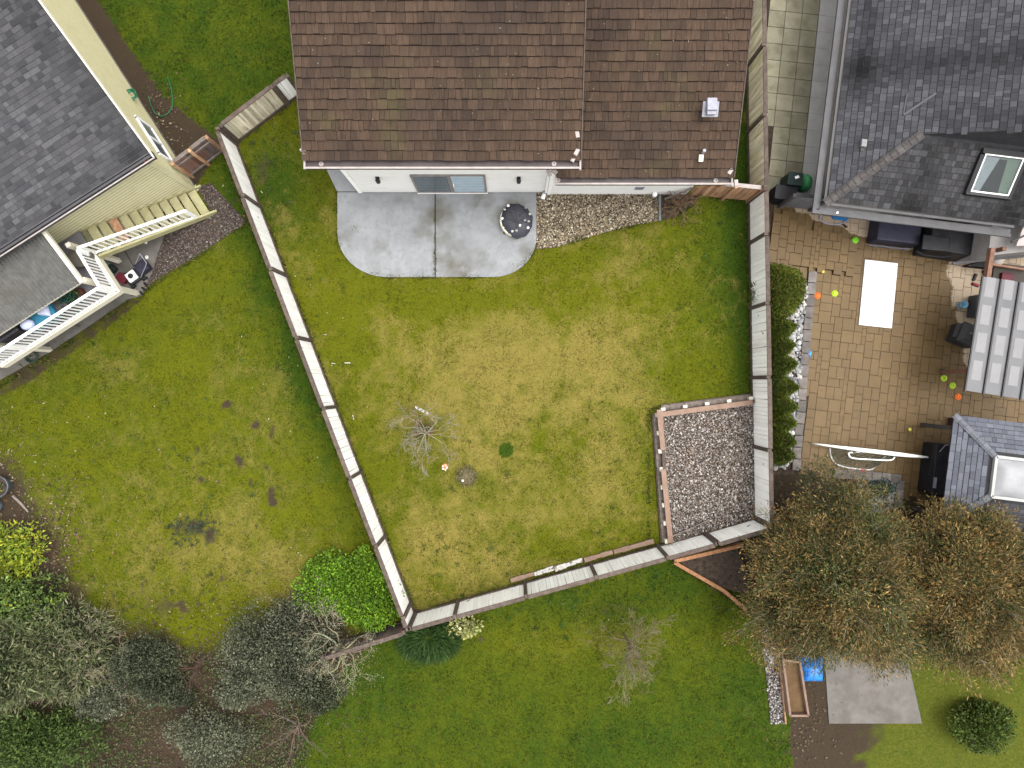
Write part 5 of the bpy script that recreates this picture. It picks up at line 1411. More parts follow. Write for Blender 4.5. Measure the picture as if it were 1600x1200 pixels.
# things on the deck
def lump(name, label, cat, c, d, rz, m, bev=0.05, group=None):
    mb = MB(); mb.box((c[0], c[1], c[2] + d[2] / 2), d, rz)
    return tag(mb.build(name, m, bevel=bev), label, cat, group)
p = at(24, 520, ZD + 0.5)
lump('covered_grill', 'black covered grill on the deck near the end post', 'grill', (p.x - 0.1, p.y + 0.1, ZD), (0.75, 0.6, 0.9), YA, M_black, 0.08)
p = at(64, 493, ZD + 0.6)
tb = thing('deck_table', 'deck table draped with a teal cloth below the corrugated cover', 'table', (p.x, p.y, ZD))
mb = MB(); mb.box((p.x, p.y, ZD + 0.72), (0.95, 0.65, 0.05), YA); mb.box((p.x, p.y, ZD + 0.55), (0.98, 0.67, 0.3), YA); mb.build('cloth', flat('teal_cloth', (0.02, 0.15, 0.24)), tb, bevel=0.03)
for sx in (-0.4, 0.4):
    for sy in (-0.25, 0.25):
        q = Vector((p.x, p.y, 0)) + U * sx + Nn * sy
        MB().box((q.x, q.y, ZD + 0.22), (0.05, 0.05, 0.44), YA).build('leg', M_darkmetal, tb)
p = at(42, 507, ZD + 0.85)
mb = MB().lathe((p.x, p.y, ZD + 0.76), [(0.20, 0), (0.23, 0.08), (0.17, 0.16), (0.06, 0.20), (0, 0.2)], 11, squash=0.8); tag(mb.build('cushion', flat('pale_blue_cloth', (0.42, 0.46, 0.62)), smooth=True), 'round pale blue cushion on the teal cloth of the deck table', 'cushion')
p = at(63, 487, ZD + 0.85)
mb = MB(); mb.hexa([yp(0, 0, 0) + Vector(q) for q in ((p.x - 0.2, p.y + 0.2, ZD + 0.75), (p.x - 0.15, p.y - 0.1, ZD + 0.75), (p.x + 0.3, p.y - 0.15, ZD + 0.75), (p.x + 0.15, p.y + 0.3, ZD + 0.75), (p.x - 0.15, p.y + 0.15, ZD + 0.85), (p.x - 0.1, p.y - 0.05, ZD + 0.87), (p.x + 0.2, p.y - 0.1, ZD + 0.83), (p.x + 0.1, p.y + 0.2, ZD + 0.9))])
tag(mb.build('folded_cloth', flat('lilac_cloth', (0.44, 0.46, 0.60)), bevel=0.03), 'pale lilac folded cloth piled beside the blue cushion on the deck', 'cloth')
p = at(87, 478, ZD + 0.6)
bt = thing('side_table', 'brown square side table on the deck between teal cloth and planter', 'table', (p.x, p.y, ZD))
MB().box((p.x, p.y, ZD + 0.55), (0.62, 0.55, 0.05), YA).build('tabletop', flat('taupe_top', (0.075, 0.062, 0.058)), bt)
for sx in (-0.26, 0.26):
    for sy in (-0.22, 0.22):
        q = Vector((p.x, p.y, 0)) + U * sx + Nn * sy
        MB().box((q.x, q.y, ZD + 0.26), (0.05, 0.05, 0.53), YA).build('leg', M_darkmetal, bt)
p = at(112, 463, ZD + 0.3)
px_ = thing('planter_box', 'narrow brown planter box beside the white deck railing', 'planter', (p.x, p.y, ZD))
MB().box((p.x - 0.05, p.y, ZD + 0.14), (0.75, 0.18, 0.28), YA + math.pi).build('box', mat('redwood', (0.10, 0.035, 0.02), (0.16, 0.06, 0.03), 6), px_)
mb = MB(); mb.box((p.x - 0.05, p.y, ZD + 0.285), (0.68, 0.13, 0.012), YA); mb.build('soil', M_soil, px_)
c = at(113, 463, ZD + 0.45)
shrub('pot_plant', 'yellowish small plant growing in the narrow deck planter', (p.x + 0.02, p.y, ZD + 0.26), (0.22, 0.14), 0.22, 180, (0.09, 0.03), [(0.25, 0.24, 0.03), (0.12, 0.16, 0.03)], 301, cat='plant', stem=False)
p = at(99, 463, ZD + 0.6)
pp = thing('potted_plant', 'dark teal-green plant in a pot at the edge of the corrugated cover', 'plant', (p.x, p.y, ZD))
MB().lathe((p.x, p.y, ZD), [(0.13, 0), (0.17, 0.28), (0.15, 0.28), (0.14, 0.24)], 12).build('pot', M_darkmetal, pp)
r = np.random.default_rng(9); n = 500
P = np.array((p.x, p.y, ZD + 0.45)) + r.normal(0, 0.14, (n, 3)); V, F = leafquads(P, unit(r.normal(size=(n, 3)) + np.array((0, 0, 0.5))), r.uniform(0.08, 0.16, n), r.uniform(0.02, 0.04, n), r)
npmesh('leaves', V, F, M_foliage, parent=pp, tint=pick([(0.012, 0.07, 0.055), (0.02, 0.10, 0.07), (0.008, 0.04, 0.03)], r, n))
p = at(126, 400, ZD + 0.35)
mb = MB().lathe((p.x, p.y, ZD), [(0.30, 0), (0.36, 0.35), (0.36, 0.42), (0.0, 0.43)], 16); tag(mb.build('barrel_table', flat('drab_brown', (0.12, 0.105, 0.085))), 'round drab brown barrel on the deck behind the stair corner', 'barrel')
# ground items round the deck
slab('concrete_path', [(262, 352), (236, 432), (222, 462), (200, 468), (80, 549), (-60, 628), (-60, 480), (150, 380)], -0.1, 0.03, M_oldconcrete)
mb = MB(); mb.beam(at(191, 386, 0.031), at(214, 424, 0.031), 0.03, 0.01); o = mb.build('path_joint', M_darkmetal); o['kind'] = 'structure'
slab('bark_bed', LBED_PX, -0.1, 0.015, M_soil)
stones('bark_chips', LBED_PX, 4200, 0.015, 0.035, [(0.09, 0.07, 0.06), (0.05, 0.04, 0.035), (0.15, 0.12, 0.105), (0.3, 0.29, 0.27)], 36, 0.012, [0.4, 0.32, 0.25, 0.03])
for i, (px, py, lab) in enumerate(((228, 379, 'white pebble on the concrete path beneath the yellow stair'), (229, 402, 'larger white pebble at the edge of the bark bed by the mower'))):
    mb = MB().lathe(at(px, py, 0.03), [(0.05 + 0.02 * i, 0), (0.05, 0.04), (0, 0.055)], 8); tag(mb.build('stone', flat('white_rock_%d' % i, (0.75, 0.74, 0.70)), smooth=True), lab, 'stone', 'white pebbles by the concrete path')
# lawn mower
mw = at(213, 433)
LMW = thing('lawn_mower', 'black and white lawn mower with dark grass bag by the concrete path', 'lawn mower', mw)
ax = nrm2(Vector((0.75, 0.55, 0))); ay = Vector((-ax.y, ax.x, 0)); mr_ = math.atan2(ax.y, ax.x)
def mp_(u, v, z): return mw + ax * u + ay * v + Vector((0, 0, z))
mb = MB(); mb.box(mp_(0, 0, 0.16), (0.55, 0.45, 0.16), mr_); mb.build('deck_body', M_darkmetal, LMW, bevel=0.03)
mb = MB(); mb.box(mp_(-0.02, 0, 0.29), (0.34, 0.34, 0.10), mr_); mb.build('engine_cover', M_whitepaint, LMW, bevel=0.03)
mb = MB().lathe(mp_(-0.02, 0, 0.34), [(0.09, 0), (0.09, 0.04), (0.0, 0.05)], 12); mb.build('starter', M_darkmetal, LMW)
mb = MB(); mb.box(mp_(0.48, 0.02, 0.28), (0.42, 0.40, 0.32), mr_); mb.build('grass_bag', mat('bag_cloth', (0.018, 0.016, 0.03), (0.03, 0.028, 0.045), 5, 0.8), LMW, bevel=0.06)
for u in (-0.24, 0.24):
    for v in (-0.26, 0.26):
        wm = MB(); c0, c1 = mp_(u, v - 0.025, 0.10), mp_(u, v + 0.025, 0.10); wm.tube([c0, c1], 0.10, 12); wm.build('wheel', M_black, LMW)
mb = MB()
for v in (-0.2, 0.2): mb.tube([mp_(0.2, v, 0.25), mp_(0.7, v, 0.75), mp_(0.85, v, 0.92)], 0.014, 6)
mb.tube([mp_(0.85, -0.2, 0.92), mp_(0.85, 0.2, 0.92)], 0.014, 6); mb.build('handle', M_greymetal, LMW)
p = at(196, 436)
rb = thing('red_box', 'dark red plastic crate on the concrete beside the lawn mower', 'crate', p)
MB().box((p.x, p.y, 0.15), (0.32, 0.26, 0.24), -0.6).build('body', flat('dark_red', (0.12, 0.012, 0.02)), rb, bevel=0.02)
MB().box((p.x, p.y, 0.28), (0.34, 0.28, 0.03), -0.6).build('lid', flat('dark_red_lid', (0.14, 0.015, 0.025)), rb, bevel=0.01)
p = at(178, 418)
tk = thing('toolbox', 'dark green and grey toolbox against the deck edge', 'toolbox', p)
MB().box((p.x + 0.04, p.y - 0.06, 0.16), (0.26, 0.20, 0.24), -0.7).build('body', flat('dark_green_plastic', (0.018, 0.03, 0.025)), tk, bevel=0.02)
MB().box((p.x - 0.1, p.y + 0.1, 0.22), (0.16, 0.16, 0.3), -0.7).build('lid', flat('grey_green_plastic', (0.15, 0.19, 0.17)), tk, bevel=0.02)
mb = MB(); mb.tube([(p.x - 0.2, p.y + 0.2, 0.05), (p.x - 0.22, p.y + 0.24, 0.4), (p.x - 0.1, p.y + 0.2, 0.4), (p.x - 0.1, p.y + 0.16, 0.2)], 0.015, 6); mb.build('handle', M_darkmetal, tk)
mb = MB()
for k in range(3): mb.tube([at(225 - 3 * k, 442 + 7 * k, 0.05), at(229 - 3 * k, 446 + 7 * k, 0.12)], 0.035, 6)
tag(mb.build('hose_fitting', M_black), 'black hose fittings on the path edge below the lawn mower', 'hose')
# green hoses
def coil(name, label, c, r0, r1, turns, z, m, rad=0.018):
    pts = []
    for i in range(turns * 24 + 1):
        t = i / 24 * 2 * math.pi; q = r0 + (r1 - r0) * i / (turns * 24)
        pts.append((c.x + q * math.cos(t), c.y + q * math.sin(t), z + 0.02 * math.sin(t * 3) + 0.012 * (i // 24)))
    return tag(MB().tube(pts, rad, 5).build(name, m, smooth=True), label, 'hose')
M_hose = flat('green_hose', (0.012, 0.13, 0.05), 0.4)
coil('garden_hose', 'dark green coiled hose on the ground below the deck end post', at(51, 556), 0.14, 0.24, 4, 0.05, flat('dark_green_hose', (0.03, 0.055, 0.035), 0.4))
q = [at(232, 150, 0.4), at(236, 165, 0.1), at(242, 177, 0.05), at(252, 182, 0.05), at(262, 178, 0.05), at(269, 168, 0.05), at(270, 158, 0.05), at(268, 140, 0.05), at(262, 120, 0.05)]
tag(MB().tube(q, 0.018, 6).build('garden_hose', M_hose, smooth=True), 'bright green hose looping over the soil by the yellow gable wall', 'hose')
p = yp(5.5, -15.05, 0.9)
coil('hose_reel', 'bright green hose coil hung on the yellow gable wall', p, 0.1, 0.2, 4, 0.9, M_hose, 0.02)

# ------------------------------------------------------------------ round pot at the west edge
p = at(8, 758)
pot = thing('garden_pot', 'round grey-blue garden pot with a small yellow-green plant in the soil bed', 'pot', p)
M_pot = mat('pot_glaze', (0.06, 0.075, 0.085), (0.11, 0.13, 0.14), 5, 0.4)
MB().lathe((p.x, p.y, 0), [(0.26, 0), (0.36, 0.35), (0.38, 0.42), (0.34, 0.42), (0.32, 0.33)], 24).build('bowl', M_pot, pot, smooth=True)
MB().lathe((p.x, p.y, 0.33), [(0.34, 0), (0.0, 0.012)], 20).build('soil', M_soil, pot)
r = np.random.default_rng(19); n = 260
P = np.array((p.x - 0.06, p.y - 0.02, 0.40)) + r.normal(0, 0.09, (n, 3)) * np.array((1.2, 1, 0.5)); V, F = leafquads(P, unit(r.normal(size=(n, 3)) + np.array((0, 0, 0.8))), r.uniform(0.06, 0.12, n), r.uniform(0.02, 0.03, n), r)
npmesh('leaves', V, F, M_foliage, parent=pot, tint=pick([(0.12, 0.15, 0.03), (0.25, 0.26, 0.04), (0.09, 0.12, 0.05)], r, n))
mb = MB().tube([at(20, 775, 0.05), at(32, 786, 0.08), at(44, 800, 0.05)], [0.05, 0.045, 0.03], 6); tag(mb.build('log', M_greywood), 'short grey-brown log on the soil below the round pot', 'log')
p = at(-4, 790)
mb = MB().lathe((p.x, p.y, 0), [(0.2, 0), (0.28, 0.3), (0.26, 0.3), (0.24, 0.22)], 18); tag(mb.build('garden_pot', M_pot, smooth=True), 'empty dark pot at the picture edge below the planted round pot', 'pot')

# pale wood slivers on the main lawn
for i, (px, py, a, l, lab) in enumerate(((543, 567, 0.0, 0.24, 'longest pale wood sliver on the lawn by the fence'), (521, 568, 0.1, 0.15, 'faint pale sliver between the fence and the longest sliver'), (552, 652, 1.3, 0.17, 'upright pale yellow sliver on the lawn nearest the bare sapling'),
                                         (508, 523, -0.2, 0.12, 'smallest pale sliver on the green grass near the fence'), (409, 300, 0.9, 0.1, 'tiny white sliver on the grass by the bare soil patch'))):
    mb = MB().box(at(px, py, 0.06), (l * 0.85, 0.028, 0.012), -a); tag(mb.build('wood_sliver', M_oldwhite), lab, 'wood sliver', 'pale slivers on the lawn')

# ------------------------------------------------------------------ grey house to the east
ER = R(-7.0)
es = Vector((math.cos(ER), math.sin(ER), 0)); en = Vector((-es.y, es.x, 0))
C0 = Vector((9.46, 5.42, 0))
def ep(a, b, z=0.0):
    v = C0 + es * a + en * b
    return Vector((v.x, v.y, z))
GH = thing('grey_house', 'house with dark grey tiled hip roof and skylight beside the tan paved patio', 'house', ep(5, 4))
ZE, PT = 2.72, 0.52
A_H, B_H = 2.36, 2.24
mb = MB()
for pts in (((0.9, 0.75), (9, 0.75), (9, 14), (0.9, 14)),):
    q = [ep(a, b) for a, b in pts]
    mb.prism([(v.x, v.y) for v in q], 0, 2.7)
mb.build('wall', mat('taupe_wall', (0.28, 0.25, 0.23), (0.34, 0.31, 0.29), 3, 0.8), GH)
M_rfelt = mat('dark_felt', (0.025, 0.025, 0.027), (0.04, 0.04, 0.043), 5, 0.9)
# west slope deck
zt = ZE + PT * 9.0
mb = MB()
mb.poly([ep(0.26, 0.26 * B_H / A_H, ZE + PT * 0.26), ep(0.26, 16, ZE + PT * 0.26), ep(9, 16, zt), ep(9, B_H, zt), ep(A_H, B_H, ZE + PT * A_H)])
# south slope deck
PS = PT * A_H / B_H
SZ = lambda b: ZE + PS * b
mb.poly([ep(0.26 * A_H / B_H, 0.26, SZ(0.26)), ep(A_H, B_H, SZ(B_H)), ep(6.9, B_H, SZ(B_H)), ep(6.15, 0.26, SZ(0.26))])
# upstand between the south slope top and the rake of the west slope
mb.poly([ep(A_H, B_H, SZ(B_H)), ep(9, B_H, SZ(B_H)), ep(9, B_H, zt)])
mb.poly([ep(6.15, 0.26, SZ(0.26)), ep(6.9, B_H, SZ(B_H)), ep(9, B_H, SZ(B_H)), ep(9, 0.26, 2.0)])
groof = mb.build('roof', M_rfelt, GH)
GC = [(0.05534, 0.05534, 0.06219), (0.07378, 0.07378, 0.08169), (0.04479, 0.04427, 0.04954), (0.06324, 0.06219, 0.06851)]
def st_w(u, s): # u along en, s along es
    return 0.55 * math.exp(-((u - 4.0) / 0.55) ** 2) + 0.4 * math.exp(-((s - 0.4) / 0.3) ** 2) * (u > 3) + 0.3 * math.exp(-((u - B_H) / 0.5) ** 2) * (s > A_H)
shingle_field('shingle_field', groof, ep(0.26, 0.26, ZE + PT * 0.26 + 0.004), en, es, PT, 10.0, 8.6, 0.17, 0.165, GC, 211, clip=lambda u, s: (u + 0.0 > s * (B_H / A_H) - 0.0 if s < A_H - 0.26 else u > B_H - 0.26), stain=st_w)
GC2 = [(0.04284, 0.04162, 0.04406), (0.05998, 0.05875, 0.06242), (0.03366, 0.03244, 0.03366), (0.05202, 0.04896, 0.05018)]
def st_s(u, s):
    return min(0.75, 0.45 * math.exp(-((u - 2.5) / 0.4) ** 2) + 0.35 * math.exp(-(s / 0.3) ** 2) * (u > 1.8) + 0.6 * math.exp(-((u - 5.4) / 0.5) ** 2) + 0.35 * math.exp(-((s - 1.9) / 0.2) ** 2) * (u > 3))
shingle_field('shingle_field', groof, ep(0.26, 0.26, SZ(0.26) + 0.004), es, en, PS, 6.9, B_H - 0.28, 0.16, 0.16, GC2, 212, clip=lambda u, s: (s < u * B_H / A_H and s > (u - 5.9) * 2.6), stain=st_s)
# hip caps
CAP = MB().hexa([(-0.5, -0.5, -0.10), (0.5, -0.5, -0.10), (0.5, 0.5, -0.10), (-0.5, 0.5, -0.10), (-0.5, -0.16, 0.5), (0.5, -0.16, 0.35), (0.5, 0.16, 0.35), (-0.5, 0.16, 0.5)]).mesh('ridge_cap', mat('ridge_tile', (0.062, 0.055, 0.052), (0.10, 0.09, 0.085), 7, 0.85, 0.2, 30, rnd=0.2))
h0, h1 = ep(0.2, 0.19, ZE + PT * 0.2 + 0.03), ep(A_H, B_H, SZ(B_H) + 0.03)
hd = (h1 - h0); HL = hd.length; hd.normalize()
hx = hd; hy = Vector((0, 0, 1)).cross(hx).normalized(); hz = hx.cross(hy)
HM = Matrix((hx, hy, hz)).transposed().to_4x4()
ncap = 16
for i in range(ncap):
    p = h0 + hd * (HL * (i + 0.5) / ncap)
    piece('ridge_cap', CAP, Matrix.Translation(p) @ HM @ Matrix.Diagonal((HL / ncap * 0.97, 0.27, 0.11, 1)), groof)
# gutters and edge metal
mb = MB()
mb.beam(ep(-0.06, -0.12, ZE - 0.03), ep(-0.06, 16, ZE - 0.03), 0.11, 0.09); mb.beam(ep(0.06, 0.05, ZE - 0.07), ep(0.06, 16, ZE - 0.07), 0.12, 0.05); mb.beam(ep(0.19, 0.2, ZE + 0.09), ep(0.19, 16, ZE + 0.09), 0.07, 0.07)
mb.build('gutter', M_greygutter, GH)
mb = MB()
mb.beam(ep(-0.10, -0.06, ZE - 0.035), ep(6.1, -0.06, ZE - 0.035), 0.11, 0.09); mb.beam(ep(0.1, 0.07, ZE - 0.07), ep(6.1, 0.07, ZE - 0.07), 0.14, 0.05); mb.beam(ep(0.25, 0.19, ZE + 0.095), ep(6.1, 0.19, ZE + 0.095), 0.07, 0.04)
mb.build('gutter', M_greygutter, GH)
mb = MB(); mb.lathe(ep(0.65, -0.02, ZE + 0.01), [(0.035, 0), (0.035, 0.03), (0, 0.04)], 8); mb.build('gutter_plug', M_whitepaint, GH)
# small roof vent and valley flashing
def on_roof(px, py, which):
    z = 3.3
    for _ in range(30):
        p = at(px, py, z); d = p - C0
        a, b = d.dot(es), d.dot(en)
        z = ZE + PT * a if which == 'w' else SZ(b)
    return at(px, py, z), a, b, z
p, *_ = on_roof(1348, 225, 'w')
mb = MB(); mb.box((p.x, p.y, p.z + 0.06), (0.15, 0.22, 0.12), ER); vo = mb.build('roof_vent', mat('vent_lead', (0.17, 0.17, 0.17), (0.24, 0.24, 0.24), 6, 0.6), GH)
mb = MB(); mb.box((p.x, p.y - 0.17, p.z + 0.02), (0.16, 0.12, 0.03), ER); mb.build('apron', M_darkmetal, vo)
p0, *_ = on_roof(1411, 180, 'w'); p1, *_ = on_roof(1462, 146, 'w')
mb = MB(); mb.beam((p0.x, p0.y, p0.z + 0.03), (p1.x, p1.y, p1.z + 0.03), 0.06, 0.02); mb.build('flashing', M_greygutter, GH)
p1, *_ = on_roof(1417, 146, 'w')
mb = MB(); mb.beam((p0.x, p0.y, p0.z + 0.02), (p1.x, p1.y, p1.z + 0.02), 0.05, 0.02); mb.build('flashing', M_darkmetal, GH)
# skylight on the south slope
cs = [on_roof(*q, 's') for q in ((1512, 300), (1570, 310), (1595, 250), (1535, 241))]
sa = [c_[1] for c_ in cs]; sb = [c_[2] for c_ in cs]
a0, a1 = (sa[0] + sa[3]) / 2, (sa[1] + sa[2]) / 2
b0, b1 = (sb[0] + sb[1]) / 2, (sb[2] + sb[3]) / 2
up = 0.13
def sk(a, b, dz): return ep(a, b, SZ(b) + dz)
mb = MB()
for (qa, qb, w_) in (((a0 - 0.06, b0), (a0 - 0.06, b1), 0.13), ((a1 + 0.05, b0), (a1 + 0.05, b1), 0.10), ((a0 - 0.1, b0 - 0.04), (a1 + 0.1, b0 - 0.04), 0.08), ((a0 - 0.1, b1 + 0.07), (a1 + 0.1, b1 + 0.07), 0.16)):
    mb.beam(sk(*qa, up * 0.5), sk(*qb, up * 0.5), w_, up + 0.06)
sky_o = mb.build('skylight', M_darkmetal, GH)
mb = MB()
for (qa, qb) in (((a0 + 0.02, b0 + 0.02), (a0 + 0.02, b1 - 0.02)), ((a1 - 0.02, b0 + 0.02), (a1 - 0.02, b1 - 0.02)), ((a0, b0 + 0.02), (a1, b0 + 0.02)), ((a0, b1 - 0.02), (a1, b1 - 0.02))):
    mb.beam(sk(*qa, up + 0.02), sk(*qb, up + 0.02), 0.04, 0.03)
mb.build('frame', M_whitepaint, sky_o)
da = a1 - a0
def skq(u, v, dz): return sk(a0 + da * u, b0 + (b1 - b0) * v, dz)
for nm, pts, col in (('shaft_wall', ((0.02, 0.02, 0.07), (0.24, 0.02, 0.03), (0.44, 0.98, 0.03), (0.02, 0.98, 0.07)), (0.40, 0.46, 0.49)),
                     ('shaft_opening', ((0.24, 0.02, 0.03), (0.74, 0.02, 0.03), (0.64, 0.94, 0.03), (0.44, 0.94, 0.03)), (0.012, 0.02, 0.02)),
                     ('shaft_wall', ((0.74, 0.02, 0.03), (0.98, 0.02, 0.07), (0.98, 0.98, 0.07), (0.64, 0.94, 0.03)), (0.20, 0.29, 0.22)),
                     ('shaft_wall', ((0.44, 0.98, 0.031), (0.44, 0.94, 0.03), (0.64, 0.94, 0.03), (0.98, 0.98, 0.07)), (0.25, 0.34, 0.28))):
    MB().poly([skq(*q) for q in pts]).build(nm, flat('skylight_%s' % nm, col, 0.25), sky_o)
M_clear = mat('clear_glass', (0.9, 0.95, 0.93), None, rough=0.02, trans=1.0, spec=0.5)
mb = MB(); mb.poly([skq(0.02, 0.02, up + 0.02), skq(0.98, 0.02, up + 0.02), skq(0.98, 0.98, up + 0.02), skq(0.02, 0.98, up + 0.02)]); mb.build('pane', M_clear, sky_o)
# pale low extension wall under the eave
mb = MB(); q = [at(1490, 414), at(1640, 398), at(1640, 300), at(1497, 350)]; mb.prism([(v.x, v.y) for v in reversed(q)], 0, 1.9); mb.build('wall', mat('pale_render', (0.30, 0.28, 0.265), (0.38, 0.355, 0.34), 2, 0.8), GH)
mb = MB(); mb.beam(at(1488, 412, 1.0), at(1640, 395, 1.0), 0.08, 0.06); mb.build('ledge', M_greygutter, GH)
mb = MB(); q = [at(1588, 384, 2.6), at(1700, 384, 2.6), at(1700, 300, 2.6), at(1612, 320, 2.6)]; mb.prism([(v.x, v.y) for v in reversed(q)], 2.5, 2.6); mb.build('porch_roof', mat('pale_porch', (0.40, 0.35, 0.33), (0.46, 0.41, 0.39), 3), GH)
mb = MB(); mb.tube([at(1580, 378, 2.75), at(1605, 366, 2.8)], 0.03, 6); mb.build('pipe', M_darkmetal, GH)

# side path of square slabs
M_slab = mat('paving_slab', (0.21, 0.195, 0.13), (0.30, 0.28, 0.20), 1.6, 0.85, 0.2, 50, rnd=0.14, detail=8, spots=[((0.12, 0.11, 0.06), 2.2, 0.52, 0.7, 0.55)])
M_slab2 = mat('pale_slab', (0.42, 0.415, 0.40), (0.50, 0.495, 0.48), 2, 0.8, 0.1, 50, rnd=0.05)
SB = MB().box((0, 0, 0), (1, 1, 0.06)).mesh('paving_slab', M_slab)
SB2 = MB().box((0, 0, 0), (1, 1, 0.06)).mesh('paving_slab', M_slab2)
slab('side_path', [(1199, -60), (1300, -60), (1290, 328), (1199, 322)], -0.1, 0.01, M_soil)
path = bpy.data.objects['side_path']
o0 = at(1262, 178); th = R(-6.0)
vx = Vector((math.cos(th), math.sin(th), 0)); vy = Vector((-vx.y, vx.x, 0))
for i in range(-4, 1):
    for j in range(-6, 9):
        c = o0 + vx * ((i - 0.5) * 0.572) + vy * ((j + 0.5) * 0.572)
        px, py = 800 + c.x * 45, 600 - c.y * 45
        if px < 1196 or py > 306 or py < -30: continue
        big = 0.555
        piece('paving_slab', SB, Matrix.Translation((c.x, c.y, 0.015 + random.uniform(-0.004, 0.004))) @ Matrix.Rotation(th + random.uniform(-0.012, 0.012), 4, 'Z') @ Matrix.Diagonal((big, big, 1, 1)), path)
for j in range(-6, 9):
    c = o0 + vx * 0.33 + vy * ((j + 0.5) * 0.572)
    if 600 - c.y * 45 > 316 or 600 - c.y * 45 < -30: continue
    piece('paving_slab', SB2, Matrix.Translation((c.x, c.y, 0.018)) @ Matrix.Rotation(th, 4, 'Z') @ Matrix.Diagonal((0.62, 0.566, 1, 1)), path)
# gate of the grey house, bins
G0, G1 = at(1214, 322), at(1264, 328)
dg = nrm2(G1 - G0); ig = Vector((dg.y, -dg.x, 0))
fence('gate', 'grey painted board gate at the end of the square slab path', 'gate', G0, G1, ig, 1.5, [0.03, (G1 - G0).length], bm=BOARD_GREY, pm=M_greygutter, cm=M_greygutter, kick=False, seed=12, bw=0.2)
p = at(1217, 309)
bn = thing('storage_bin', 'black storage chest squeezed between the fence and the grey gate', 'bin', p)
MB().box((p.x, p.y, 0.34), (0.72, 0.44, 0.66), ER).build('body', M_black, bn, bevel=0.03)
MB().box((p.x, p.y, 0.70), (0.76, 0.48, 0.05), ER).build('lid', M_black, bn, bevel=0.015)
p = at(1228, 290)
bn = thing('waste_bin', 'dark green waste bin with pale lid label behind the grey gate', 'bin', p)
MB().box((p.x, p.y, 0.42), (0.46, 0.40, 0.82), ER).build('body', flat('bin_green', (0.012, 0.03, 0.025)), bn, bevel=0.03)
MB().box((p.x, p.y, 0.86), (0.50, 0.44, 0.05), ER).build('lid', flat('bin_lid', (0.015, 0.03, 0.028)), bn, bevel=0.015)
MB().box((p.x + 0.05, p.y + 0.05, 0.888), (0.14, 0.09, 0.006), ER + 0.5).build('label_plate', M_whitepaint, bn)
p = at(1250, 291, 0.0)
mb = MB().lathe((p.x, p.y, 0.02), [(0.14, 0), (0.22, 0.2), (0.24, 0.45), (0.17, 0.66), (0.05, 0.76), (0, 0.76)], 10, squash=1.25)
tag(mb.build('garden_sack', mat('green_sack', (0.03, 0.22, 0.075), (0.07, 0.34, 0.13), 14, 0.5, 0.5, 12), smooth=True), 'bright green garden sack standing beside the dark green bin', 'sack')

# ------------------------------------------------------------------ tan paver patio
def pavermat(name, ra):
    m = mat(name, (0.114, 0.068, 0.021), (0.146, 0.090, 0.032), 1.4, 0.6, 0.35, 30, rnd=0.08, rnd_attr=ra, detail=8, spots=[((0.085, 0.05, 0.02), 0.7, 0.52, 0.72, 0.4), ((0.10, 0.06, 0.025), 7.0, 0.55, 0.7, 0.35)])
    N, L = m.node_tree.nodes, m.node_tree.links
    B = N['Principled BSDF']
    src = B.inputs['Base Color'].links[0].from_socket
    g = N.new('ShaderNodeNewGeometry')
    nz = N.new('ShaderNodeTexNoise'); nz.inputs['Scale'].default_value = 2.2; nz.inputs['Detail'].default_value = 5; L.new(g.outputs['Position'], nz.inputs['Vector'])
    outs = []
    # sheltered, dry concrete near the eave and beside the pergola: two straight limits roughened by noise
    for (p, nrm, amp) in ((at(1300, 350), Vector((0.30, 0.95, 0)), 0.9), (at(1484, 440), Vector((0.985, 0.17, 0)), 0.7)):
        dt = N.new('ShaderNodeVectorMath'); dt.operation = 'DOT_PRODUCT'; L.new(g.outputs['Position'], dt.inputs[0]); dt.inputs[1].default_value = nrm
        ma = N.new('ShaderNodeMath'); ma.operation = 'MULTIPLY_ADD'; L.new(nz.outputs['Fac'], ma.inputs[0]); ma.inputs[1].default_value = amp; L.new(dt.outputs['Value'], ma.inputs[2])
        mr = N.new('ShaderNodeMapRange'); c = p.dot(nrm) + amp * 0.5; mr.inputs[1].default_value = c - 0.03; mr.inputs[2].default_value = c + 0.03; L.new(ma.outputs[0], mr.inputs[0])
        outs.append(mr.outputs[0])
    sx = N.new('ShaderNodeSeparateXYZ'); L.new(g.outputs['Position'], sx.inputs[0])
    my = N.new('ShaderNodeMapRange'); my.inputs[1].default_value = at(0, 592).y; my.inputs[2].default_value = at(0, 584).y; L.new(sx.outputs['Y'], my.inputs[0])
    mu = N.new('ShaderNodeMath'); mu.operation = 'MULTIPLY'; L.new(outs[1], mu.inputs[0]); L.new(my.outputs[0], mu.inputs[1]); outs[1] = mu.outputs[0]
    mx = N.new('ShaderNodeMath'); mx.operation = 'MAXIMUM'; L.new(outs[0], mx.inputs[0]); L.new(outs[1], mx.inputs[1])
    mm = N.new('ShaderNodeMix'); mm.data_type = 'RGBA'; L.new(mx.outputs[0], mm.inputs[0]); L.new(src, mm.inputs[6]); mm.inputs[7].default_value = (0.31, 0.24, 0.165, 1)
    L.new(mm.outputs[2], B.inputs['Base Color'])
    return m
M_paver = pavermat('tan_paver', False); M_paverf = pavermat('tan_paver_field', True)
PAVE_PX = [(1199, 318), (1280, 318), (1420, 330), (1500, 352), (1700, 360), (1700, 700), (1500, 790), (1402, 775), (1396, 746), (1300, 742), (1245, 742), (1262, 560), (1274, 428), (1199, 428)]
pav = slab('paver_patio', PAVE_PX, -0.12, -0.005 + 0.012, M_soil)
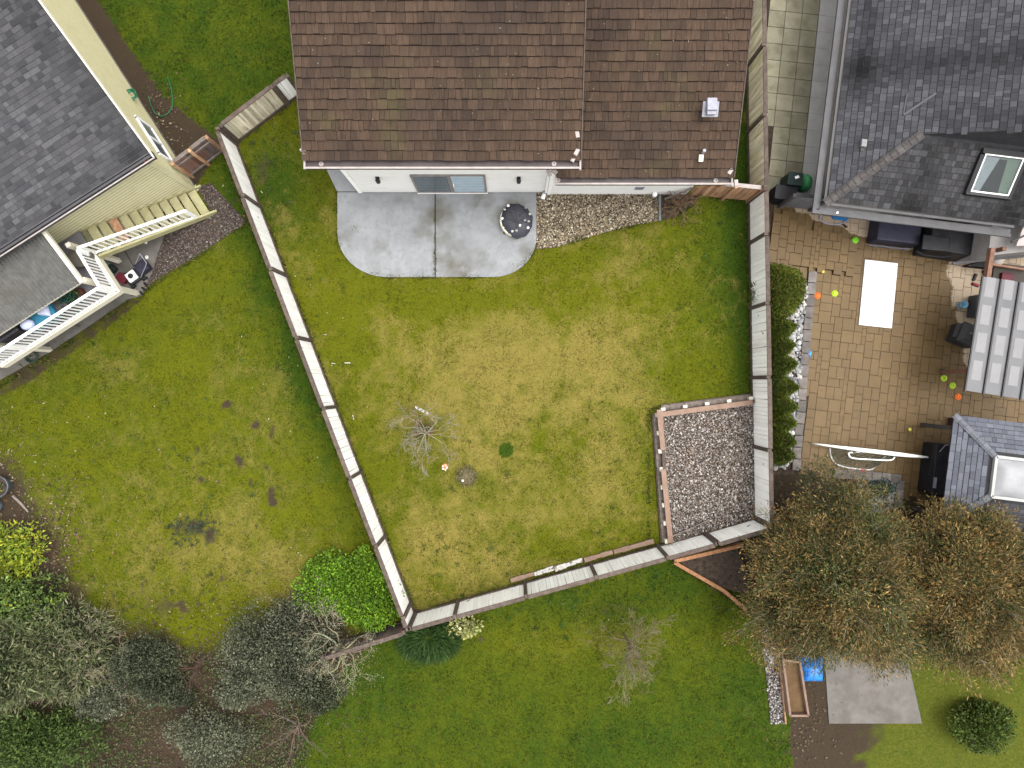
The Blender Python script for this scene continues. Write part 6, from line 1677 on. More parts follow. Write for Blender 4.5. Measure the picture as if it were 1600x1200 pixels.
PV = MB().hexa([(-0.5, -0.5, -0.04), (0.5, -0.5, -0.04), (0.5, 0.5, -0.04), (-0.5, 0.5, -0.04), (-0.485, -0.485, 0.028), (0.485, -0.485, 0.028), (0.485, 0.485, 0.028), (-0.485, 0.485, 0.028)]).mesh('paver', M_paver)
un = 0.143
o0 = at(1150, 800); rpv = random.Random(77)
GWn, GHn = 108, 90
occ = np.zeros((GWn, GHn), dtype=bool)
pieces = []
RAISE = [(1199, 325), (1334, 372), (1326, 428), (1268, 420), (1199, 424)]
for j in range(GHn):
    for i in range(GWn):
        if occ[i, j]: continue
        opts = [(2, 2), (2, 2), (3, 2), (2, 3), (2, 3), (3, 3), (3, 4), (2, 4)]
        rpv.shuffle(opts)
        for (w_, h_) in opts + [(1, 2), (2, 1), (1, 1)]:
            if i + w_ <= GWn and j + h_ <= GHn and not occ[i:i + w_, j:j + h_].any():
                break
        occ[i:i + w_, j:j + h_] = True
        c = o0 + es * ((i + w_ / 2) * un) + en * ((j + h_ / 2) * un)
        px, py = 800 + c.x * 45, 600 - c.y * 45
        hw = [(px + sx * w_ * un * 20, py + sy * h_ * un * 20) for sx in (-1, 1) for sy in (-1, 1)]
        if not inpoly(np.array([px]), np.array([py]), PAVE_PX)[0]: continue
        up_ = 0.09 if inpoly(np.array([px]), np.array([py]), RAISE)[0] else 0.0
        Mx = Matrix.Translation((c.x, c.y, 0.008 + up_ * 0.55 + rpv.uniform(-0.003, 0.003))) @ Matrix.Rotation(ER + rpv.uniform(-0.006, 0.006), 4, 'Z') @ Matrix.Diagonal((w_ * un - 0.004, h_ * un - 0.004, 2.8 if up_ else 1.0, 1))
        vis = (px < 1500 or 400 < py < 660) and px < 1596 and not (px > 1500 and 430 < py) and not (1350 < px and py < 385) and not (1343 < px < 1402 and 408 < py < 510)
        pieces.append((0 if vis else 1, math.hypot(px - 800, py - 600), Mx))
pieces.sort(key=lambda t_: t_[:2])
for t_ in pieces[:300]:
    piece('paver', PV, t_[2], pav)
V0 = np.array([v.co[:] for v in PV.vertices]); F0 = np.array([list(p.vertices) for p in PV.polygons])
VV, FF = [], []
for n_, t_ in enumerate(pieces[300:]):
    A = np.array(t_[2]); VV.append(V0 @ A[:3, :3].T + A[:3, 3]); FF.append(F0 + n_ * 8)
o = npmesh('paver_field', np.concatenate(VV), np.concatenate(FF), M_paverf, parent=pav, tint=np.repeat(rng.random((len(VV), 1)), len(F0), 0)); o['kind'] = 'stuff'
# brick edging beside the cobbles
M_brick = mat('grey_brick', (0.12, 0.105, 0.095), (0.19, 0.17, 0.155), 5, 0.85, 0.25, 40, rnd=0.25)
BR = MB().box((0, 0, 0), (1, 1, 0.12)).mesh('brick', M_brick)
edg = thing('brick_edging', 'grey brick edging between the tan pavers and the white cobble bed', 'edging', at(1256, 570))
e0, e1 = at(1268, 424), at(1242, 735)
ed_ = nrm2(e1 - e0); LE = (e1 - e0).length; n = int(LE / 0.40)
for i in range(n):
    p = e0.lerp(e1, (i + 0.5) / n)
    piece('brick', BR, Matrix.Translation((p.x + random.uniform(-0.015, 0.015), p.y, 0.05)) @ Matrix.Rotation(math.atan2(ed_.y, ed_.x) + random.uniform(-0.03, 0.03), 4, 'Z') @ Matrix.Diagonal((LE / n - 0.03, 0.28, 1, 1)), edg)
edg2 = thing('brick_edging', 'grey brick kerb behind the white goal frame, at the feet of the feathery trees', 'edging', at(1350, 742))
e0, e1 = at(1300, 738), at(1405, 748)
ed_ = nrm2(e1 - e0); LE = (e1 - e0).length; n = 7
for i in range(n):
    p = e0.lerp(e1, (i + 0.5) / n)
    piece('brick', BR, Matrix.Translation((p.x, p.y, 0.06)) @ Matrix.Rotation(math.atan2(ed_.y, ed_.x) + random.uniform(-0.03, 0.03), 4, 'Z') @ Matrix.Diagonal((LE / n - 0.012, 0.32, 1.2, 1)), edg2)
for i in range(3):
    p = at(1404 - i * 1.5, 757 + i * 14)
    piece('brick', BR, Matrix.Translation((p.x, p.y, 0.06)) @ Matrix.Rotation(ER + 1.57, 4, 'Z') @ Matrix.Diagonal((0.30, 0.26, 1.2, 1)), edg2)
slab('cobble_bed', [(1199, 430), (1270, 428), (1240, 742), (1199, 742)], -0.1, 0.01, M_soil)
WC = [(0.3646, 0.358, 0.3448), (0.2387, 0.2387, 0.2453), (0.4641, 0.4575, 0.4376), (0.1459, 0.1459, 0.1591), (0.2519, 0.1856, 0.1326)]
stones('cobbles', [(1212, 470), (1263, 440), (1234, 732), (1206, 732)], 1500, 0.04, 0.085, WC, 37, 0.01, [0.35, 0.27, 0.2, 0.15, 0.03])
stones('cobbles', [(1340, 752), (1402, 756), (1400, 800), (1340, 800)], 420, 0.045, 0.085, WC, 38, 0.0, [0.35, 0.2, 0.3, 0.12, 0.03])
# white board lying on trestles' height: a loose flat panel
q = [at(1352, 405.5, 0.09), at(1403, 411.5, 0.09), at(1393.5, 513, 0.09), at(1342, 507.5, 0.09)]
mb = MB(); mb.prism([(v.x, v.y) for v in reversed(q)], 0.045, 0.09); tag(mb.build('tabletop_board', mat('white_laminate', (0.6724, 0.6724, 0.6806), (0.7052, 0.7052, 0.7134), 3, 0.5)), 'large white rectangular panel lying flat on the tan pavers', 'panel')
# disc cones and balls
def cone(px, py, col, lab):
    p = at(px, py, 0.03)
    dz = 0.085 if col is M_grn else 0.0
    t = thing('disc_cone', lab, 'cone', (p.x, p.y, 0.04 + dz), 'disc cones on the pavers')
    MB().lathe((p.x, p.y, 0.045 + dz), [(0.115, 0), (0.115, 0.006), (0.045, 0.065), (0.035, 0.065), (0.03, 0.03)], 16).build('body', col, t, smooth=False)
    MB().lathe((p.x, p.y, 0.05 + dz), [(0.034, 0), (0.0, 0.006)], 10).build('hole', M_darkmetal, t)
M_lime = flat('lime_plastic', (0.42, 0.60, 0.03), 0.4); M_org = flat('orange_plastic', (0.80, 0.16, 0.02), 0.4); M_grn = flat('green_plastic', (0.16, 0.50, 0.02), 0.4)
cone(1277, 462, M_org, 'orange disc cone beside the brick edging and rounded bush')
cone(1304, 458.5, M_lime, 'lime disc cone between the orange cone and the white panel')
cone(1334.5, 376, M_grn, 'green disc cone at the pale paving by the navy covered box')
cone(1474.5, 591, M_lime, 'lime disc cone touching the foot of the brown pergola post')
cone(1488, 602.5, M_lime, 'lime disc cone between the pergola post and the orange cone')
cone(1496.5, 620, M_org, 'orange disc cone between the pergola and small grey hip roof')
M_ball = flat('yellow_ball', (0.60, 0.52, 0.08), 0.5)
def ball(px, py, r_, m, lab):
    p = at(px, py, r_)
    prof = [(r_ * math.sin(math.pi * i / 10), -r_ * math.cos(math.pi * i / 10)) for i in range(11)]
    tag(MB().lathe((p.x, p.y, 0.04 + r_), prof, 14).build('ball', m, smooth=True), lab, 'ball', 'small balls on the pavers')
ball(1285, 425, 0.06, M_ball, 'small yellow ball against the paver step edge')
ball(1420.5, 671, 0.065, M_ball, 'small yellow ball below the grey gazebo post')
mb = MB(); p = at(1264.5, 552.5, 0.05); mb.hexa([(p.x - 0.1, p.y - 0.02, 0.04), (p.x + 0.03, p.y - 0.15, 0.04), (p.x + 0.10, p.y + 0.1, 0.04), (p.x - 0.04, p.y + 0.11, 0.04), (p.x - 0.07, p.y, 0.1), (p.x + 0.02, p.y - 0.1, 0.11), (p.x + 0.07, p.y + 0.07, 0.12), (p.x - 0.02, p.y + 0.08, 0.09)])
tag(mb.build('blue_scrap', flat('blue_plastic', (0.05, 0.26, 0.65)), bevel=0.015), 'small crumpled blue scrap on the pavers by the brick edging', 'scrap')
# blue tarp and pale hoop by the eave
mb = MB(); q = [at(1297, 337), at(1327, 341), at(1318, 346), at(1300, 343)]; mb.prism([(v.x, v.y) for v in reversed(q)], 0.04, 0.14); tag(mb.build('blue_mat', flat('bright_blue', (0.01, 0.16, 0.42)), bevel=0.02), 'folded bright blue mat under the grey eave', 'mat')
c = at(1303, 341, 0.06)
tag(MB().tube([(c.x + 0.5 * math.cos(t * 0.26), c.y + 0.22 * math.sin(t * 0.26), 0.08) for t in range(24)], 0.02, 5, closed=True).build('hoop', flat('pale_lilac_plastic', (0.36, 0.36, 0.46))), 'pale oval hoop lying round the blue mat under the eave', 'hoop')
mb = MB(); mb.box(at(1319, 352, 0.07), (0.14, 0.05, 0.04), -0.6); mb.box(at(1322, 355, 0.07), (0.09, 0.05, 0.04), 0.4); tag(mb.build('dark_toy', M_black), 'small dark toy on the pale paving near the blue mat', 'toy')
# covered boxes under the eave
def covered(name, lab, cat, pxs, h, m, top_in=0.06):
    q = [at(*p) for p in pxs]
    c = sum(q, Vector()) / len(q)
    t = thing(name, lab, cat, c)
    mb = MB(); top = [c + (v - c) * (1 - top_in) for v in q]
    mb.hexa([(v.x, v.y, 0.04) for v in reversed(q)] [::-1] + [(v.x, v.y, h) for v in top])
    mb.build('cover', m, t, bevel=0.05)
    return t, c
t, c = covered('covered_bench', 'navy fabric-covered box under the grey eave beside the black covered grill', 'garden furniture', [(1352, 381), (1422, 389), (1426, 350), (1358, 340)], 0.72, M_navy)
MB().beam(at(1357, 383, 0.5), at(1420, 390, 0.5), 0.04, 0.05).build('hem', flat('steel_blue', (0.07, 0.075, 0.10)), t)
t, c = covered('covered_grill', 'large black covered grill with a small white label under the grey eave', 'grill', [(1424, 400), (1492, 410), (1502, 366), (1430, 352)], 1.0, M_black, 0.12)
MB().box((at(1478, 390, 1.0).x, at(1478, 390, 1.0).y, 1.004), (0.13, 0.06, 0.012), -0.1).build('label_plate', M_whitepaint, t)
MB().tube([at(1432, 392, 0.8), at(1445, 399, 0.86), at(1470, 402, 0.86), at(1486, 400, 0.8)], 0.03, 6).build('handle', M_black, t)
MB().box(at(1462, 380, 1.0) , (0.9, 0.5, 0.08), -0.1).build('lid', M_black, t, bevel=0.03)
# black A-frame easel, shoes, bucket, crate, barbecue beside the pergola
ea = thing('easel', 'black triangular stand between the pale wall and the pergola beam', 'stand', at(1520, 416))
mb = MB(); a_, b_, c_ = at(1505, 416, 0.05), at(1546, 404, 0.9), at(1544, 420, 0.9)
mb.beam(a_, b_, 0.05, 0.04); mb.beam(a_, c_, 0.05, 0.04); mb.beam(b_, c_, 0.09, 0.04); mb.build('frame', M_black, ea)
MB().poly([a_.lerp(b_, 0.3), b_, c_, a_.lerp(c_, 0.3)]).build('panel', flat('smoky_panel', (0.10, 0.10, 0.10), 0.3), ea)
for (px, py, rz, col, lab) in ((1523, 433, -0.4, (0.02, 0.018, 0.018), 'dark brown shoe standing beside the red shoe'), (1538, 428, 0.25, (0.012, 0.012, 0.014), 'black shoe beside the brown pergola beam'), (1524, 445, 1.2, (0.20, 0.012, 0.02), 'dark red shoe on the pale paving')):
    p = at(px, py, 0.07)
    s_ = thing('shoe', lab, 'shoe', (p.x, p.y, 0.04), 'shoes left by the pergola')
    f_ = flat('shoe_%d' % px, col)
    mb = MB(); mb.box((p.x, p.y, 0.055), (0.10, 0.27, 0.03), rz); mb.build('sole', M_black, s_, bevel=0.012)
    mb = MB(); mb.box((p.x, p.y, 0.10), (0.085, 0.24, 0.07), rz); mb.build('upper', f_, s_, bevel=0.025)
p = at(1504, 476, 0.2)
bk = thing('bucket', 'light blue bucket beside the dark crate at the pergola edge', 'bucket', (p.x, p.y, 0.04))
MB().lathe((p.x, p.y, 0.04), [(0.10, 0), (0.13, 0.26), (0.14, 0.27), (0.12, 0.27), (0.09, 0.05)], 16).build('body', flat('sky_blue_plastic', (0.20, 0.42, 0.55)), bk, smooth=True)
MB().tube([(p.x + 0.13 * math.cos(t), p.y + 0.05, 0.3 + 0.1 * math.sin(t)) for t in (0, 0.8, 1.57, 2.3, 3.14)], 0.008, 5).build('handle', M_greymetal, bk)
p = at(1517, 481)
cr = thing('plastic_chest', 'dark grey slatted chest tucked under the pergola edge', 'chest', p)
mb = MB(); mb.box((p.x + 0.1, p.y, 0.29), (0.5, 0.75, 0.5), ER); mb.build('body', flat('dark_grey_plastic', (0.05, 0.05, 0.055)), cr, bevel=0.02)
for i in range(4): MB().box((p.x + 0.05 + i * 0.09, p.y, 0.555), (0.05, 0.70, 0.02), ER).build('slat', flat('dark_slat', (0.035, 0.03, 0.035)), cr)
p = at(1494, 526)
bq = thing('barbecue', 'grey hooded barbecue with brass strips jutting from under the pergola', 'barbecue', p)
br = -0.38
MB().box((p.x + 0.05, p.y, 0.40), (0.75, 0.62, 0.74), br).build('cabinet', flat('charcoal_metal', (0.03, 0.03, 0.032)), bq, bevel=0.03)
bx_, by_ = Vector((math.cos(br), math.sin(br), 0)), Vector((-math.sin(br), math.cos(br), 0))
def bp_(u, v, z): return Vector((p.x + 0.05, p.y, 0)) + bx_ * u + by_ * v + Vector((0, 0, z))
mb = MB(); mb.hexa([bp_(*q) for q in ((-0.42, -0.36, 0.78), (0.36, -0.36, 0.78), (0.36, 0.36, 0.78), (-0.42, 0.36, 0.78), (-0.3, -0.22, 0.98), (0.34, -0.22, 0.98), (0.34, 0.26, 0.98), (-0.3, 0.26, 0.98))]); mb.build('hood', flat('hood_grey', (0.055, 0.055, 0.058)), bq, bevel=0.03)
mb = MB(); mb.box(bp_(0.12, -0.12, 0.985), (0.42, 0.16, 0.012), br); mb.build('vent_slot', M_black, bq)
for u in (-0.08, 0.25): MB().box(bp_(u, 0.0, 0.988), (0.22, 0.018, 0.014), br).build('trim_strip', flat('brass_trim', (0.45, 0.40, 0.14)), bq)
MB().box(bp_(-0.48, 0, 0.72), (0.14, 0.5, 0.04), br).build('side_shelf', flat('shelf_grey', (0.07, 0.07, 0.072)), bq)

# pergola
PG = thing('pergola', 'brown timber pergola with pale translucent roof panels beside the tan patio', 'pergola', at(1540, 520))
ZP = 2.35
b0_, b1_ = at(1549, 388, ZP), at(1514, 612, ZP)
pd = nrm2(b1_ - b0_); pq = Vector((-pd.y, pd.x, 0)); pq = pq if pq.x > 0 else -pq
MB().beam(b0_, b1_, 0.13, 0.2).build('beam', mat('pergola_stain', (0.15, 0.07, 0.042), (0.23, 0.12, 0.075), 5, 0.7, 0.2, 30), PG)
M_pg = bpy.data.materials['pergola_stain']
MB().beam(at(1470, 581, 0.0) + Vector((0.0, 0.0, 0.0)), at(1470, 581, 0.0) + Vector((0.0, 0, ZP - 0.1)), 0.13, 0.13).build('post', M_pg, PG)
MB().beam(at(1556, 392, 0.0) * 0.93, at(1556, 392, 0.0) * 0.93 + Vector((0, 0, ZP - 0.1)), 0.12, 0.12).build('post', M_pg, PG)
pp_ = at(1470, 581, 0.0)
MB().beam((pp_.x - 0.05, pp_.y, 0.04), (pp_.x + 0.12, pp_.y, 0.04), 0.2, 0.03).build('post_foot', M_darkmetal, PG)
M_poly = mat('polycarbonate', (0.09758, 0.09758, 0.102), (0.1153, 0.1153, 0.1212), 1.2, 0.35, 0.05, 20, spots=[((0.07096, 0.07096, 0.07832), 0.8, 0.5, 0.62, 0.6)])
ps0 = at(1536, 432, ZP + 0.14)
LP = 3.62
PW = 0.575
for i in range(6):
    c0 = ps0 + pq * (0.02 + i * PW) ; c1 = c0 + pq * (PW - 0.05)
    zz = 0.02 * i
    mb = MB()
    A = [c0, c0 + pd * LP, c1 + pd * LP, c1]
    mb.hexa([Vector((v.x, v.y, ZP + 0.12 + zz)) for v in A] + [Vector((v.x, v.y, ZP + 0.135 + zz)) for v in A]); mb.build('roof_panel', M_poly, PG)
    bq_ = MB(); bq_.beam(c0 - pq * 0.03 + Vector((0, 0, zz)), c0 - pq * 0.03 + pd * (LP + 0.05) + Vector((0, 0, zz)), 0.045, 0.06); bq_.build('glazing_bar', M_darkmetal, PG)
    for k in range(4):
        w0 = ps0 + pq * (0.10 + i * PW) + pd * (0.3 + k * 0.88)
        mb = MB(); mb.box((w0.x + pq.x * 0.17, w0.y + pq.y * 0.17, ZP + 0.137 + zz), (0.30, 0.62, 0.004), math.atan2(pq.y, pq.x)); mb.build('clear_patch', mat('clear_patch_%d_%d' % (i, k), (0.165, 0.16, 0.163), (0.185, 0.18, 0.183), 2, 0.3), PG)
for i in range(4):
    q0 = b0_ + pd * (0.5 + i * 1.3); MB().beam(q0 - Vector((0, 0, 0.02)), q0 + pq * 3.4 - Vector((0, 0, 0.02)), 0.06, 0.14).build('rafter', M_pg, PG)
# things glimpsed under the pergola's open end
p = at(1563, 404, 1.0); mb = MB().lathe((p.x, p.y, 0.04), [(0.16, 0), (0.20, 0.5), (0.21, 0.9), (0.05, 0.98), (0.0, 0.98)], 14); tag(mb.build('white_urn', flat('cream_pot', (0.42, 0.36, 0.32)), smooth=True), 'cream urn under the open end of the pergola', 'urn')
p = at(1572, 436, 0.5); lump('seat_cushion', 'dark red cushion on the shaded seat under the pergola end', 'cushion', (p.x, p.y, 0.46), (0.4, 0.4, 0.12), ER, flat('wine_red', (0.10, 0.01, 0.02)), 0.04)
p = at(1572, 434, 0.3); st_ = thing('garden_bench', 'dark shaded garden seat below the open end of the pergola', 'seat', (p.x, p.y, 0.0))
MB().box((p.x, p.y, 0.42), (1.1, 0.6, 0.07), ER).build('seat', flat('dark_teak', (0.04, 0.028, 0.02)), st_)
MB().box((p.x + es.x * 0.0 + en.x * 0.3, p.y + en.y * 0.3, 0.66), (1.1, 0.06, 0.5), ER).build('backrest', flat('dark_teak2', (0.04, 0.028, 0.02)), st_)
for sx in (-0.5, 0.5):
    for sy in (-0.25, 0.25):
        v = Vector((p.x, p.y, 0)) + es * sx + en * sy; MB().box((v.x, v.y, 0.2), (0.06, 0.06, 0.4), ER).build('leg', M_darkmetal, st_)

# gazebo over the hot tub
GZ_ = thing('gazebo', 'small gazebo with blue-grey shingle hip roof and white dome skylight', 'gazebo', Vector((15.8, -2.7, 0)))
gc = Vector((14.1, -0.98, 0)); SD = 3.56; RI = 1.15; ZG, PG_ = 2.12, 0.40
def gp(a, b, z=0.0):
    v = gc + es * a - en * b
    return Vector((v.x, v.y, z))
mb = MB(); zt_ = ZG + PG_ * RI
corn = [gp(0, 0, ZG), gp(SD, 0, ZG), gp(SD, SD, ZG), gp(0, SD, ZG)]; top = [gp(RI, RI, zt_), gp(SD - RI, RI, zt_), gp(SD - RI, SD - RI, zt_), gp(RI, SD - RI, zt_)]
for i in range(4):
    j = (i + 1) % 4; mb.poly([corn[i], corn[j], top[j], top[i]])
mb.poly([v - Vector((0, 0, 0.06)) for v in corn])
grf = mb.build('roof', M_rfelt, GZ_)
GCB = [(0.108, 0.116, 0.14), (0.132, 0.14, 0.164), (0.092, 0.0976, 0.1184), (0.12, 0.124, 0.144)]
hipclip = lambda u, s: (s < u and s < SD - u)
for k, (o_, du, dn) in enumerate(((gp(0, 0, ZG), es, -en), (gp(0, SD, ZG), en, es), (gp(SD, SD, ZG), -es, en), (gp(SD, 0, ZG), -en, -es))):
    shingle_field('shingle_field', grf, o_, du, dn, PG_, SD, RI, 0.24, 0.145, GCB if k < 2 else GC, 220 + k, clip=hipclip)
CAPB = MB().hexa([(-0.5, -0.5, -0.10), (0.5, -0.5, -0.10), (0.5, 0.5, -0.10), (-0.5, 0.5, -0.10), (-0.5, -0.16, 0.5), (0.5, -0.16, 0.35), (0.5, 0.16, 0.35), (-0.5, 0.16, 0.5)]).mesh('ridge_cap', mat('ridge_blue', (0.12, 0.125, 0.145), (0.16, 0.165, 0.185), 7, 0.85, 0.2, 30, rnd=0.15))
for i in range(4):
    h0, h1 = corn[i], top[i]; hd = h1 - h0; HL = hd.length; hd.normalize(); hy = Vector((0, 0, 1)).cross(hd).normalized(); hz = hd.cross(hy); HM = Matrix((hd, hy, hz)).transposed().to_4x4()
    for k in range(7):
        piece('ridge_cap', CAPB, Matrix.Translation(h0 + hd * (HL * (k + 0.5) / 7) + Vector((0, 0, 0.025))) @ HM @ Matrix.Diagonal((HL / 7 * 0.97, 0.2, 0.09, 1)), grf)
mb = MB()
for i in range(4):
    j = (i + 1) % 4; mb.beam(top[i] + Vector((0, 0, 0.05)), top[j] + Vector((0, 0, 0.05)), 0.09, 0.12)
dm = mb.build('dome_skylight', mat('beige_frame', (0.36, 0.36, 0.34), (0.44, 0.44, 0.42), 5, 0.5), GZ_)
cg = sum(top, Vector()) / 4
prof = []
mb = MB()
w2 = (SD - 2 * RI) / 2 - 0.05
N_ = 10
for i in range(N_ + 1):
    for j in range(N_ + 1):
        u, v = -1 + 2 * i / N_, -1 + 2 * j / N_
        z = zt_ + 0.07 + 0.2 * (1 - u ** 4) * (1 - v ** 4)
        q = cg + es * (u * w2) + en * (v * w2); mb.v.append((q.x, q.y, z))
for i in range(N_):
    for j in range(N_):
        mb.f.append((i * (N_ + 1) + j, (i + 1) * (N_ + 1) + j, (i + 1) * (N_ + 1) + j + 1, i * (N_ + 1) + j + 1)); mb.c.append(None)
mb.build('dome', mat('opal_acrylic', (0.27, 0.27, 0.277), (0.35, 0.35, 0.358), 1.5, 0.5, spec=0.3), dm, smooth=True)
for (a, b) in ((0.18, 0.42), (SD - 0.25, 0.25), (SD - 0.25, SD - 0.25), (0.25, SD - 0.25)):
    v = gp(a, b); MB().box((v.x, v.y, ZG / 2), (0.14, 0.14, ZG - 0.02), ER).build('post', M_greygutter, GZ_)
p = gp(0.7, 1.9)
ht = thing('hot_tub', 'black hot tub with thick lid under the blue-grey gazebo roof', 'hot tub', gp(1.75, 1.75))
c = gp(1.30, 1.85)
MB().box((c.x, c.y, 0.42), (2.1, 1.75, 0.82), ER).build('cabinet', M_black, ht, bevel=0.12)
MB().box((c.x, c.y, 0.90), (2.14, 1.79, 0.12), ER).build('lid', M_black, ht, bevel=0.05)
v = gp(0.32, 2.3, 0.97); MB().box(v, (0.10, 0.36, 0.02), ER).build('lid_strap', M_greymetal, ht)
MB().tube([gp(0.35, 1.25, 0.97), gp(0.5, 1.0, 1.0), gp(0.62, 1.0, 0.97)], 0.015, 5).build('handle', M_greymetal, ht)
lump('storage_box', 'small dark red-brown box at the gazebo roof corner', 'box', at(1486, 660, 0.0), (0.26, 0.3, 0.3), ER, flat('maroon_box', (0.05, 0.02, 0.02)), 0.02)

# football goal
gl = thing('football_goal', 'white portable football goal with grey-green net on the tan pavers', 'football goal', at(1355, 712))
g0, g1 = at(1264, 692), at(1451, 714)
mb = MB(); pts = []
for i in range(25):
    t_ = i / 24; q = g0.lerp(g1, t_); pts.append((q.x, q.y, 0.05 + 0.92 * math.sin(math.pi * t_) ** 0.5))
mb.tube(pts, [0.022 + 0.055 * math.sin(math.pi * i / 24) for i in range(25)], 8); mb.build('front_frame', M_whitepaint, gl, smooth=True)
def loop(pts_, n=6):
    """closed loop rounded through Catmull-Rom"""
    out = []; m = len(pts_)
    for i in range(m):
        p0, p1, p2, p3 = (Vector(pts_[(i + k) % m]) for k in (-1, 0, 1, 2))
        for k in range(n):
            t = k / n
            out.append(0.5 * ((2 * p1) + (p2 - p0) * t + (2 * p0 - 5 * p1 + 4 * p2 - p3) * t * t + (3 * p1 - p0 - 3 * p2 + p3) * t ** 3))
    return out
base_loop = [at(1297, 700, 0.06), at(1298, 712, 0.06), at(1306, 724, 0.06), at(1322, 730, 0.06), at(1345, 733, 0.06), at(1362, 733, 0.06), at(1374, 722, 0.06), at(1385, 712, 0.06)]
bp2 = []
for i in range(len(base_loop) - 1):
    p0, p1, p2, p3 = base_loop[max(0, i - 1)], base_loop[i], base_loop[i + 1], base_loop[min(len(base_loop) - 1, i + 2)]
    for k in range(6):
        t = k / 6
        bp2.append(0.5 * ((2 * p1) + (p2 - p0) * t + (2 * p0 - 5 * p1 + 4 * p2 - p3) * t * t + (3 * p1 - p0 - 3 * p2 + p3) * t ** 3))
MB().tube(bp2, 0.030, 6).build('base_frame', mat('grey_white_tube', (0.5, 0.5, 0.5), (0.6, 0.6, 0.6), 5, 0.5), gl, smooth=True)
tl = loop([at(1329, 707, 0.62), at(1327, 712, 0.62), at(1334, 716, 0.62), at(1362, 718, 0.62), at(1390, 719, 0.62), at(1397, 715, 0.62), at(1394, 709, 0.62), at(1362, 707, 0.66)])
MB().tube(tl, 0.028, 6, closed=True).build('top_frame', M_whitepaint, gl, smooth=True)
M_net = mat('goal_net', (0.13, 0.135, 0.095), (0.18, 0.18, 0.13), 6, 0.8)
nb_ = MB()
for i in range(0, len(bp2), 1):
    a_ = bp2[i]; f_ = i / (len(bp2) - 1)
    b_ = Vector(pts[int(6 + f_ * 12)])
    for k in range(1):
        nb_.tube([a_, a_.lerp(b_, 0.5) - Vector((0, 0, 0.08)), b_], 0.009, 3, cap=False)
for s_ in range(1, 9):
    f2 = s_ / 9
    nb_.tube([bp2[i].lerp(Vector(pts[int(6 + i / (len(bp2) - 1) * 12)]), f2) - Vector((0, 0, 0.08 * 4 * f2 * (1 - f2))) for i in range(len(bp2))], 0.009, 3, cap=False)
o = nb_.build('net', M_net, gl); o['kind'] = 'stuff'
mb = MB(); mb.box(at(1348, 734, 0.06), (0.16, 0.05, 0.06), -0.1); mb.build('corner_clip', flat('red_clip', (0.5, 0.03, 0.03)), gl)

# ------------------------------------------------------------------ south-east corner
PLT = thing('raised_planter', 'orange-brown timber planter wedge of bare soil below the fence corner', 'planter', at(1100, 880))
mb = MB(); q = [at(1058, 876), at(1150, 854), at(1180, 930), at(1127, 917)]; mb.prism([(v.x, v.y) for v in reversed(q)], -0.05, 0.16); mb.build('soil', M_soil, PLT)
for (p0, p1) in (((1053, 876), (1160, 851)), ((1053, 878), (1130, 922)), ((1130, 922), (1165, 952))):
    MB().beam(at(*p0, 0.14), at(*p1, 0.14), 0.12, 0.24).build('timber', M_orange, PLT)
slab('gravel_base', [(1188, 965), (1212, 975), (1226, 1130), (1204, 1130)], -0.05, 0.012, M_soil)
stones('gravel', [(1188, 965), (1212, 975), (1226, 1130), (1204, 1130)], 900, 0.02, 0.045, [(0.2, 0.18, 0.17), (0.35, 0.33, 0.32), (0.1, 0.09, 0.085)], 39, 0.01)
mb = MB(); mb.beam(at(1212, 978, 0.06), at(1227, 1130, 0.06), 0.05, 0.16); tag(mb.build('timber_edging', M_cedar), 'thin timber edging between the gravel strip and the brown planter', 'edging')
q = [at(1217, 1024), at(1243, 1028), at(1256, 1110), at(1228, 1110)]
bx2 = thing('wooden_box', 'open brown wooden box beside the blue tarp under the feathery tree', 'box', q[0])
mb = MB(); mb.prism([(v.x, v.y) for v in reversed(q)], 0.0, 0.22); mb.build('floor', mat('dark_ply', (0.10, 0.055, 0.02), (0.14, 0.08, 0.035), 4), bx2)
for i in range(4):
    a_, b_ = q[i], q[(i + 1) % 4]; MB().beam((a_.x, a_.y, 0.22), (b_.x, b_.y, 0.22), 0.07, 0.42).build('side', M_pinkplank, bx2)
mb = MB()
p = at(1270, 1050, 0.3)
r = random.Random(4)
N_ = 9
for i in range(N_ + 1):
    for j in range(N_ + 1):
        u, v = -1 + 2 * i / N_, -1 + 2 * j / N_
        e_ = max(abs(u), abs(v))
        mb.v.append((p.x + u * 0.45, p.y + v * 0.42, 0.04 + 0.42 * (1 - e_ ** 3) + r.uniform(-0.03, 0.03)))
for i in range(N_):
    for j in range(N_):
        mb.f.append((i * (N_ + 1) + j, (i + 1) * (N_ + 1) + j, (i + 1) * (N_ + 1) + j + 1, i * (N_ + 1) + j + 1)); mb.c.append(None)
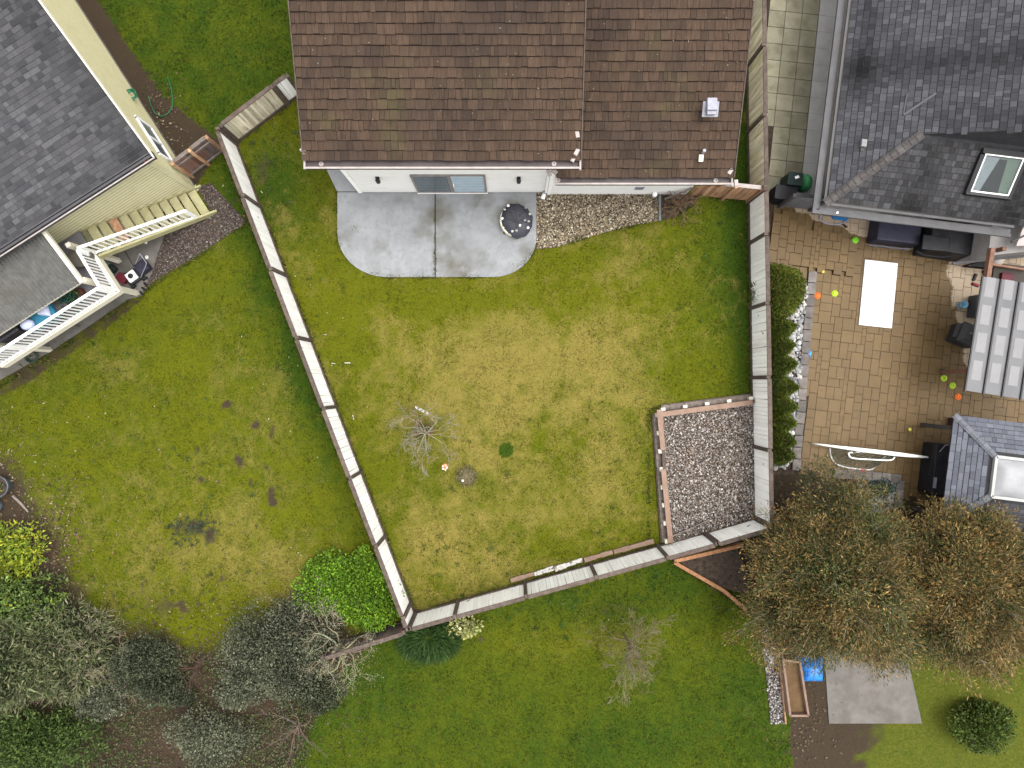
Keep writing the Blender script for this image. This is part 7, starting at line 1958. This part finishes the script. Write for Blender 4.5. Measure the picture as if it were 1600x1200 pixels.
tag(mb.build('blue_tarp', mat('blue_tarp', (0.01, 0.13, 0.48), (0.03, 0.25, 0.62), 4, 0.4, 0.4, 12), smooth=True), 'crumpled bright blue tarp over a heap beside the wooden box', 'tarp')
slab('concrete_pad', [(1285, 985), (1345, 965), (1420, 1040), (1440, 1130), (1295, 1130)], -0.1, 0.03, M_oldconcrete)
q = [at(1400, 1040), at(1560, 1046), at(1640, 1030), at(1640, 1130), at(1420, 1130)]

for (px, py, rx, ry, h_, k, lab) in ((165, 1085, 0.9, 0.8, 0.9, 0, 'olive low shrub filling the gap below the pale leafless shrub'), (290, 1075, 0.8, 0.6, 0.7, 1, 'small dark shrub filling the gap below the red-brown twigs'),
                                     (385, 1075, 0.9, 0.7, 1.0, 0, 'grey olive shrub joining the large grey-green shrub from below'), (500, 1075, 0.9, 0.7, 0.8, 1, 'dark low shrub under the reach of the mossy tree')):
    c = at(px, py)
    shrub('low_shrub', lab, (c.x, c.y, 0), (rx, ry), h_, 5200, (0.08, 0.024), GG if k == 0 else [(0.035, 0.045, 0.02), (0.055, 0.065, 0.03), (0.08, 0.085, 0.05)], 130 + px)
# beyond the photo's lower edge the gardens simply go on
bare_tree('leafless_shrub', 'leafless pale shrub low on the deep green lawn edge beyond the mossy tree', at(470, 1130), 0.4, 0.05, 10, 0.9, 2, (0.15, 0.12, 0.085), 44, cat='shrub', elev=0.7)
c = at(330, 1140); shrub('grey_shrub', 'olive shrub beyond the two grey-green shrubs in the soil bed', (c.x, c.y, 0), (1.5, 1.1), 1.3, 8000, (0.075, 0.024), GG, 110)
c = at(90, 1150); shrub('leafy_shrub', 'broad mid-green shrub beyond the feathery shrub in the soil bed', (c.x, c.y, 0), (2.2, 1.2), 1.6, 9000, (0.13, 0.03), [(0.06, 0.10, 0.02), (0.09, 0.13, 0.03), (0.04, 0.07, 0.016)], 111)
c = at(1520, 1130); shrub('leafy_shrub', 'rounded green shrub on the grass beyond the feathery trees', (c.x, c.y, 0), (1.3, 1.0), 1.2, 7000, (0.1, 0.03), [(0.05, 0.085, 0.012), (0.08, 0.11, 0.02)], 112)
